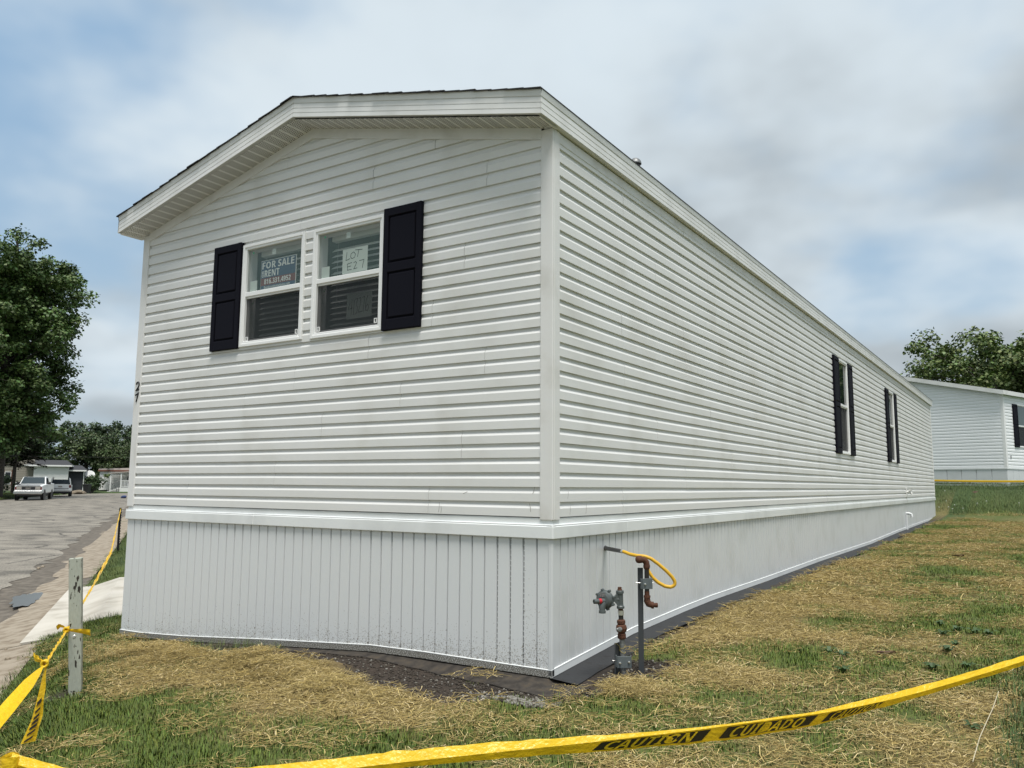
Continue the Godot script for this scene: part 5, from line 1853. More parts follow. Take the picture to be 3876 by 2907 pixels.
func tapes() -> void:
	var U := Vector3.UP
	var toc := Vector3(-FW.x, 0, -FW.y)                 # towards the street corner where the photographer stands
	# front tape
	var raw := [Vector3(-0.300, -0.754, 3.264), Vector3(-0.069, -0.833, 3.091), Vector3(0.169, -0.841, 2.888), Vector3(0.430, -0.828, 2.671), Vector3(0.703, -0.803, 2.423), Vector3(1.030, -0.775, 2.139), Vector3(1.249, -0.759, 1.937), Vector3(1.454, -0.740, 1.756), Vector3(1.694, -0.718, 1.528), Vector3(1.860, -0.699, 1.373), Vector3(2.003, -0.686, 1.233), Vector3(2.250, -0.638, 1.012), Vector3(2.469, -0.579, 0.799), Vector3(2.692, -0.511, 0.582), Vector3(2.995, -0.409, 0.291)]
	var n := 120
	var path := curve_of(raw, n)
	var above := []; var below := []
	for i in n + 1:
		var k := float(i) / n
		var up: float = interp([[0.0, 0.030], [0.16, 0.040], [0.30, 0.042], [0.40, 0.036], [0.50, 0.018], [0.56, 0.009], [0.62, 0.006], [0.68, 0.010], [0.72, 0.020], [0.78, 0.024], [0.9, 0.022], [1.0, 0.02]], k)
		var dn: float = interp([[0.0, 0.020], [0.16, 0.020], [0.30, 0.022], [0.40, 0.030], [0.50, 0.050], [0.56, 0.060], [0.62, 0.064], [0.68, 0.054], [0.72, 0.036], [0.78, 0.022], [0.9, 0.022], [1.0, 0.02]], k)
		var w := nz_a.get_noise_1d(k * 900.0) * 0.25 + nz_c.get_noise_1d(k * 4200.0) * 0.35
		up *= 1.0 + 0.16 * nz_c.get_noise_1d(k * 2600.0 + 77.0)
		dn *= 1.0 + 0.12 * nz_c.get_noise_1d(k * 2100.0 + 11.0)
		above.append((U * 0.86 - toc * (0.52 + w * 0.4)) * up)
		below.append((-U * 0.93 - toc * (0.30 - w * 0.4)) * dn)
	var tp := thing("caution_tape", "yellow caution tape sagging across the lot in front of the home", "caution tape")
	var mb := MB.new()
	folded(mb, path, above, below)
	put("ribbon", mb, M.tape_yellow, tp)
	var o1 := toc * 0.0012; var o2 := toc * 0.0022
	for b in [[0.474, 0.574, "CAUTION", 0.482, 0.562], [0.590, 0.678, "CUIDADO", 0.598, 0.668], [0.690, 0.745, "CAUTION", 0.696, 0.745]]:
		band_text("printed_block", "", tp, path, below, b[0], b[1], 0.10, 0.84, o1, M.tape_ink, 0.012)
		band_text("printed_word", b[2], tp, path, below, b[3], b[4], 0.13, 0.81, o2, M.tape_yellow, 0.012)
	# wrap round the stake at its left end
	mb = MB.new()
	var sp := Vector3(-0.300, -0.754, 3.264)
	var ring := []
	for i in 15:
		var a := TAU * i / 14.0
		ring.append(sp + Vector3(cos(a) * 0.030, sin(a * 2.0) * 0.004 - 0.012, sin(a) * 0.030))
	for i in 14: mb.q(ring[i] + U * -0.036, ring[i + 1] + U * -0.036, ring[i + 1] + U * 0.034, ring[i] + U * 0.034)
	put("wrap", mb, M.tape_yellow, tp)
	var gy := ground_h(sp.x, sp.z)
	stake("short weathered stake wrapped with caution tape in front of the home", Vector3(sp.x, gy, sp.z), sp.y + 0.012 - gy)
	var rp: Vector3 = path[n]
	gy = ground_h(rp.x, rp.z)
	stake("plain stake holding the right end of the front caution tape", Vector3(rp.x + 0.02, gy, rp.z), rp.y + 0.05 - gy)

	# tape from the lower left past the white post to the steel fence post
	var tl := thing("caution_tape", "twisted yellow caution tape knotted beside the white post and running toward the street", "caution tape")
	raw = [Vector3(-0.964, -1.061, 3.278), Vector3(-1.092, -0.972, 3.064), Vector3(-1.247, -0.860, 2.866), Vector3(-1.450, -0.775, 2.640), Vector3(-1.638, -0.735, 2.464)]
	path = curve_of(raw, 40)
	above = []; below = []
	var R := Vector3(RT.x, 0, RT.y)
	for i in 41:
		var k := i / 40.0
		var w: float = interp([[0.0, 0.036], [0.6, 0.040], [0.8, 0.034], [0.93, 0.018], [1.0, 0.006]], k)
		above.append((-R * 0.78 + U * 0.45 - toc * 0.35) * w * 1.0)
		below.append((R * 0.80 - U * 0.52 - toc * 0.20) * w * 0.9)
	mb = MB.new()
	folded(mb, path, above, below)
	put("ribbon", mb, M.tape_yellow, tl)
	var k2 := Vector3(-1.678, -0.729, 2.431)
	var k1 := Vector3(-2.750, -0.760, 1.732)
	# twisted cord between the two knots and on to the steel post
	var twist := func(a: Vector3, b: Vector3, r0: float, r1: float, turns: float, sag: float, called: String) -> void:
		var pa := []
		for i in 41:
			var k := i / 40.0
			pa.append(a.lerp(b, k) - U * sag * 4.0 * k * (1.0 - k))
		var t := MB.new()
		var dir := (b - a).normalized()
		var s1 := dir.cross(U).normalized(); var s2 := s1.cross(dir)
		for i in 40:
			for f in 2:
				var q := []
				for e in [[i, -1.0], [i, 1.0], [i + 1, 1.0], [i + 1, -1.0]]:
					var k: float = e[0] / 40.0
					var an := turns * TAU * k + f * PI / 2
					var rr := lerpf(r0, r1, k)
					rr *= 0.8 + 0.35 * nz_a.get_noise_1d(k * 700.0 + turns * 31.0)
					q.append(pa[e[0]] + (s1 * cos(an) + s2 * sin(an)) * rr * e[1] * (1.0 if f == 0 else 0.75))
				t.q(q[0], q[1], q[2], q[3])
		put(called, t, M.tape_yellow, tl)
	twist.call(k2, k1, 0.011, 0.012, 2.5, 0.0, "twisted_length")
	var mid := Vector3(-5.476, -0.789, -0.052)
	var tpp := Vector3(-15.1, 0, -6.2)
	var tg := ground_h(tpp.x, tpp.z)
	var far := Vector3(tpp.x, tg + 0.98, tpp.z)
	twist.call(k1, mid, 0.013, 0.016, 2.0, 0.0, "twisted_length")
	twist.call(mid, Vector3(-7.639, -0.693, -1.509), 0.020, 0.028, 0.9, 0.0, "twisted_length")
	twist.call(Vector3(-7.639, -0.693, -1.509), far, 0.016, 0.012, 2.2, 0.01, "twisted_length")
	# knots and tails
	for kn in [k2, k1]:
		mb = MB.new()
		var ps := []
		for i in 26:
			var a := TAU * i / 12.0
			ps.append(kn + R * cos(a) * 0.013 + U * (sin(a) * 0.016) + toc * (sin(a * 0.5) * 0.010))
		mb.tube(ps, 0.0075, 7)
		put("knot", mb, M.tape_yellow, tl)
	var tail := func(pts: Array, w0: float, w1: float, side: Vector3, called: String) -> Array:
		var pa := curve_of(pts, 14)
		var ab := []; var be := []
		for i in 15:
			var w := lerpf(w0, w1, i / 14.0)
			ab.append(side * w + toc * 0.004 * sin(i * 1.3)); be.append(-side * w - toc * 0.006)
		var t := MB.new()
		folded(t, pa, ab, be)
		put(called, t, M.tape_yellow, tl)
		return [pa, be]
	tail.call([k1, k1 + R * 0.06 + toc * 0.02, k1 + R * 0.14 + toc * 0.03 - U * 0.004, k1 + R * 0.175 + toc * 0.03 - U * 0.012], 0.007, 0.022, (U * 0.9 + toc * 0.2).normalized(), "tail")
	tail.call([k1, k1 - R * 0.02 + U * 0.022, k1 - R * 0.05 + U * 0.028, k1 - R * 0.068 + U * 0.012], 0.008, 0.018, (U * 0.8 + toc * 0.5).normalized(), "tail")
	tail.call([k2, k2 - R * 0.03 + U * 0.02, k2 - R * 0.062 + U * 0.034], 0.006, 0.024, (U * 0.95 - R * 0.2).normalized(), "tail")
	var ht: Array = tail.call([k2 + R * 0.004 - U * 0.02, k2 - U * 0.14 - R * 0.006, k2 - U * 0.28 - R * 0.022, k2 - U * 0.40 - R * 0.060], 0.008, 0.040, (R * 0.97 + U * 0.22).normalized(), "hanging_tail")
	var bl := []; var pq := []
	for i in 15:
		bl.append((ht[1][i] as Vector3) * -2.0)
		pq.append((ht[0][i] as Vector3) + (ht[1][i] as Vector3))
	for b in [[0.42, 0.48], [0.54, 0.575], [0.62, 0.66], [0.685, 0.73], [0.755, 0.80], [0.84, 0.875], [0.93, 0.965]]:
		band_text("printed_mark", "", tl, pq, bl, b[0], b[1], 0.22, 0.78, toc * 0.004, M.tape_ink, 0.10)
	# stake at the near end, outside the frame
	var e0: Vector3 = raw[0]
	gy = ground_h(e0.x, e0.z)
	stake("plain stake holding the near end of the twisted caution tape", Vector3(e0.x, gy, e0.z), e0.y + 0.05 - gy)
	# steel fence post by the street
	var sp2 := thing("steel_post", "black studded steel fence post beyond the driveway", "fence post", Vector3(tpp.x, tg, tpp.z))
	mb = MB.new()
	mb.box(Vector3(-0.025, -0.2, -0.004), Vector3(0.025, 1.0, 0.004))
	mb.box(Vector3(-0.004, -0.2, 0.004), Vector3(0.004, 1.0, 0.035))
	put("shaft", mb, M.black_paint, sp2)
	mb = MB.new()
	for i in 16: mb.box(Vector3(-0.034, 0.04 + i * 0.06, -0.012), Vector3(0.034, 0.06 + i * 0.06, -0.004))
	put("stud", mb, M.black_paint, sp2)
	# far tape behind the home
	var ft := thing("caution_tape", "taut yellow caution tape crossing in front of the second home", "caution tape")
	var fa := Vector3(-1.0, 0.50, -24.3); var fb := Vector3(4.621, 0.494, -22.585)
	path = []; above = []; below = []
	for i in 31:
		var k := i / 30.0
		path.append(fa.lerp(fb, k) - U * 0.05 * 4.0 * k * (1.0 - k))
		above.append((U * 0.9 - toc * 0.4) * 0.036); below.append((-U * 0.9 - toc * 0.4) * 0.032)
	mb = MB.new()
	folded(mb, path, above, below)
	put("ribbon", mb, M.tape_yellow, ft)
	gy = ground_h(fa.x, fa.z)
	stake("stake behind the home holding the taut rear caution tape", Vector3(fa.x, gy, fa.z), fa.y + 0.06 - gy)
	gy = ground_h(fb.x, fb.z)
	stake("stake on the lawn holding the outer end of the rear caution tape", Vector3(fb.x, gy, fb.z), fb.y + 0.06 - gy)

func white_post() -> void:
	var p := Vector3(-2.852, -1.149, 1.583)
	var gy := ground_h(p.x, p.z)
	var t := thing("wooden_post", "square white wooden post with flaking paint beside the knotted tape", "post", Vector3(p.x, gy, p.z), deg_to_rad(33.0 + 21.0))
	t.basis = Basis(Vector3(FW.x, 0, FW.y), deg_to_rad(-4.0)) * t.basis
	var mb := MB.new()
	var top := p.y + 0.85 - gy
	mb.box(Vector3(-0.040, -0.2, -0.040), Vector3(0.040, top, 0.040), 0.004)
	put("timber", mb, M.post_paint, t)
	mb = MB.new()
	mb.lathe(Vector3(-0.004, 0.30 + p.y - gy + 0.02, 0.040), Vector3(0, 0, 1), [[0.0, 0.004], [0.010, 0.003], [0.013, 0.0]], 10)
	put("bolt_head", mb, M.bright_metal, t)

# ---------------------------------------------------------------- small things on the lawn
func lawn_bits() -> void:
	var at := [[1.482, -1.320, 7.0], [1.584, -1.247, 6.9], [1.656, -0.869, 6.3], [2.034, -2.826, 0], [2.166, -2.592, 0], [2.295, -2.552, 0], [2.392, -2.554, 0], [2.100, -2.303, 0], [2.207, -1.960, 0], [2.185, -1.720, 0], [2.323, -1.329, 0], [2.137, -1.208, 0], [2.418, -1.212, 0], [2.434, -0.167, 0]]
	var i := 0
	var lab := ["broad-leaved weed rosette alone in the dry straw", "small weed beside the lone rosette in the straw"]
	for a in at:
		var g := on_floor(a[0], a[1])
		var label: String = lab[i] if i < 2 else "small broad-leaved weed in the patchy grass at the lot edge"
		var t := thing("weed_plant", label, "weed", g, rng.randf() * TAU, "" if i < 2 else "weeds at the lot edge")
		for k in 9:
			var mb := MB.new(); mb.cols = true
			var an := TAU * k / 9.0 + rng.randf() * 0.6
			var d := Vector3(cos(an), 0, sin(an))
			var s := Vector3(-sin(an), 0, cos(an))
			var ln := rng.randf_range(0.035, 0.075); var w := ln * 0.22
			var v := rng.randf_range(0.7, 1.2)
			mb.col = Color(0.045 * v, 0.085 * v, 0.025 * v)
			var p0 := d * 0.006; var p1 := d * ln * 0.5 + Vector3(0, ln * 0.65, 0); var p2 := d * ln + Vector3(0, ln * 0.55, 0)
			mb.q(p0 - s * w * 0.2, p0 + s * w * 0.2, p1 + s * w, p1 - s * w)
			mb.tri(p1 - s * w, p1 + s * w, p2)
			put("leaf", mb, M.leaf, t)
		i += 1
	for l in [[1.827, -1.460, "curled brown dead leaf near the weed rosettes", 0.07], [1.648, -9.618, "dark dead leaf lying far out on the lot", 0.10]]:
		var g := on_floor(l[0], l[1])
		var mb := MB.new()
		var n := 8
		for k in n:
			var a := -1.0 + 2.0 * k / n; var b := -1.0 + 2.0 * (k + 1) / n
			var f := func(t: float, s: float) -> Vector3:
				return Vector3(t * l[3], 0.012 + 0.35 * l[3] * s * s * 0.8 + 0.10 * l[3] * t * t, s * l[3] * 0.42 * sqrt(maxf(0.0, 1.0 - t * t)))
			mb.q(f.call(a, -1.0), f.call(b, -1.0), f.call(b, 0.0), f.call(a, 0.0))
			mb.q(f.call(a, 0.0), f.call(b, 0.0), f.call(b, 1.0), f.call(a, 1.0))
		var o := put("dead_leaf", mb, M.dead_leaf)
		o.position = g
		o.rotation.y = 0.7
		meta(o, l[2], "leaf")
	# long dry stem at the right edge
	var mb := MB.new()
	var path := []
	for p in [[2.465, 0.459], [2.475, 0.130], [2.489, -0.140], [2.505, -0.405], [2.521, -0.773]]: path.append(on_floor(p[0], p[1]) + Vector3(0, 0.045 + rng.randf() * 0.02, 0))
	mb.tube(path, 0.0022, 6)
	var o := put("dry_stem", mb, M.pale_stem)
	meta(o, "long pale dry weed stem lying in the dark weeds", "stem")
	# clover heads on the bank
	for c in [[0.176, -24.889], [0.429, -24.555], [0.276, -24.333], [0.395, -24.165], [1.048, -24.711], [1.288, -24.990], [2.157, -24.826], [0.681, -24.229], [0.053, -25.958], [0.013, -24.286]]:
		var g := on_floor(c[0], c[1])
		mb = MB.new()
		mb.lathe(Vector3(0, 0.10, 0), Vector3.UP, [[0.0, -0.012], [0.013, -0.006], [0.017, 0.004], [0.011, 0.013], [0.0, 0.016]], 8)
		var t := thing("clover_flower", "white clover head on the grassy bank below the second home", "flower", g, 0.0, "clover heads on the bank")
		put("bloom", mb, M.petal_white, t)
		mb = MB.new()
		mb.tube([Vector3(0, -0.02, 0), Vector3(0.004, 0.09, 0)], 0.003, 5)
		put("stalk", mb, M.pale_stem, t)
	var g := on_floor(0.191, -22.372)
	mb = MB.new()
	mb.lathe(Vector3(0, -0.01, 0), Vector3(0.3, 1, 0.2), [[0.06, 0.0], [0.07, 0.03], [0.04, 0.06], [0.02, 0.065], [0.0, 0.065]], 9)
	o = put("plastic_scrap", mb, M.red_plastic)
	o.position = g
	meta(o, "small red plastic scrap at the far corner of the skirting", "plastic scrap")
	g = on_floor(0.938, -25.890)
	mb = MB.new()
	mb.q(Vector3(-0.10, 0.10, 0), Vector3(0.0, 0.07, 0.06), Vector3(0.10, 0.12, 0), Vector3(0.0, 0.13, -0.06))
	o = put("fallen_leaf", mb, M.dead_leaf)
	o.position = g
	meta(o, "reddish fallen leaf on the grassy bank", "leaf")
	# stones and debris by the gutter
	i = 0
	for c in [[-5.743, 0.621, 0.035], [-6.333, 0.360, 0.02], [-14.621, -4.195, 0.05], [-14.896, -4.426, 0.045]]:
		g = on_floor(c[0], c[1])
		mb = MB.new()
		var ring := []
		for j in 4:
			var row := []
			for k in 9:
				var a := TAU * k / 9.0
				var r: float = [0.7, 1.0, 0.8, 0.3][j] * rng.randf_range(0.8, 1.15)
				row.append(Vector3(cos(a) * r, [-0.2, 0.2, 0.6, 0.85][j], sin(a) * r * 0.75) * c[2])
			ring.append(row)
		for j in 3:
			for k in 9: mb.q(ring[j][k], ring[j + 1][k], ring[j + 1][(k + 1) % 9], ring[j][(k + 1) % 9])
		for k in range(1, 8): mb.tri(ring[3][0], ring[3][k + 1], ring[3][k])
		o = put("stone", mb, M.old_concrete)
		o.position = g
		meta(o, ["grey stone lying on the gutter slab nearest the grass", "small dark stone on the gutter slab", "loose stone on the asphalt beside the gutter", "loose stone on the asphalt beside the gutter"][i], "stone", "stones on the asphalt" if i > 1 else "")
		i += 1

func on_floor(x: float, z: float) -> Vector3:
	return Vector3(x, surf_h(x, z), z)

# ---------------------------------------------------------------- second home on the bank
func second_home() -> void:
	var A := Vector3(0.94, 0, 0.342).normalized()
	var G := Vector3(0.342, 0, -0.94).normalized()
	var C := Vector3(1.80, 0.93, -28.36)
	var home := thing("mobile_home", "second white mobile home on the grassy bank behind the tape, below the leafy tree", "mobile home", Vector3(C.x, 0.35, C.z))
	var FR := Transform3D(Basis(A, Vector3.UP, A.cross(Vector3.UP)), C)
	var SD := Transform3D(Basis(G, Vector3.UP, G.cross(Vector3.UP)), C)
	var H := 2.60; var w2 := 8.2; var l2 := 14.0
	var e := 0.1143
	var hole := [[1.12, 2.40, 0.80, 2.28]]
	var fw := putw("front_wall", wall_slab(FR, -w2, 0.0, -0.02, H, [], true), M.vinyl_white, home)
	clad(fw, FR, -w2, -0.06, 0.03, H + 0.98, e, 0.016, [], [-w2, 0.0, H + 0.005], [], M.vinyl_white)
	var sw := putw("side_wall", wall_slab(SD, 0.0, l2, -0.02, H, hole), M.interior, home)
	clad(sw, SD, 0.06, l2, 0.03, H - 0.02, e, 0.016, hole, [], [[5.2], [7.1], [4.1, 8.8]], M.vinyl_white)
	var mb := MB.new()
	mb.xf = FR
	mb.box(Vector3(-w2, -0.02, -l2), Vector3(-w2 + 0.1, H, -0.1))
	mb.box(Vector3(-w2, -0.02, -l2 - 0.1), Vector3(0.0, H, -l2))
	mb.box(Vector3(-w2, H - 0.06, -l2), Vector3(-0.1, H - 0.01, -0.1))
	mb.box(Vector3(-w2 + 0.1, -0.06, -l2), Vector3(-0.1, -0.02, -0.1))
	putw("rear_walls", mb, M.interior, home)
	mb = MB.new(); mb.xf = FR
	mb.box(Vector3(-0.085, 0.0, 0.0), Vector3(0.02, H + 0.01, 0.02), 0.004)
	mb.box(Vector3(0.0, 0.0, -0.085), Vector3(0.02, H + 0.0095, 0.0), 0.004)
	putw("corner_post", mb, M.window_white, home)
	mb = MB.new(); mb.xf = FR
	mb.box(Vector3(-w2, -0.02, -0.02), Vector3(0.022, 0.035, 0.024), 0.003)
	mb.box(Vector3(-0.02, -0.0195, -l2), Vector3(0.022, 0.0345, -0.02), 0.003)
	putw("belt_band", mb, M.belt, home)
	# skirting sheets
	var run := node("skirting", home)
	for k in 16:
		mb = MB.new(); mb.xf = FR
		mb.box(Vector3(-w2 + w2 * k / 16.0 + 0.015, -0.75, -0.03), Vector3(-w2 + w2 * (k + 1) / 16.0, -0.02, 0.004), 0.003)
		putw("skirt_panel", mb, M.skirt_side, run)
	for k in 30:
		mb = MB.new(); mb.xf = SD
		mb.box(Vector3(l2 * k / 30.0 + 0.015, -0.75, -0.03), Vector3(l2 * (k + 1) / 30.0, -0.02, 0.004), 0.003)
		putw("skirt_panel", mb, M.skirt_side, run)
	# roof
	var rise := w2 / 2 * SL
	mb = MB.new(); mb.xf = FR
	for s in [1.0, -1.0]:
		var xe: float = 0.14 if s > 0 else -w2 - 0.14
		var a := Vector2(-w2 / 2, H + rise + 0.13); var b := Vector2(xe, H + 0.13 - 0.14 * SL)
		mb.prism(PackedVector2Array([b, a, a + Vector2(0, 0.03), b + Vector2(0, 0.03)]), -l2 - 0.2, 0.24)
	var roof := putw("roof", mb, M.shingle, home)
	for s in [1.0, -1.0]:
		mb = MB.new(); mb.xf = FR
		var xe: float = 0.13 if s > 0 else -w2 - 0.13
		var a := Vector2(-w2 / 2, H + rise + 0.15); var b := Vector2(xe, H + 0.15 - 0.13 * SL)
		mb.prism(PackedVector2Array([b, a, a - Vector2(0, 0.15), b - Vector2(0, 0.15)]), 0.225, 0.245)
		putw("rake_fascia", mb, M.fascia_metal, home)
	mb = MB.new(); mb.xf = FR
	mb.box(Vector3(0.12, H - 0.03, -l2), Vector3(0.145, H + 0.12, 0.246), 0.004)
	putw("eave_fascia", mb, M.fascia_metal, home)
	mb = MB.new(); mb.xf = FR
	mb.box(Vector3(0.0, H - 0.01, -l2), Vector3(0.12, H + 0.005, 0.22))
	putw("eave_soffit", mb, M.soffit_vinyl, home)
	# window with three lights and a shutter
	window(home, SD, 1.09, 2.43, 0.77, 2.31, 1.52, true)
	shutter(home, SD, 0.70, 1.08, 0.77, 2.30, 1.52)
	shutter(home, SD, 2.44, 2.82, 0.77, 2.30, 1.52)
	mb = MB.new(); mb.xf = SD
	mb.box(Vector3(0.30, 0.36, 0.012), Vector3(0.36, 0.46, 0.03), 0.003)
	putw("outlet_box", mb, M.grey_metal, home)

# ---------------------------------------------------------------- houses across the street
func face_box(mb: MB, lo: Vector3, hi: Vector3, lap_h: float) -> void:
	# a siding box whose faces are lapped courses
	var y := lo.y
	while y < hi.y - 0.01:
		var t := minf(y + lap_h, hi.y)
		var o := 0.02
		for s in [[Vector3(lo.x, 0, hi.z), Vector3(hi.x, 0, hi.z), Vector3(0, 0, 1)], [Vector3(hi.x, 0, hi.z), Vector3(hi.x, 0, lo.z), Vector3(1, 0, 0)], [Vector3(lo.x, 0, lo.z), Vector3(lo.x, 0, hi.z), Vector3(-1, 0, 0)], [Vector3(hi.x, 0, lo.z), Vector3(lo.x, 0, lo.z), Vector3(0, 0, -1)]]:
			var a: Vector3 = s[0]; var b: Vector3 = s[1]; var n: Vector3 = s[2]
			var yy := Vector3(0, y, 0); var tt := Vector3(0, t, 0)
			mb.q(a + yy + n * o, b + yy + n * o, b + tt, a + tt)
			mb.q(a + yy, b + yy, b + yy + n * o, a + yy + n * o)
		y = t

func grey_house() -> void:
	# local frame: x to the right, z towards the viewer; 95 m off
	var o := cr(-55.3, -1.0, 95.0)
	var h := thing("grey_house", "low house with grey siding, white end wall and dark annex behind the parked vehicles", "house", Vector3(o.x, -1.15, o.z), deg_to_rad(57.0))
	var mb := MB.new()
	face_box(mb, Vector3(-3.6, 0.0, -9.0), Vector3(2.2, 3.35, -0.6), 0.2)
	put("grey_wall", mb, M.grey_siding, h)
	mb = MB.new()
	face_box(mb, Vector3(-0.15, 0.0, -3.0), Vector3(3.35, 3.3, 0.0), 0.16)
	put("white_wall", mb, M.white_paint, h)
	mb = MB.new()
	face_box(mb, Vector3(3.42, 0.0, -5.0), Vector3(4.95, 2.75, -1.2), 0.16)
	put("dark_wall", mb, M.dark_siding, h)
	# main roof: eave towards the viewer, hipped at the right
	mb = MB.new()
	var e := [Vector3(-1.0, 3.35, 0.45), Vector3(3.7, 3.35, 0.45), Vector3(3.7, 3.35, -5.0), Vector3(-1.0, 3.35, -5.0)]
	var r0 := Vector3(-0.25, 4.0, -2.2); var r1 := Vector3(3.0, 4.0, -2.2)
	mb.q(e[0], e[1], r1, r0); mb.tri(e[1], e[2], r1); mb.q(e[2], e[3], r0, r1); mb.tri(e[3], e[0], r0)
	mb.q(e[3], e[2], e[1], e[0])
	put("roof", mb, M.roof_dark, h)
	mb = MB.new()
	mb.box(Vector3(-1.1, 3.2, 0.42), Vector3(3.78, 3.37, 0.5))
	mb.box(Vector3(3.7, 3.2, -5.0), Vector3(3.78, 3.369, 0.42))
	put("fascia", mb, M.white_paint, h)
	mb = MB.new()
	mb.prism(PackedVector2Array([Vector2(-3.8, 3.3), Vector2(0.0, 3.3), Vector2(-0.35, 4.02)]), -8.8, -0.5)
	put("grey_gable", mb, M.grey_siding, h)
	mb = MB.new()
	mb.q(Vector3(3.35, 2.82, -0.75), Vector3(5.2, 2.82, -0.75), Vector3(4.6, 3.42, -2.8), Vector3(3.3, 3.42, -2.8))
	mb.tri(Vector3(5.2, 2.82, -0.75), Vector3(5.2, 2.82, -5.2), Vector3(4.6, 3.42, -2.8))
	mb.q(Vector3(5.2, 2.82, -5.2), Vector3(3.3, 2.82, -5.2), Vector3(3.3, 3.42, -2.8), Vector3(4.6, 3.42, -2.8))
	put("annex_roof", mb, M.roof_dark, h)
	mb = MB.new()
	mb.box(Vector3(3.38, 2.68, -0.80), Vector3(5.25, 2.84, -0.72))
	mb.box(Vector3(4.92, 0.0, -1.22), Vector3(5.02, 2.68, -1.14))
	mb.box(Vector3(3.30, 0.0, -0.02), Vector3(3.40, 3.2, 0.04))
	put("annex_trim", mb, M.white_paint, h)
	# window with brown shutters in the grey wall
	var w := node("window", h)
	mb = MB.new()
	mb.box(Vector3(-3.1, 1.1, -0.6), Vector3(-2.45, 2.55, -0.55))
	put("frame", mb, M.white_paint, w)
	mb = MB.new()
	mb.box(Vector3(-3.04, 1.16, -0.56), Vector3(-2.51, 1.8, -0.54))
	put("pane", mb, M.dark_window, w)
	mb = MB.new()
	mb.box(Vector3(-3.04, 1.86, -0.56), Vector3(-2.51, 2.49, -0.54))
	put("pane", mb, M.dark_window, w)
	mb = MB.new()
	mb.box(Vector3(-2.43, 1.0, -0.6), Vector3(-2.05, 2.75, -0.54))
	put("shutter", mb, M.brown_trim, h)
	mb = MB.new()
	mb.box(Vector3(-3.5, 1.0, -0.6), Vector3(-3.12, 2.75, -0.54))
	put("shutter", mb, M.brown_trim, h)
	# white utility tank by the wall
	var t := thing("storage_tank", "white box-shaped tank beside the shrub in front of the grey house", "tank", cr(-49.5, -1.1, 83.0), deg_to_rad(33.0))
	mb = MB.new()
	mb.box(Vector3(-0.55, 0.0, -0.5), Vector3(0.55, 1.2, 0.5), 0.12)
	put("tank_body", mb, M.white_paint, t)
	mb = MB.new()
	mb.box(Vector3(-0.58, 1.19, -0.53), Vector3(0.58, 1.27, 0.53), 0.03)
	put("tank_lid", mb, M.white_paint, t)

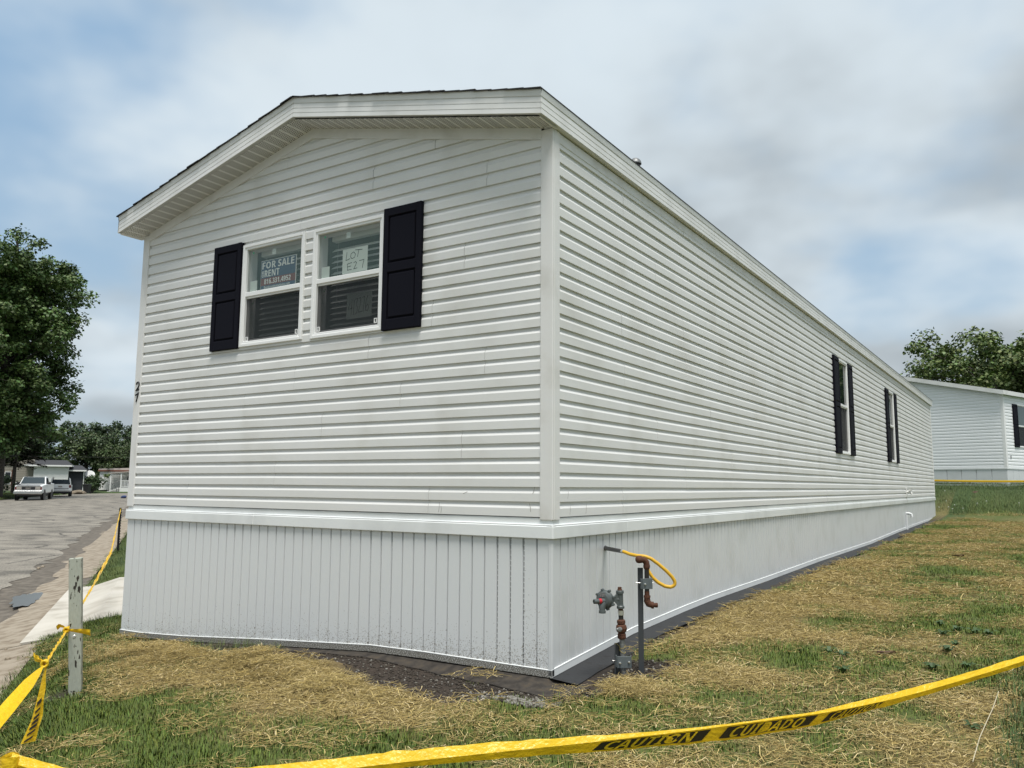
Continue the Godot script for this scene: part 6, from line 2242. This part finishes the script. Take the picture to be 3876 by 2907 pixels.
func porch_house() -> void:
	var o := cr(-51.9, -0.75, 104.0)
	var h := thing("porch_house", "pale trailer with covered front porch, white railing and red-brown eaves", "house", Vector3(o.x, -0.95, o.z), deg_to_rad(50.0))
	var mb := MB.new()
	face_box(mb, Vector3(-0.6, 0.25, -7.0), Vector3(9.0, 2.75, -1.4), 0.25)
	put("wall", mb, M.white_paint, h)
	mb = MB.new()
	mb.prism(PackedVector2Array([Vector2(-0.8, 2.75), Vector2(9.2, 2.75), Vector2(9.2, 3.05), Vector2(4.0, 3.12), Vector2(-0.7, 2.95)]), -7.2, -1.2)
	put("roof", mb, M.roof_tan, h)
	mb = MB.new()
	mb.box(Vector3(-0.8, 2.6, -1.22), Vector3(9.2, 2.80, -1.16))
	put("eave_board", mb, M.brown_trim, h)
	var p := node("porch", h)
	mb = MB.new()
	mb.prism(PackedVector2Array([Vector2(0.9, 2.28), Vector2(4.2, 2.62), Vector2(9.0, 2.62), Vector2(9.0, 2.72), Vector2(4.2, 2.74), Vector2(0.9, 2.38)]), -1.15, 1.2)
	put("porch_roof", mb, M.roof_tan, p)
	mb = MB.new()
	mb.box(Vector3(2.2, 0.0, -1.1), Vector3(9.0, 0.55, 1.1))
	put("deck", mb, M.white_paint, p)
	for x in [1.1, 2.3, 3.3]:
		mb = MB.new()
		mb.box(Vector3(x - 0.06, 0.0, 1.0), Vector3(x + 0.06, 2.4, 1.12))
		put("porch_post", mb, M.white_paint, p)
	mb = MB.new()
	mb.box(Vector3(2.2, 1.36, 1.04), Vector3(9.0, 1.46, 1.12))
	mb.box(Vector3(2.2, 0.62, 1.05), Vector3(9.0, 0.70, 1.11))
	var x := 2.35
	while x < 9.0:
		mb.box(Vector3(x, 0.66, 1.055), Vector3(x + 0.06, 1.38, 1.10))
		x += 0.17
	put("railing", mb, M.white_paint, p)
	mb = MB.new()
	for k in 4: mb.box(Vector3(0.75 + k * 0.36, 0.0, 0.2), Vector3(2.2, 0.14 + k * 0.135, 1.0))
	put("step", mb, M.white_paint, p)
	mb = MB.new()
	mb.tube([Vector3(0.75, 0.85, 1.05), Vector3(2.2, 1.42, 1.05)], 0.04, 6)
	for k in 6: mb.tube([Vector3(0.85 + k * 0.24, 0.1, 1.05), Vector3(0.85 + k * 0.24, 0.9 + k * 0.09, 1.05)], 0.025, 5)
	put("stair_rail", mb, M.grey_metal, p)
	mb = MB.new()
	mb.box(Vector3(5.2, 0.6, -1.42), Vector3(9.0, 2.35, -1.34))
	put("brown_wall", mb, M.brown_trim, h)
	for xx in [2.6, 3.7]:
		var w := node("window", h)
		mb = MB.new()
		mb.box(Vector3(xx, 1.0, -1.42), Vector3(xx + 0.75, 2.1, -1.33))
		put("frame", mb, M.white_paint, w)
		mb = MB.new()
		mb.box(Vector3(xx + 0.07, 1.07, -1.34), Vector3(xx + 0.68, 2.03, -1.31))
		put("pane", mb, M.dark_window, w)
	# dish on a mast
	var dp := cr(-51.8, -0.95, 100.5)
	var d := thing("satellite_dish", "round white satellite dish on a short mast beside the porch house", "satellite dish", Vector3(dp.x, ground_h(dp.x, dp.z), dp.z), deg_to_rad(33.0 + 15.0))
	mb = MB.new()
	mb.lathe(Vector3(0, 1.95, 0.0), Vector3(0.2, 0.55, 1.0), [[0.0, 0.0], [0.30, 0.04], [0.55, 0.14], [0.62, 0.19], [0.60, 0.20], [0.0, 0.02]], 20)
	put("dish", mb, M.white_paint, d)
	mb = MB.new()
	mb.tube([Vector3(0, -0.1, -0.1), Vector3(0, 1.9, -0.1), Vector3(0, 1.97, 0.02)], 0.05, 8)
	put("mast", mb, M.grey_metal, d)
	mb = MB.new()
	mb.tube([Vector3(0, 1.7, 0.1), Vector3(0.1, 2.0, 0.6)], 0.025, 6)
	put("feed_arm", mb, M.grey_metal, d)
	# wheeled bin
	var bp := cr(-47.6, 0, 92.0)
	var b := thing("trash_bin", "black wheeled trash bin at the far curve of the street", "trash bin", Vector3(bp.x, ground_h(bp.x, bp.z), bp.z), deg_to_rad(33.0))
	mb = MB.new()
	mb.xf = Transform3D(Basis(Vector3.RIGHT, Vector3(0, 0, -1), Vector3.UP), Vector3.ZERO)
	mb.prism(PackedVector2Array([Vector2(-0.24, -0.28), Vector2(0.24, -0.28), Vector2(0.24, 0.28), Vector2(-0.24, 0.28)]), 0.05, 0.06)
	mb.xf = Transform3D()
	var lo := [Vector3(-0.24, 0.05, -0.28), Vector3(0.24, 0.05, -0.28), Vector3(0.24, 0.05, 0.28), Vector3(-0.24, 0.05, 0.28)]
	var hi := [Vector3(-0.31, 1.0, -0.36), Vector3(0.31, 1.0, -0.36), Vector3(0.31, 1.0, 0.36), Vector3(-0.31, 1.0, 0.36)]
	for k in 4: mb.q(lo[(k + 1) % 4], lo[k], hi[k], hi[(k + 1) % 4])
	put("bin_body", mb, M.car_black, b)
	mb = MB.new()
	mb.box(Vector3(-0.33, 0.99, -0.39), Vector3(0.33, 1.08, 0.39), 0.03)
	put("lid", mb, M.car_black, b)
	for s in [-1.0, 1.0]:
		mb = MB.new()
		mb.lathe(Vector3(s * 0.25, 0.12, -0.32), Vector3(s, 0, 0), [[0.0, 0.0], [0.12, 0.0], [0.12, 0.06], [0.0, 0.06]], 12)
		put("wheel", mb, M.tyre, b)
	# heap of broken concrete
	var hp := cr(-47.8, 0, 88.5)
	for k in 9:
		var q := cr(-48.6 + rng.randf() * 2.2, 0, 88.0 + rng.randf() * 1.5)
		mb = MB.new()
		mb.xf = Transform3D(Basis.from_euler(Vector3(rng.randf_range(-0.5, 0.5), rng.randf() * 6.0, rng.randf_range(-0.5, 0.5))), Vector3.ZERO)
		mb.box(Vector3(-0.35, -0.12, -0.25) * rng.randf_range(0.7, 1.3), Vector3(0.35, 0.2, 0.25) * rng.randf_range(0.7, 1.3), 0.06)
		var t := put("rubble_block", mb, M.old_concrete)
		t.position = Vector3(q.x, ground_h(q.x, q.z) + 0.06 + rng.randf() * 0.22, q.z)
		meta(t, "grey rubble block in the low heap beyond the parked vehicles", "rubble", "rubble heap by the street")
	# bag on the road
	mb = MB.new()
	mb.lathe(Vector3.ZERO, Vector3(1, 0.1, 0), [[0.0, -0.4], [0.10, -0.34], [0.15, -0.1], [0.13, 0.2], [0.05, 0.36], [0.0, 0.4]], 12)
	var bg := put("plastic_bag", mb, M.blue_bag)
	var q := cr(-34.2, 0, 72.5)
	bg.position = Vector3(q.x, road_h(road_sp(q.x, q.z).x, road_sp(q.x, q.z).y) + 0.12, q.z)
	meta(bg, "crumpled blue plastic bag lying on the street", "bag")

# ---------------------------------------------------------------- vehicles; local: x along, nose at +x, y up
func loft(mb: MB, st: Array) -> void:
	# st: [x, [[half width, y], ...]] open outline from bottom to roof centre, mirrored
	for i in st.size() - 1:
		var a: Array = st[i][1]; var b: Array = st[i + 1][1]
		for k in a.size() - 1:
			for s in [1.0, -1.0]:
				var p0 := Vector3(st[i][0], a[k][1], a[k][0] * s); var p1 := Vector3(st[i][0], a[k + 1][1], a[k + 1][0] * s)
				var q0 := Vector3(st[i + 1][0], b[k][1], b[k][0] * s); var q1 := Vector3(st[i + 1][0], b[k + 1][1], b[k + 1][0] * s)
				if s > 0: mb.q(p0, q0, q1, p1)
				else: mb.q(p1, q1, q0, p0)
	for e in [0, st.size() - 1]:
		var a: Array = st[e][1]
		for k in a.size() - 1:
			mb.q(Vector3(st[e][0], a[k][1], a[k][0]), Vector3(st[e][0], a[k + 1][1], a[k + 1][0]), Vector3(st[e][0], a[k + 1][1], -a[k + 1][0]), Vector3(st[e][0], a[k][1], -a[k][0]))

func wheels(t: Node3D, xf: float, xr: float, hw: float, r: float) -> void:
	for x in [xf, xr]:
		for s in [-1.0, 1.0]:
			var mb := MB.new()
			mb.lathe(Vector3(x, r, s * (hw - 0.22)), Vector3(0, 0, s), [[0.0, 0.0], [r * 0.9, 0.0], [r, 0.04], [r, 0.18], [r * 0.92, 0.22], [r * 0.62, 0.225]], 20)
			var w := put("wheel", mb, M.tyre, t)
			mb = MB.new()
			mb.lathe(Vector3(x, r, s * (hw - 0.02)), Vector3(0, 0, s), [[r * 0.63, -0.01], [r * 0.5, 0.0], [r * 0.2, 0.005], [0.0, 0.01]], 16)
			put("rim", mb, M.chrome, w)

func plane_part(called: String, t: Node3D, pts: Array, m: Material) -> void:
	var mb := MB.new()
	mb.q(pts[0], pts[1], pts[2], pts[3])
	put(called, mb, m, t)

func vehicles() -> void:
	var turn := atan2(RD.y, -RD.x)                       # nose towards the viewer along the street
	# pickup
	var p := road_xz(75.7, -10.5)
	var sp := road_sp(p.x, p.y)
	var yaw := atan2(-(-RD.y), -RD.x)
	var t := thing("pickup_truck", "white pickup truck with dark grille parked facing down the street", "pickup truck", Vector3(p.x, road_h(sp.x, sp.y), p.y), atan2(RD.y, -RD.x) + deg_to_rad(-2.0))
	var mb := MB.new()
	# body: bed, cab base, hood
	loft(mb, [[-2.65, [[0.86, 0.56], [0.97, 0.64], [0.97, 1.30], [0.90, 1.33]]], [-0.75, [[0.86, 0.54], [0.98, 0.62], [0.98, 1.30], [0.90, 1.34]]], [-0.70, [[0.86, 0.54], [0.98, 0.62], [0.98, 1.24], [0.86, 1.30]]], [0.80, [[0.86, 0.52], [0.98, 0.60], [0.97, 1.22], [0.84, 1.28]]], [1.6, [[0.86, 0.52], [0.97, 0.60], [0.96, 1.19], [0.82, 1.26]]], [2.42, [[0.84, 0.52], [0.95, 0.60], [0.94, 1.13], [0.80, 1.20]]], [2.50, [[0.82, 0.54], [0.92, 0.62], [0.92, 1.10], [0.80, 1.15]]]])
	put("body", mb, M.car_white, t)
	mb = MB.new()
	loft(mb, [[-0.72, [[0.92, 1.24], [0.80, 1.78], [0.72, 1.84]]], [-0.10, [[0.92, 1.24], [0.80, 1.82], [0.72, 1.88]]], [0.30, [[0.92, 1.24], [0.80, 1.80], [0.72, 1.86]]], [0.90, [[0.94, 1.22], [0.92, 1.26], [0.86, 1.28]]]])
	put("cab", mb, M.car_white, t)
	plane_part("windshield", t, [Vector3(0.90, 1.30, 0.82), Vector3(0.90, 1.30, -0.82), Vector3(0.36, 1.81, -0.72), Vector3(0.36, 1.81, 0.72)], M.windshield)
	for s in [1.0, -1.0]:
		plane_part("side_window", t, [Vector3(-0.55, 1.30, s * 0.922), Vector3(0.70, 1.29, s * 0.925), Vector3(0.30, 1.74, s * 0.828), Vector3(-0.55, 1.75, s * 0.820)], M.car_glass)
		mb = MB.new()
		mb.box(Vector3(0.50, 1.24, s * 0.96), Vector3(0.62, 1.44, s * 1.20), 0.03)
		put("mirror", mb, M.car_black, t)
		mb = MB.new()
		mb.box(Vector3(2.485, 0.82, s * 0.64 - 0.17), Vector3(2.53, 1.06, s * 0.64 + 0.17), 0.015)
		put("headlight", mb, M.lamp_glass, t)
		mb = MB.new()
		mb.box(Vector3(2.44, 0.82, s * 0.865 - 0.055), Vector3(2.51, 1.05, s * 0.865 + 0.05), 0.01)
		put("turn_signal", mb, M.lamp_red, t)
		for x in [1.55, -1.72]:
			mb = MB.new()
			mb.lathe(Vector3(x, 0.40, s * 0.955), Vector3(0, 0, s), [[0.46, 0.0], [0.46, 0.035], [0.0, 0.035]], 18)
			put("wheel_arch", mb, M.car_black, t)
	mb = MB.new()
	mb.box(Vector3(2.49, 0.82, -0.46), Vector3(2.525, 1.06, 0.46), 0.01)
	put("grille", mb, M.car_black, t)
	mb = MB.new()
	mb.box(Vector3(2.47, 1.09, -0.84), Vector3(2.53, 1.125, 0.84), 0.01)
	put("hood_deflector", mb, M.car_black, t)
	mb = MB.new()
	mb.box(Vector3(2.44, 0.48, -0.98), Vector3(2.66, 0.76, 0.98), 0.05)
	put("front_bumper", mb, M.chrome, t)
	letters_local("badge", "GMC", t, Transform3D(Basis(Vector3(0, 0, -1), Vector3.UP, Vector3(1, 0, 0)), Vector3(2.53, 0.94, 0)), 0.38, 0.13, M.lamp_glass)
	mb = MB.new()
	mb.box(Vector3(-2.4, 0.30, -0.80), Vector3(2.3, 0.52, 0.80), 0.04)
	put("chassis", mb, M.car_black, t)
	wheels(t, 1.55, -1.72, 0.97, 0.37)
	# suv, seen from the rear
	p = road_xz(88.4, -11.0)
	sp = road_sp(p.x, p.y)
	var s2 := thing("suv", "white sport utility vehicle seen from the rear, parked beyond the pickup", "car", Vector3(p.x, road_h(sp.x, sp.y), p.y), atan2(RD.y, -RD.x) + PI + deg_to_rad(4.0))
	mb = MB.new()
	loft(mb, [[-2.16, [[0.80, 0.48], [0.88, 0.58], [0.88, 1.02], [0.84, 1.08]]], [-2.10, [[0.82, 0.42], [0.90, 0.55], [0.90, 1.06], [0.84, 1.10]]], [0.9, [[0.82, 0.40], [0.91, 0.55], [0.90, 1.06], [0.82, 1.10]]], [2.1, [[0.80, 0.42], [0.88, 0.55], [0.86, 0.94], [0.76, 1.0]]], [2.24, [[0.74, 0.48], [0.82, 0.56], [0.80, 0.86], [0.7, 0.9]]]])
	put("body", mb, M.car_white, s2)
	mb = MB.new()
	loft(mb, [[-2.08, [[0.86, 1.06], [0.84, 1.12], [0.80, 1.14]]], [-1.86, [[0.86, 1.06], [0.76, 1.66], [0.68, 1.74]]], [-0.2, [[0.86, 1.06], [0.75, 1.66], [0.66, 1.74]]], [0.3, [[0.86, 1.06], [0.74, 1.62], [0.66, 1.69]]], [1.05, [[0.86, 1.06], [0.84, 1.09], [0.80, 1.11]]]])
	put("cabin", mb, M.car_white, s2)
	plane_part("rear_window", s2, [Vector3(-2.075, 1.15, -0.74), Vector3(-2.075, 1.15, 0.74), Vector3(-1.905, 1.58, 0.64), Vector3(-1.905, 1.58, -0.64)], M.car_glass)
	for s in [1.0, -1.0]:
		plane_part("side_window", s2, [Vector3(-1.70, 1.14, s * 0.862), Vector3(0.75, 1.12, s * 0.864), Vector3(0.28, 1.58, s * 0.768), Vector3(-1.66, 1.58, s * 0.762)], M.car_glass)
		mb = MB.new()
		mb.box(Vector3(-2.19, 0.82, s * 0.80 - 0.09), Vector3(-2.02, 1.08, s * 0.80 + 0.10), 0.02)
		put("tail_lamp", mb, M.lamp_red, s2)
		mb = MB.new()
		mb.tube([Vector3(-1.7, 1.70, s * 0.66), Vector3(-1.6, 1.78, s * 0.66), Vector3(0.1, 1.79, s * 0.66), Vector3(0.2, 1.72, s * 0.66)], 0.02, 6)
		put("roof_rail", mb, M.car_black, s2)
	mb = MB.new()
	mb.box(Vector3(-2.28, 0.52, -0.86), Vector3(-2.05, 0.74, 0.86), 0.05)
	put("rear_bumper", mb, M.white_paint, s2)
	mb = MB.new()
	mb.box(Vector3(-2.285, 0.70, -0.70), Vector3(-2.15, 0.79, 0.70), 0.02)
	put("bumper_step", mb, M.grey_metal, s2)
	mb = MB.new()
	mb.box(Vector3(-2.20, 0.88, -0.16), Vector3(-2.16, 1.0, 0.16), 0.008)
	put("licence_plate", mb, M.roof_tan, s2)
	mb = MB.new()
	mb.box(Vector3(-2.0, 0.28, -0.76), Vector3(2.0, 0.50, 0.76), 0.04)
	put("chassis", mb, M.car_black, s2)
	wheels(s2, 1.35, -1.32, 0.89, 0.34)

func letters_local(called: String, txt: String, parent: Node3D, fr: Transform3D, w: float, h: float, m: Material) -> void:
	var t := text_mesh(txt, 0.1, 0.9)
	var bb := t.get_aabb()
	var o := MeshInstance3D.new()
	o.name = called
	o.mesh = t
	o.material_override = m
	parent.add_child(o, true)
	o.transform = fr * Transform3D(Basis.from_scale(Vector3(w / bb.size.x, h / bb.size.y, 1)), Vector3.ZERO) * Transform3D(Basis(), -(bb.position + bb.size / 2))

# ---------------------------------------------------------------- trees
func leafy(crown: Array, cnt: int, size: float, tint: Color, sd: int, droop := 0.25) -> ArrayMesh:
	# crown: [centre, radius] clumps; leaves fill each clump's outer shell
	var r := RandomNumberGenerator.new(); r.seed = sd
	var v := PackedVector3Array(); var n := PackedVector3Array(); var c := PackedColorArray()
	for cl in crown:
		var ctr: Vector3 = cl[0]; var rad: float = cl[1]
		var hue := r.randf_range(0.75, 1.25)
		for i in cnt:
			var d := Vector3(r.randfn(), r.randfn() * 0.8, r.randfn()).normalized()
			var p := ctr + d * rad * pow(r.randf(), 0.45) * Vector3(1.0, 0.75, 1.0)
			var nn := (d * 0.5 + Vector3(r.randfn() * 0.5, 0.7 + r.randfn() * 0.4, r.randfn() * 0.5)).normalized()
			var t := nn.cross(Vector3(r.randfn(), r.randfn(), r.randfn())).normalized()
			t = (t - Vector3.UP * droop).normalized()
			var s := nn.cross(t).normalized()
			var k := size * r.randf_range(0.6, 1.3)
			var tip := p + t * k
			var a := p + t * k * 0.42 + s * k * 0.42 - nn * k * 0.06
			var b := p + t * k * 0.42 - s * k * 0.42 - nn * k * 0.06
			v.append_array([p, a, tip, p, tip, b])
			n.append_array([nn, nn, nn, nn, nn, nn])
			var g := r.randf_range(0.7, 1.3) * hue
			var q := Color(tint.r * g * r.randf_range(0.85, 1.3), tint.g * g, tint.b * g)
			c.append_array([q, q, q, q, q, q])
	var arr := []
	arr.resize(Mesh.ARRAY_MAX)
	arr[Mesh.ARRAY_VERTEX] = v; arr[Mesh.ARRAY_NORMAL] = n; arr[Mesh.ARRAY_COLOR] = c
	var am := ArrayMesh.new()
	am.add_surface_from_arrays(Mesh.PRIMITIVE_TRIANGLES, arr)
	return am

# limbs and the clumps at their ends
func limbs(h: float, trunk: float, rad: float, count: int, sd: int, low := 0.22) -> Array:
	var r := RandomNumberGenerator.new(); r.seed = sd
	var mb := MB.new()
	var clumps := []
	var tp := []
	var tr := []
	for i in 9:
		var k := i / 8.0
		tp.append(Vector3(r.randfn() * 0.10 * k, h * 0.86 * k - 0.2, r.randfn() * 0.10 * k) * Vector3(rad * 0.25, 1, rad * 0.25))
		tr.append(trunk * (1.0 - 0.85 * k) + 0.02)
	mb.tube(tp, tr, 9)
	for i in count:
		var k := lerpf(low, 0.92, pow((i + 0.5) / count, 0.85))
		var a := i * 2.4 + r.randfn() * 0.3
		var base: Vector3 = (tp[int(k * 7)] as Vector3).lerp(tp[int(k * 7) + 1], k * 7 - int(k * 7))
		var prof := sin(PI * clampf((k - low * 0.55) / (1.06 - low * 0.55), 0.0, 1.0)) ** 0.42
		var reach := rad * prof * r.randf_range(0.72, 1.08)
		var dir := Vector3(cos(a), 0, sin(a))
		var rise := lerpf(0.15, 0.75, k) * reach
		var mid := base + dir * reach * 0.5 + Vector3(0, rise * 0.65, 0)
		var tip := base + dir * reach + Vector3(r.randfn() * 0.3, rise, r.randfn() * 0.3)
		tip.y = minf(tip.y, h * 0.97)
		var th := trunk * 0.36 * (1.0 - k * 0.5)
		mb.tube([base, mid, tip], [th, th * 0.6, th * 0.18], 6)
		var n := 5
		for j in n:
			var f := (j + 1.2) / (n + 0.2)
			var c := base.lerp(mid, f * 2.0) if f < 0.5 else mid.lerp(tip, f * 2.0 - 1.0)
			if f < 0.30 and k < 0.6: continue
			var off := Vector3(r.randfn(), r.randfn() * 0.6, r.randfn()) * rad * 0.13
			clumps.append([c + off, rad * r.randf_range(0.13, 0.22)])
			if r.randf() < 0.5:
				mb.tube([c, c + off * 1.2], [th * 0.3, th * 0.12], 5)
	clumps.append([Vector3(0, h * 0.85, 0), rad * 0.2])
	return [mb, clumps]

func tree(called: String, label: String, group: String, at: Vector3, h: float, trunk: float, rad: float, count: int, leaves: int, size: float, tint: Color, sd: int, low := 0.22) -> Node3D:
	var t := thing(called, label, "tree", at, 0.0, group)
	var l := limbs(h, trunk, rad, count, sd, low)
	put("trunk", l[0], M.bark, t)
	var o := MeshInstance3D.new()
	o.name = "crown"
	o.mesh = leafy(l[1], leaves, size, tint, sd + 1)
	o.material_override = M.leaf
	t.add_child(o, true)
	return t

func spruce(label: String, at: Vector3, h: float, rad: float, sd: int, group := "") -> void:
	var t := thing("spruce_tree", label, "tree", at, 0.0, group)
	var r := RandomNumberGenerator.new(); r.seed = sd
	var mb := MB.new()
	mb.tube([Vector3(0, -0.2, 0), Vector3(0, h * 0.5, 0), Vector3(0, h, 0)], [h * 0.02, h * 0.012, 0.02], 8)
	var v := PackedVector3Array(); var n := PackedVector3Array(); var c := PackedColorArray()
	var y := h * 0.30
	while y < h * 0.99:
		var k := y / h
		var reach := rad * (1.0 - k) * r.randf_range(0.8, 1.15) + 0.12
		for b in 9:
			var a := r.randf() * TAU
			var d := Vector3(cos(a), 0, sin(a))
			var rr := reach * r.randf_range(0.7, 1.1)
			var tip := Vector3(0, y - rr * 0.22, 0) + d * rr
			mb.tube([Vector3(0, y, 0), tip], [0.03, 0.008], 4, false)
			for j in 26:
				var f := pow(r.randf(), 0.6)
				var p := Vector3(0, y, 0).lerp(tip, f) + Vector3(r.randfn(), r.randfn() * 0.5, r.randfn()) * 0.10
				var nd := (d + Vector3(r.randfn() * 0.7, -0.35 + r.randfn() * 0.3, r.randfn() * 0.7)).normalized()
				var s := nd.cross(Vector3(r.randfn(), 1, r.randfn())).normalized()
				var ln := r.randf_range(0.18, 0.36); var w := 0.05
				v.append_array([p - s * w, p + s * w, p + nd * ln])
				var nn := s.cross(nd)
				n.append_array([nn, nn, nn])
				var g := r.randf_range(0.6, 1.3)
				var q := Color(0.018 * g, 0.034 * g, 0.020 * g)
				c.append_array([q, q, q])
		y += h * 0.028
	put("trunk", mb, M.bark, t)
	var arr := []
	arr.resize(Mesh.ARRAY_MAX)
	arr[Mesh.ARRAY_VERTEX] = v; arr[Mesh.ARRAY_NORMAL] = n; arr[Mesh.ARRAY_COLOR] = c
	var am := ArrayMesh.new()
	am.add_surface_from_arrays(Mesh.PRIMITIVE_TRIANGLES, arr)
	var o := MeshInstance3D.new()
	o.name = "crown"
	o.mesh = am
	o.material_override = M.leaf
	t.add_child(o, true)

func shrub(label: String, at: Vector3, rad: float, h: float, sd: int, group := "") -> void:
	var t := thing("shrub", label, "shrub", at, 0.0, group)
	var r := RandomNumberGenerator.new(); r.seed = sd
	var mb := MB.new()
	var cl := []
	for k in 12:
		var a := r.randf() * TAU
		var e := Vector3(cos(a) * rad * r.randf_range(0.2, 0.8), h * r.randf_range(0.3, 0.85), sin(a) * rad * r.randf_range(0.2, 0.8))
		mb.tube([Vector3(0, -0.1, 0), e], [0.03, 0.008], 5)
		cl.append([e, rad * 0.4])
	put("stems", mb, M.bark, t)
	var o := MeshInstance3D.new()
	o.name = "foliage"
	o.mesh = leafy(cl, 90, 0.2, Color(0.035, 0.065, 0.02), sd + 3)
	o.material_override = M.leaf
	t.add_child(o, true)

func gpos(u: float, d: float) -> Vector3:
	var p := cr(u, 0, d)
	return Vector3(p.x, ground_h(p.x, p.z) - 0.05, p.z)

func trees() -> void:
	tree("maple_tree", "large broad maple tree towering over the verge beside the pickup", "", gpos(-42.6, 68.0), 26.6, 0.42, 5.4, 120, 190, 0.26, Color(0.066, 0.118, 0.030), 68, 0.20)
	spruce("dark spruce tree half hidden behind the large maple", gpos(-48.0, 79.0), 10.4, 3.6, 71)
	tree("leafy_tree", "bushy green tree rising behind the second home", "", gpos(27.2, 45.0), 8.4, 0.26, 4.6, 46, 230, 0.19, Color(0.085, 0.132, 0.034), 62, 0.14)
	tree("leafy_tree", "smaller green tree beside the bushy one behind the second home", "", gpos(33.5, 43.5), 9.0, 0.28, 5.0, 40, 230, 0.19, Color(0.078, 0.125, 0.032), 63, 0.12)
	# woods beyond the far houses
	var ft := [[-68.0, 116.0, 9.4, 4.6], [-62.5, 122.0, 10.8, 4.8], [-58.4, 112.0, 8.6, 4.0], [-56.2, 124.0, 10.6, 4.6], [-51.6, 118.0, 9.6, 4.4], [-48.4, 126.0, 11.2, 5.0], [-52.4, 108.0, 6.8, 3.0], [-45.0, 116.0, 9.0, 4.4], [-74.0, 124.0, 11.0, 5.0], [-80.0, 118.0, 10.0, 5.0], [-40.5, 122.0, 10.4, 5.0], [-72.0, 108.0, 8.0, 4.0], [-55.0, 113.0, 8.2, 3.6], [-49.8, 112.0, 7.2, 3.4]]
	var protos := []
	for k in 4:
		var l := limbs(10.0, 0.22, 4.5, 30, 81 + k, 0.10)
		protos.append([l[0].mesh(), leafy(l[1], 75, 0.34, [Color(0.036, 0.066, 0.020), Color(0.030, 0.058, 0.019), Color(0.044, 0.074, 0.021), Color(0.034, 0.062, 0.022)][k], 91 + k)])
	var i := 0
	for f in ft:
		var t := thing("woodland_tree", "dense green tree in the wood beyond the far houses", "tree", gpos(f[0], f[1]), i * 1.7, "wood beyond the far houses")
		t.scale = Vector3(f[3] / 4.5, f[2] / 10.0, f[3] / 4.5)
		for e in [["trunk", 0, M.bark], ["crown", 1, M.leaf]]:
			var o := MeshInstance3D.new()
			o.name = e[0]
			o.mesh = protos[i % 4][e[1]]
			o.material_override = e[2]
			t.add_child(o, true)
		i += 1
	shrub("leafy shrub in front of the grey house wall", gpos(-46.6, 79.0), 1.2, 1.6, 201)
	shrub("dark shrub at the foot of the large maple", gpos(-50.0, 80.0), 1.4, 2.0, 202)
	shrub("rounded shrub between the grey house and the porch house", gpos(-50.6, 99.0), 1.5, 2.2, 203)
	shrub("low shrub beside the trash bin", gpos(-52.0, 101.0), 1.3, 1.7, 204)

func wires() -> void:
	var a := gpos(-82.0, 104.0); var b := gpos(-30.0, 106.0)
	var lab := ["wooden utility pole hidden behind the maple", "wooden utility pole hidden behind the mobile home"]
	var k := 0
	for p in [a, b]:
		var t := thing("utility_pole", lab[k], "utility pole", p)
		var mb := MB.new()
		mb.tube([Vector3(0, -0.3, 0), Vector3(0, 9.0, 0)], [0.16, 0.11], 10)
		put("pole", mb, M.bark, t)
		mb = MB.new()
		mb.box(Vector3(-0.9, 7.2, -0.06), Vector3(0.9, 7.34, 0.06))
		put("crossarm", mb, M.bark, t)
		k += 1
	k = 0
	for h in [7.4, 4.9]:
		var mb := MB.new()
		var path := []
		for i in 21:
			var f := i / 20.0
			path.append((a + Vector3(0, h, 0)).lerp(b + Vector3(0, h, 0), f) - Vector3(0, 2.4 * f * (1.0 - f), 0))
		mb.tube(path, 0.02, 4)
		var o := put("overhead_wire", mb, M.wire_dark)
		meta(o, ["upper overhead wire strung before the far wood", "lower overhead wire strung before the far wood"][k], "wire")
		k += 1

func _ready() -> void:
	rng.seed = 4242
	nz_a.seed = 1; nz_a.frequency = 0.02; nz_a.fractal_octaves = 4
	nz_b.seed = 2; nz_b.frequency = 0.02; nz_b.fractal_octaves = 3
	nz_c.seed = 3; nz_c.frequency = 0.02; nz_c.fractal_octaves = 3
	setup()
	materials()
	print("materials ", Time.get_ticks_msec())
	build_ground()
	build_road()
	print("ground ", Time.get_ticks_msec())
	build_home()
	print("home ", Time.get_ticks_msec())
	window_things()
	ground_mats()
	second_home()
	grey_house()
	porch_house()
	trees()
	print("trees ", Time.get_ticks_msec())
	vehicles()
	wires()
	gas()
	tapes()
	white_post()
	lawn_bits()
	ground_cover()
	print("done ", Time.get_ticks_msec())
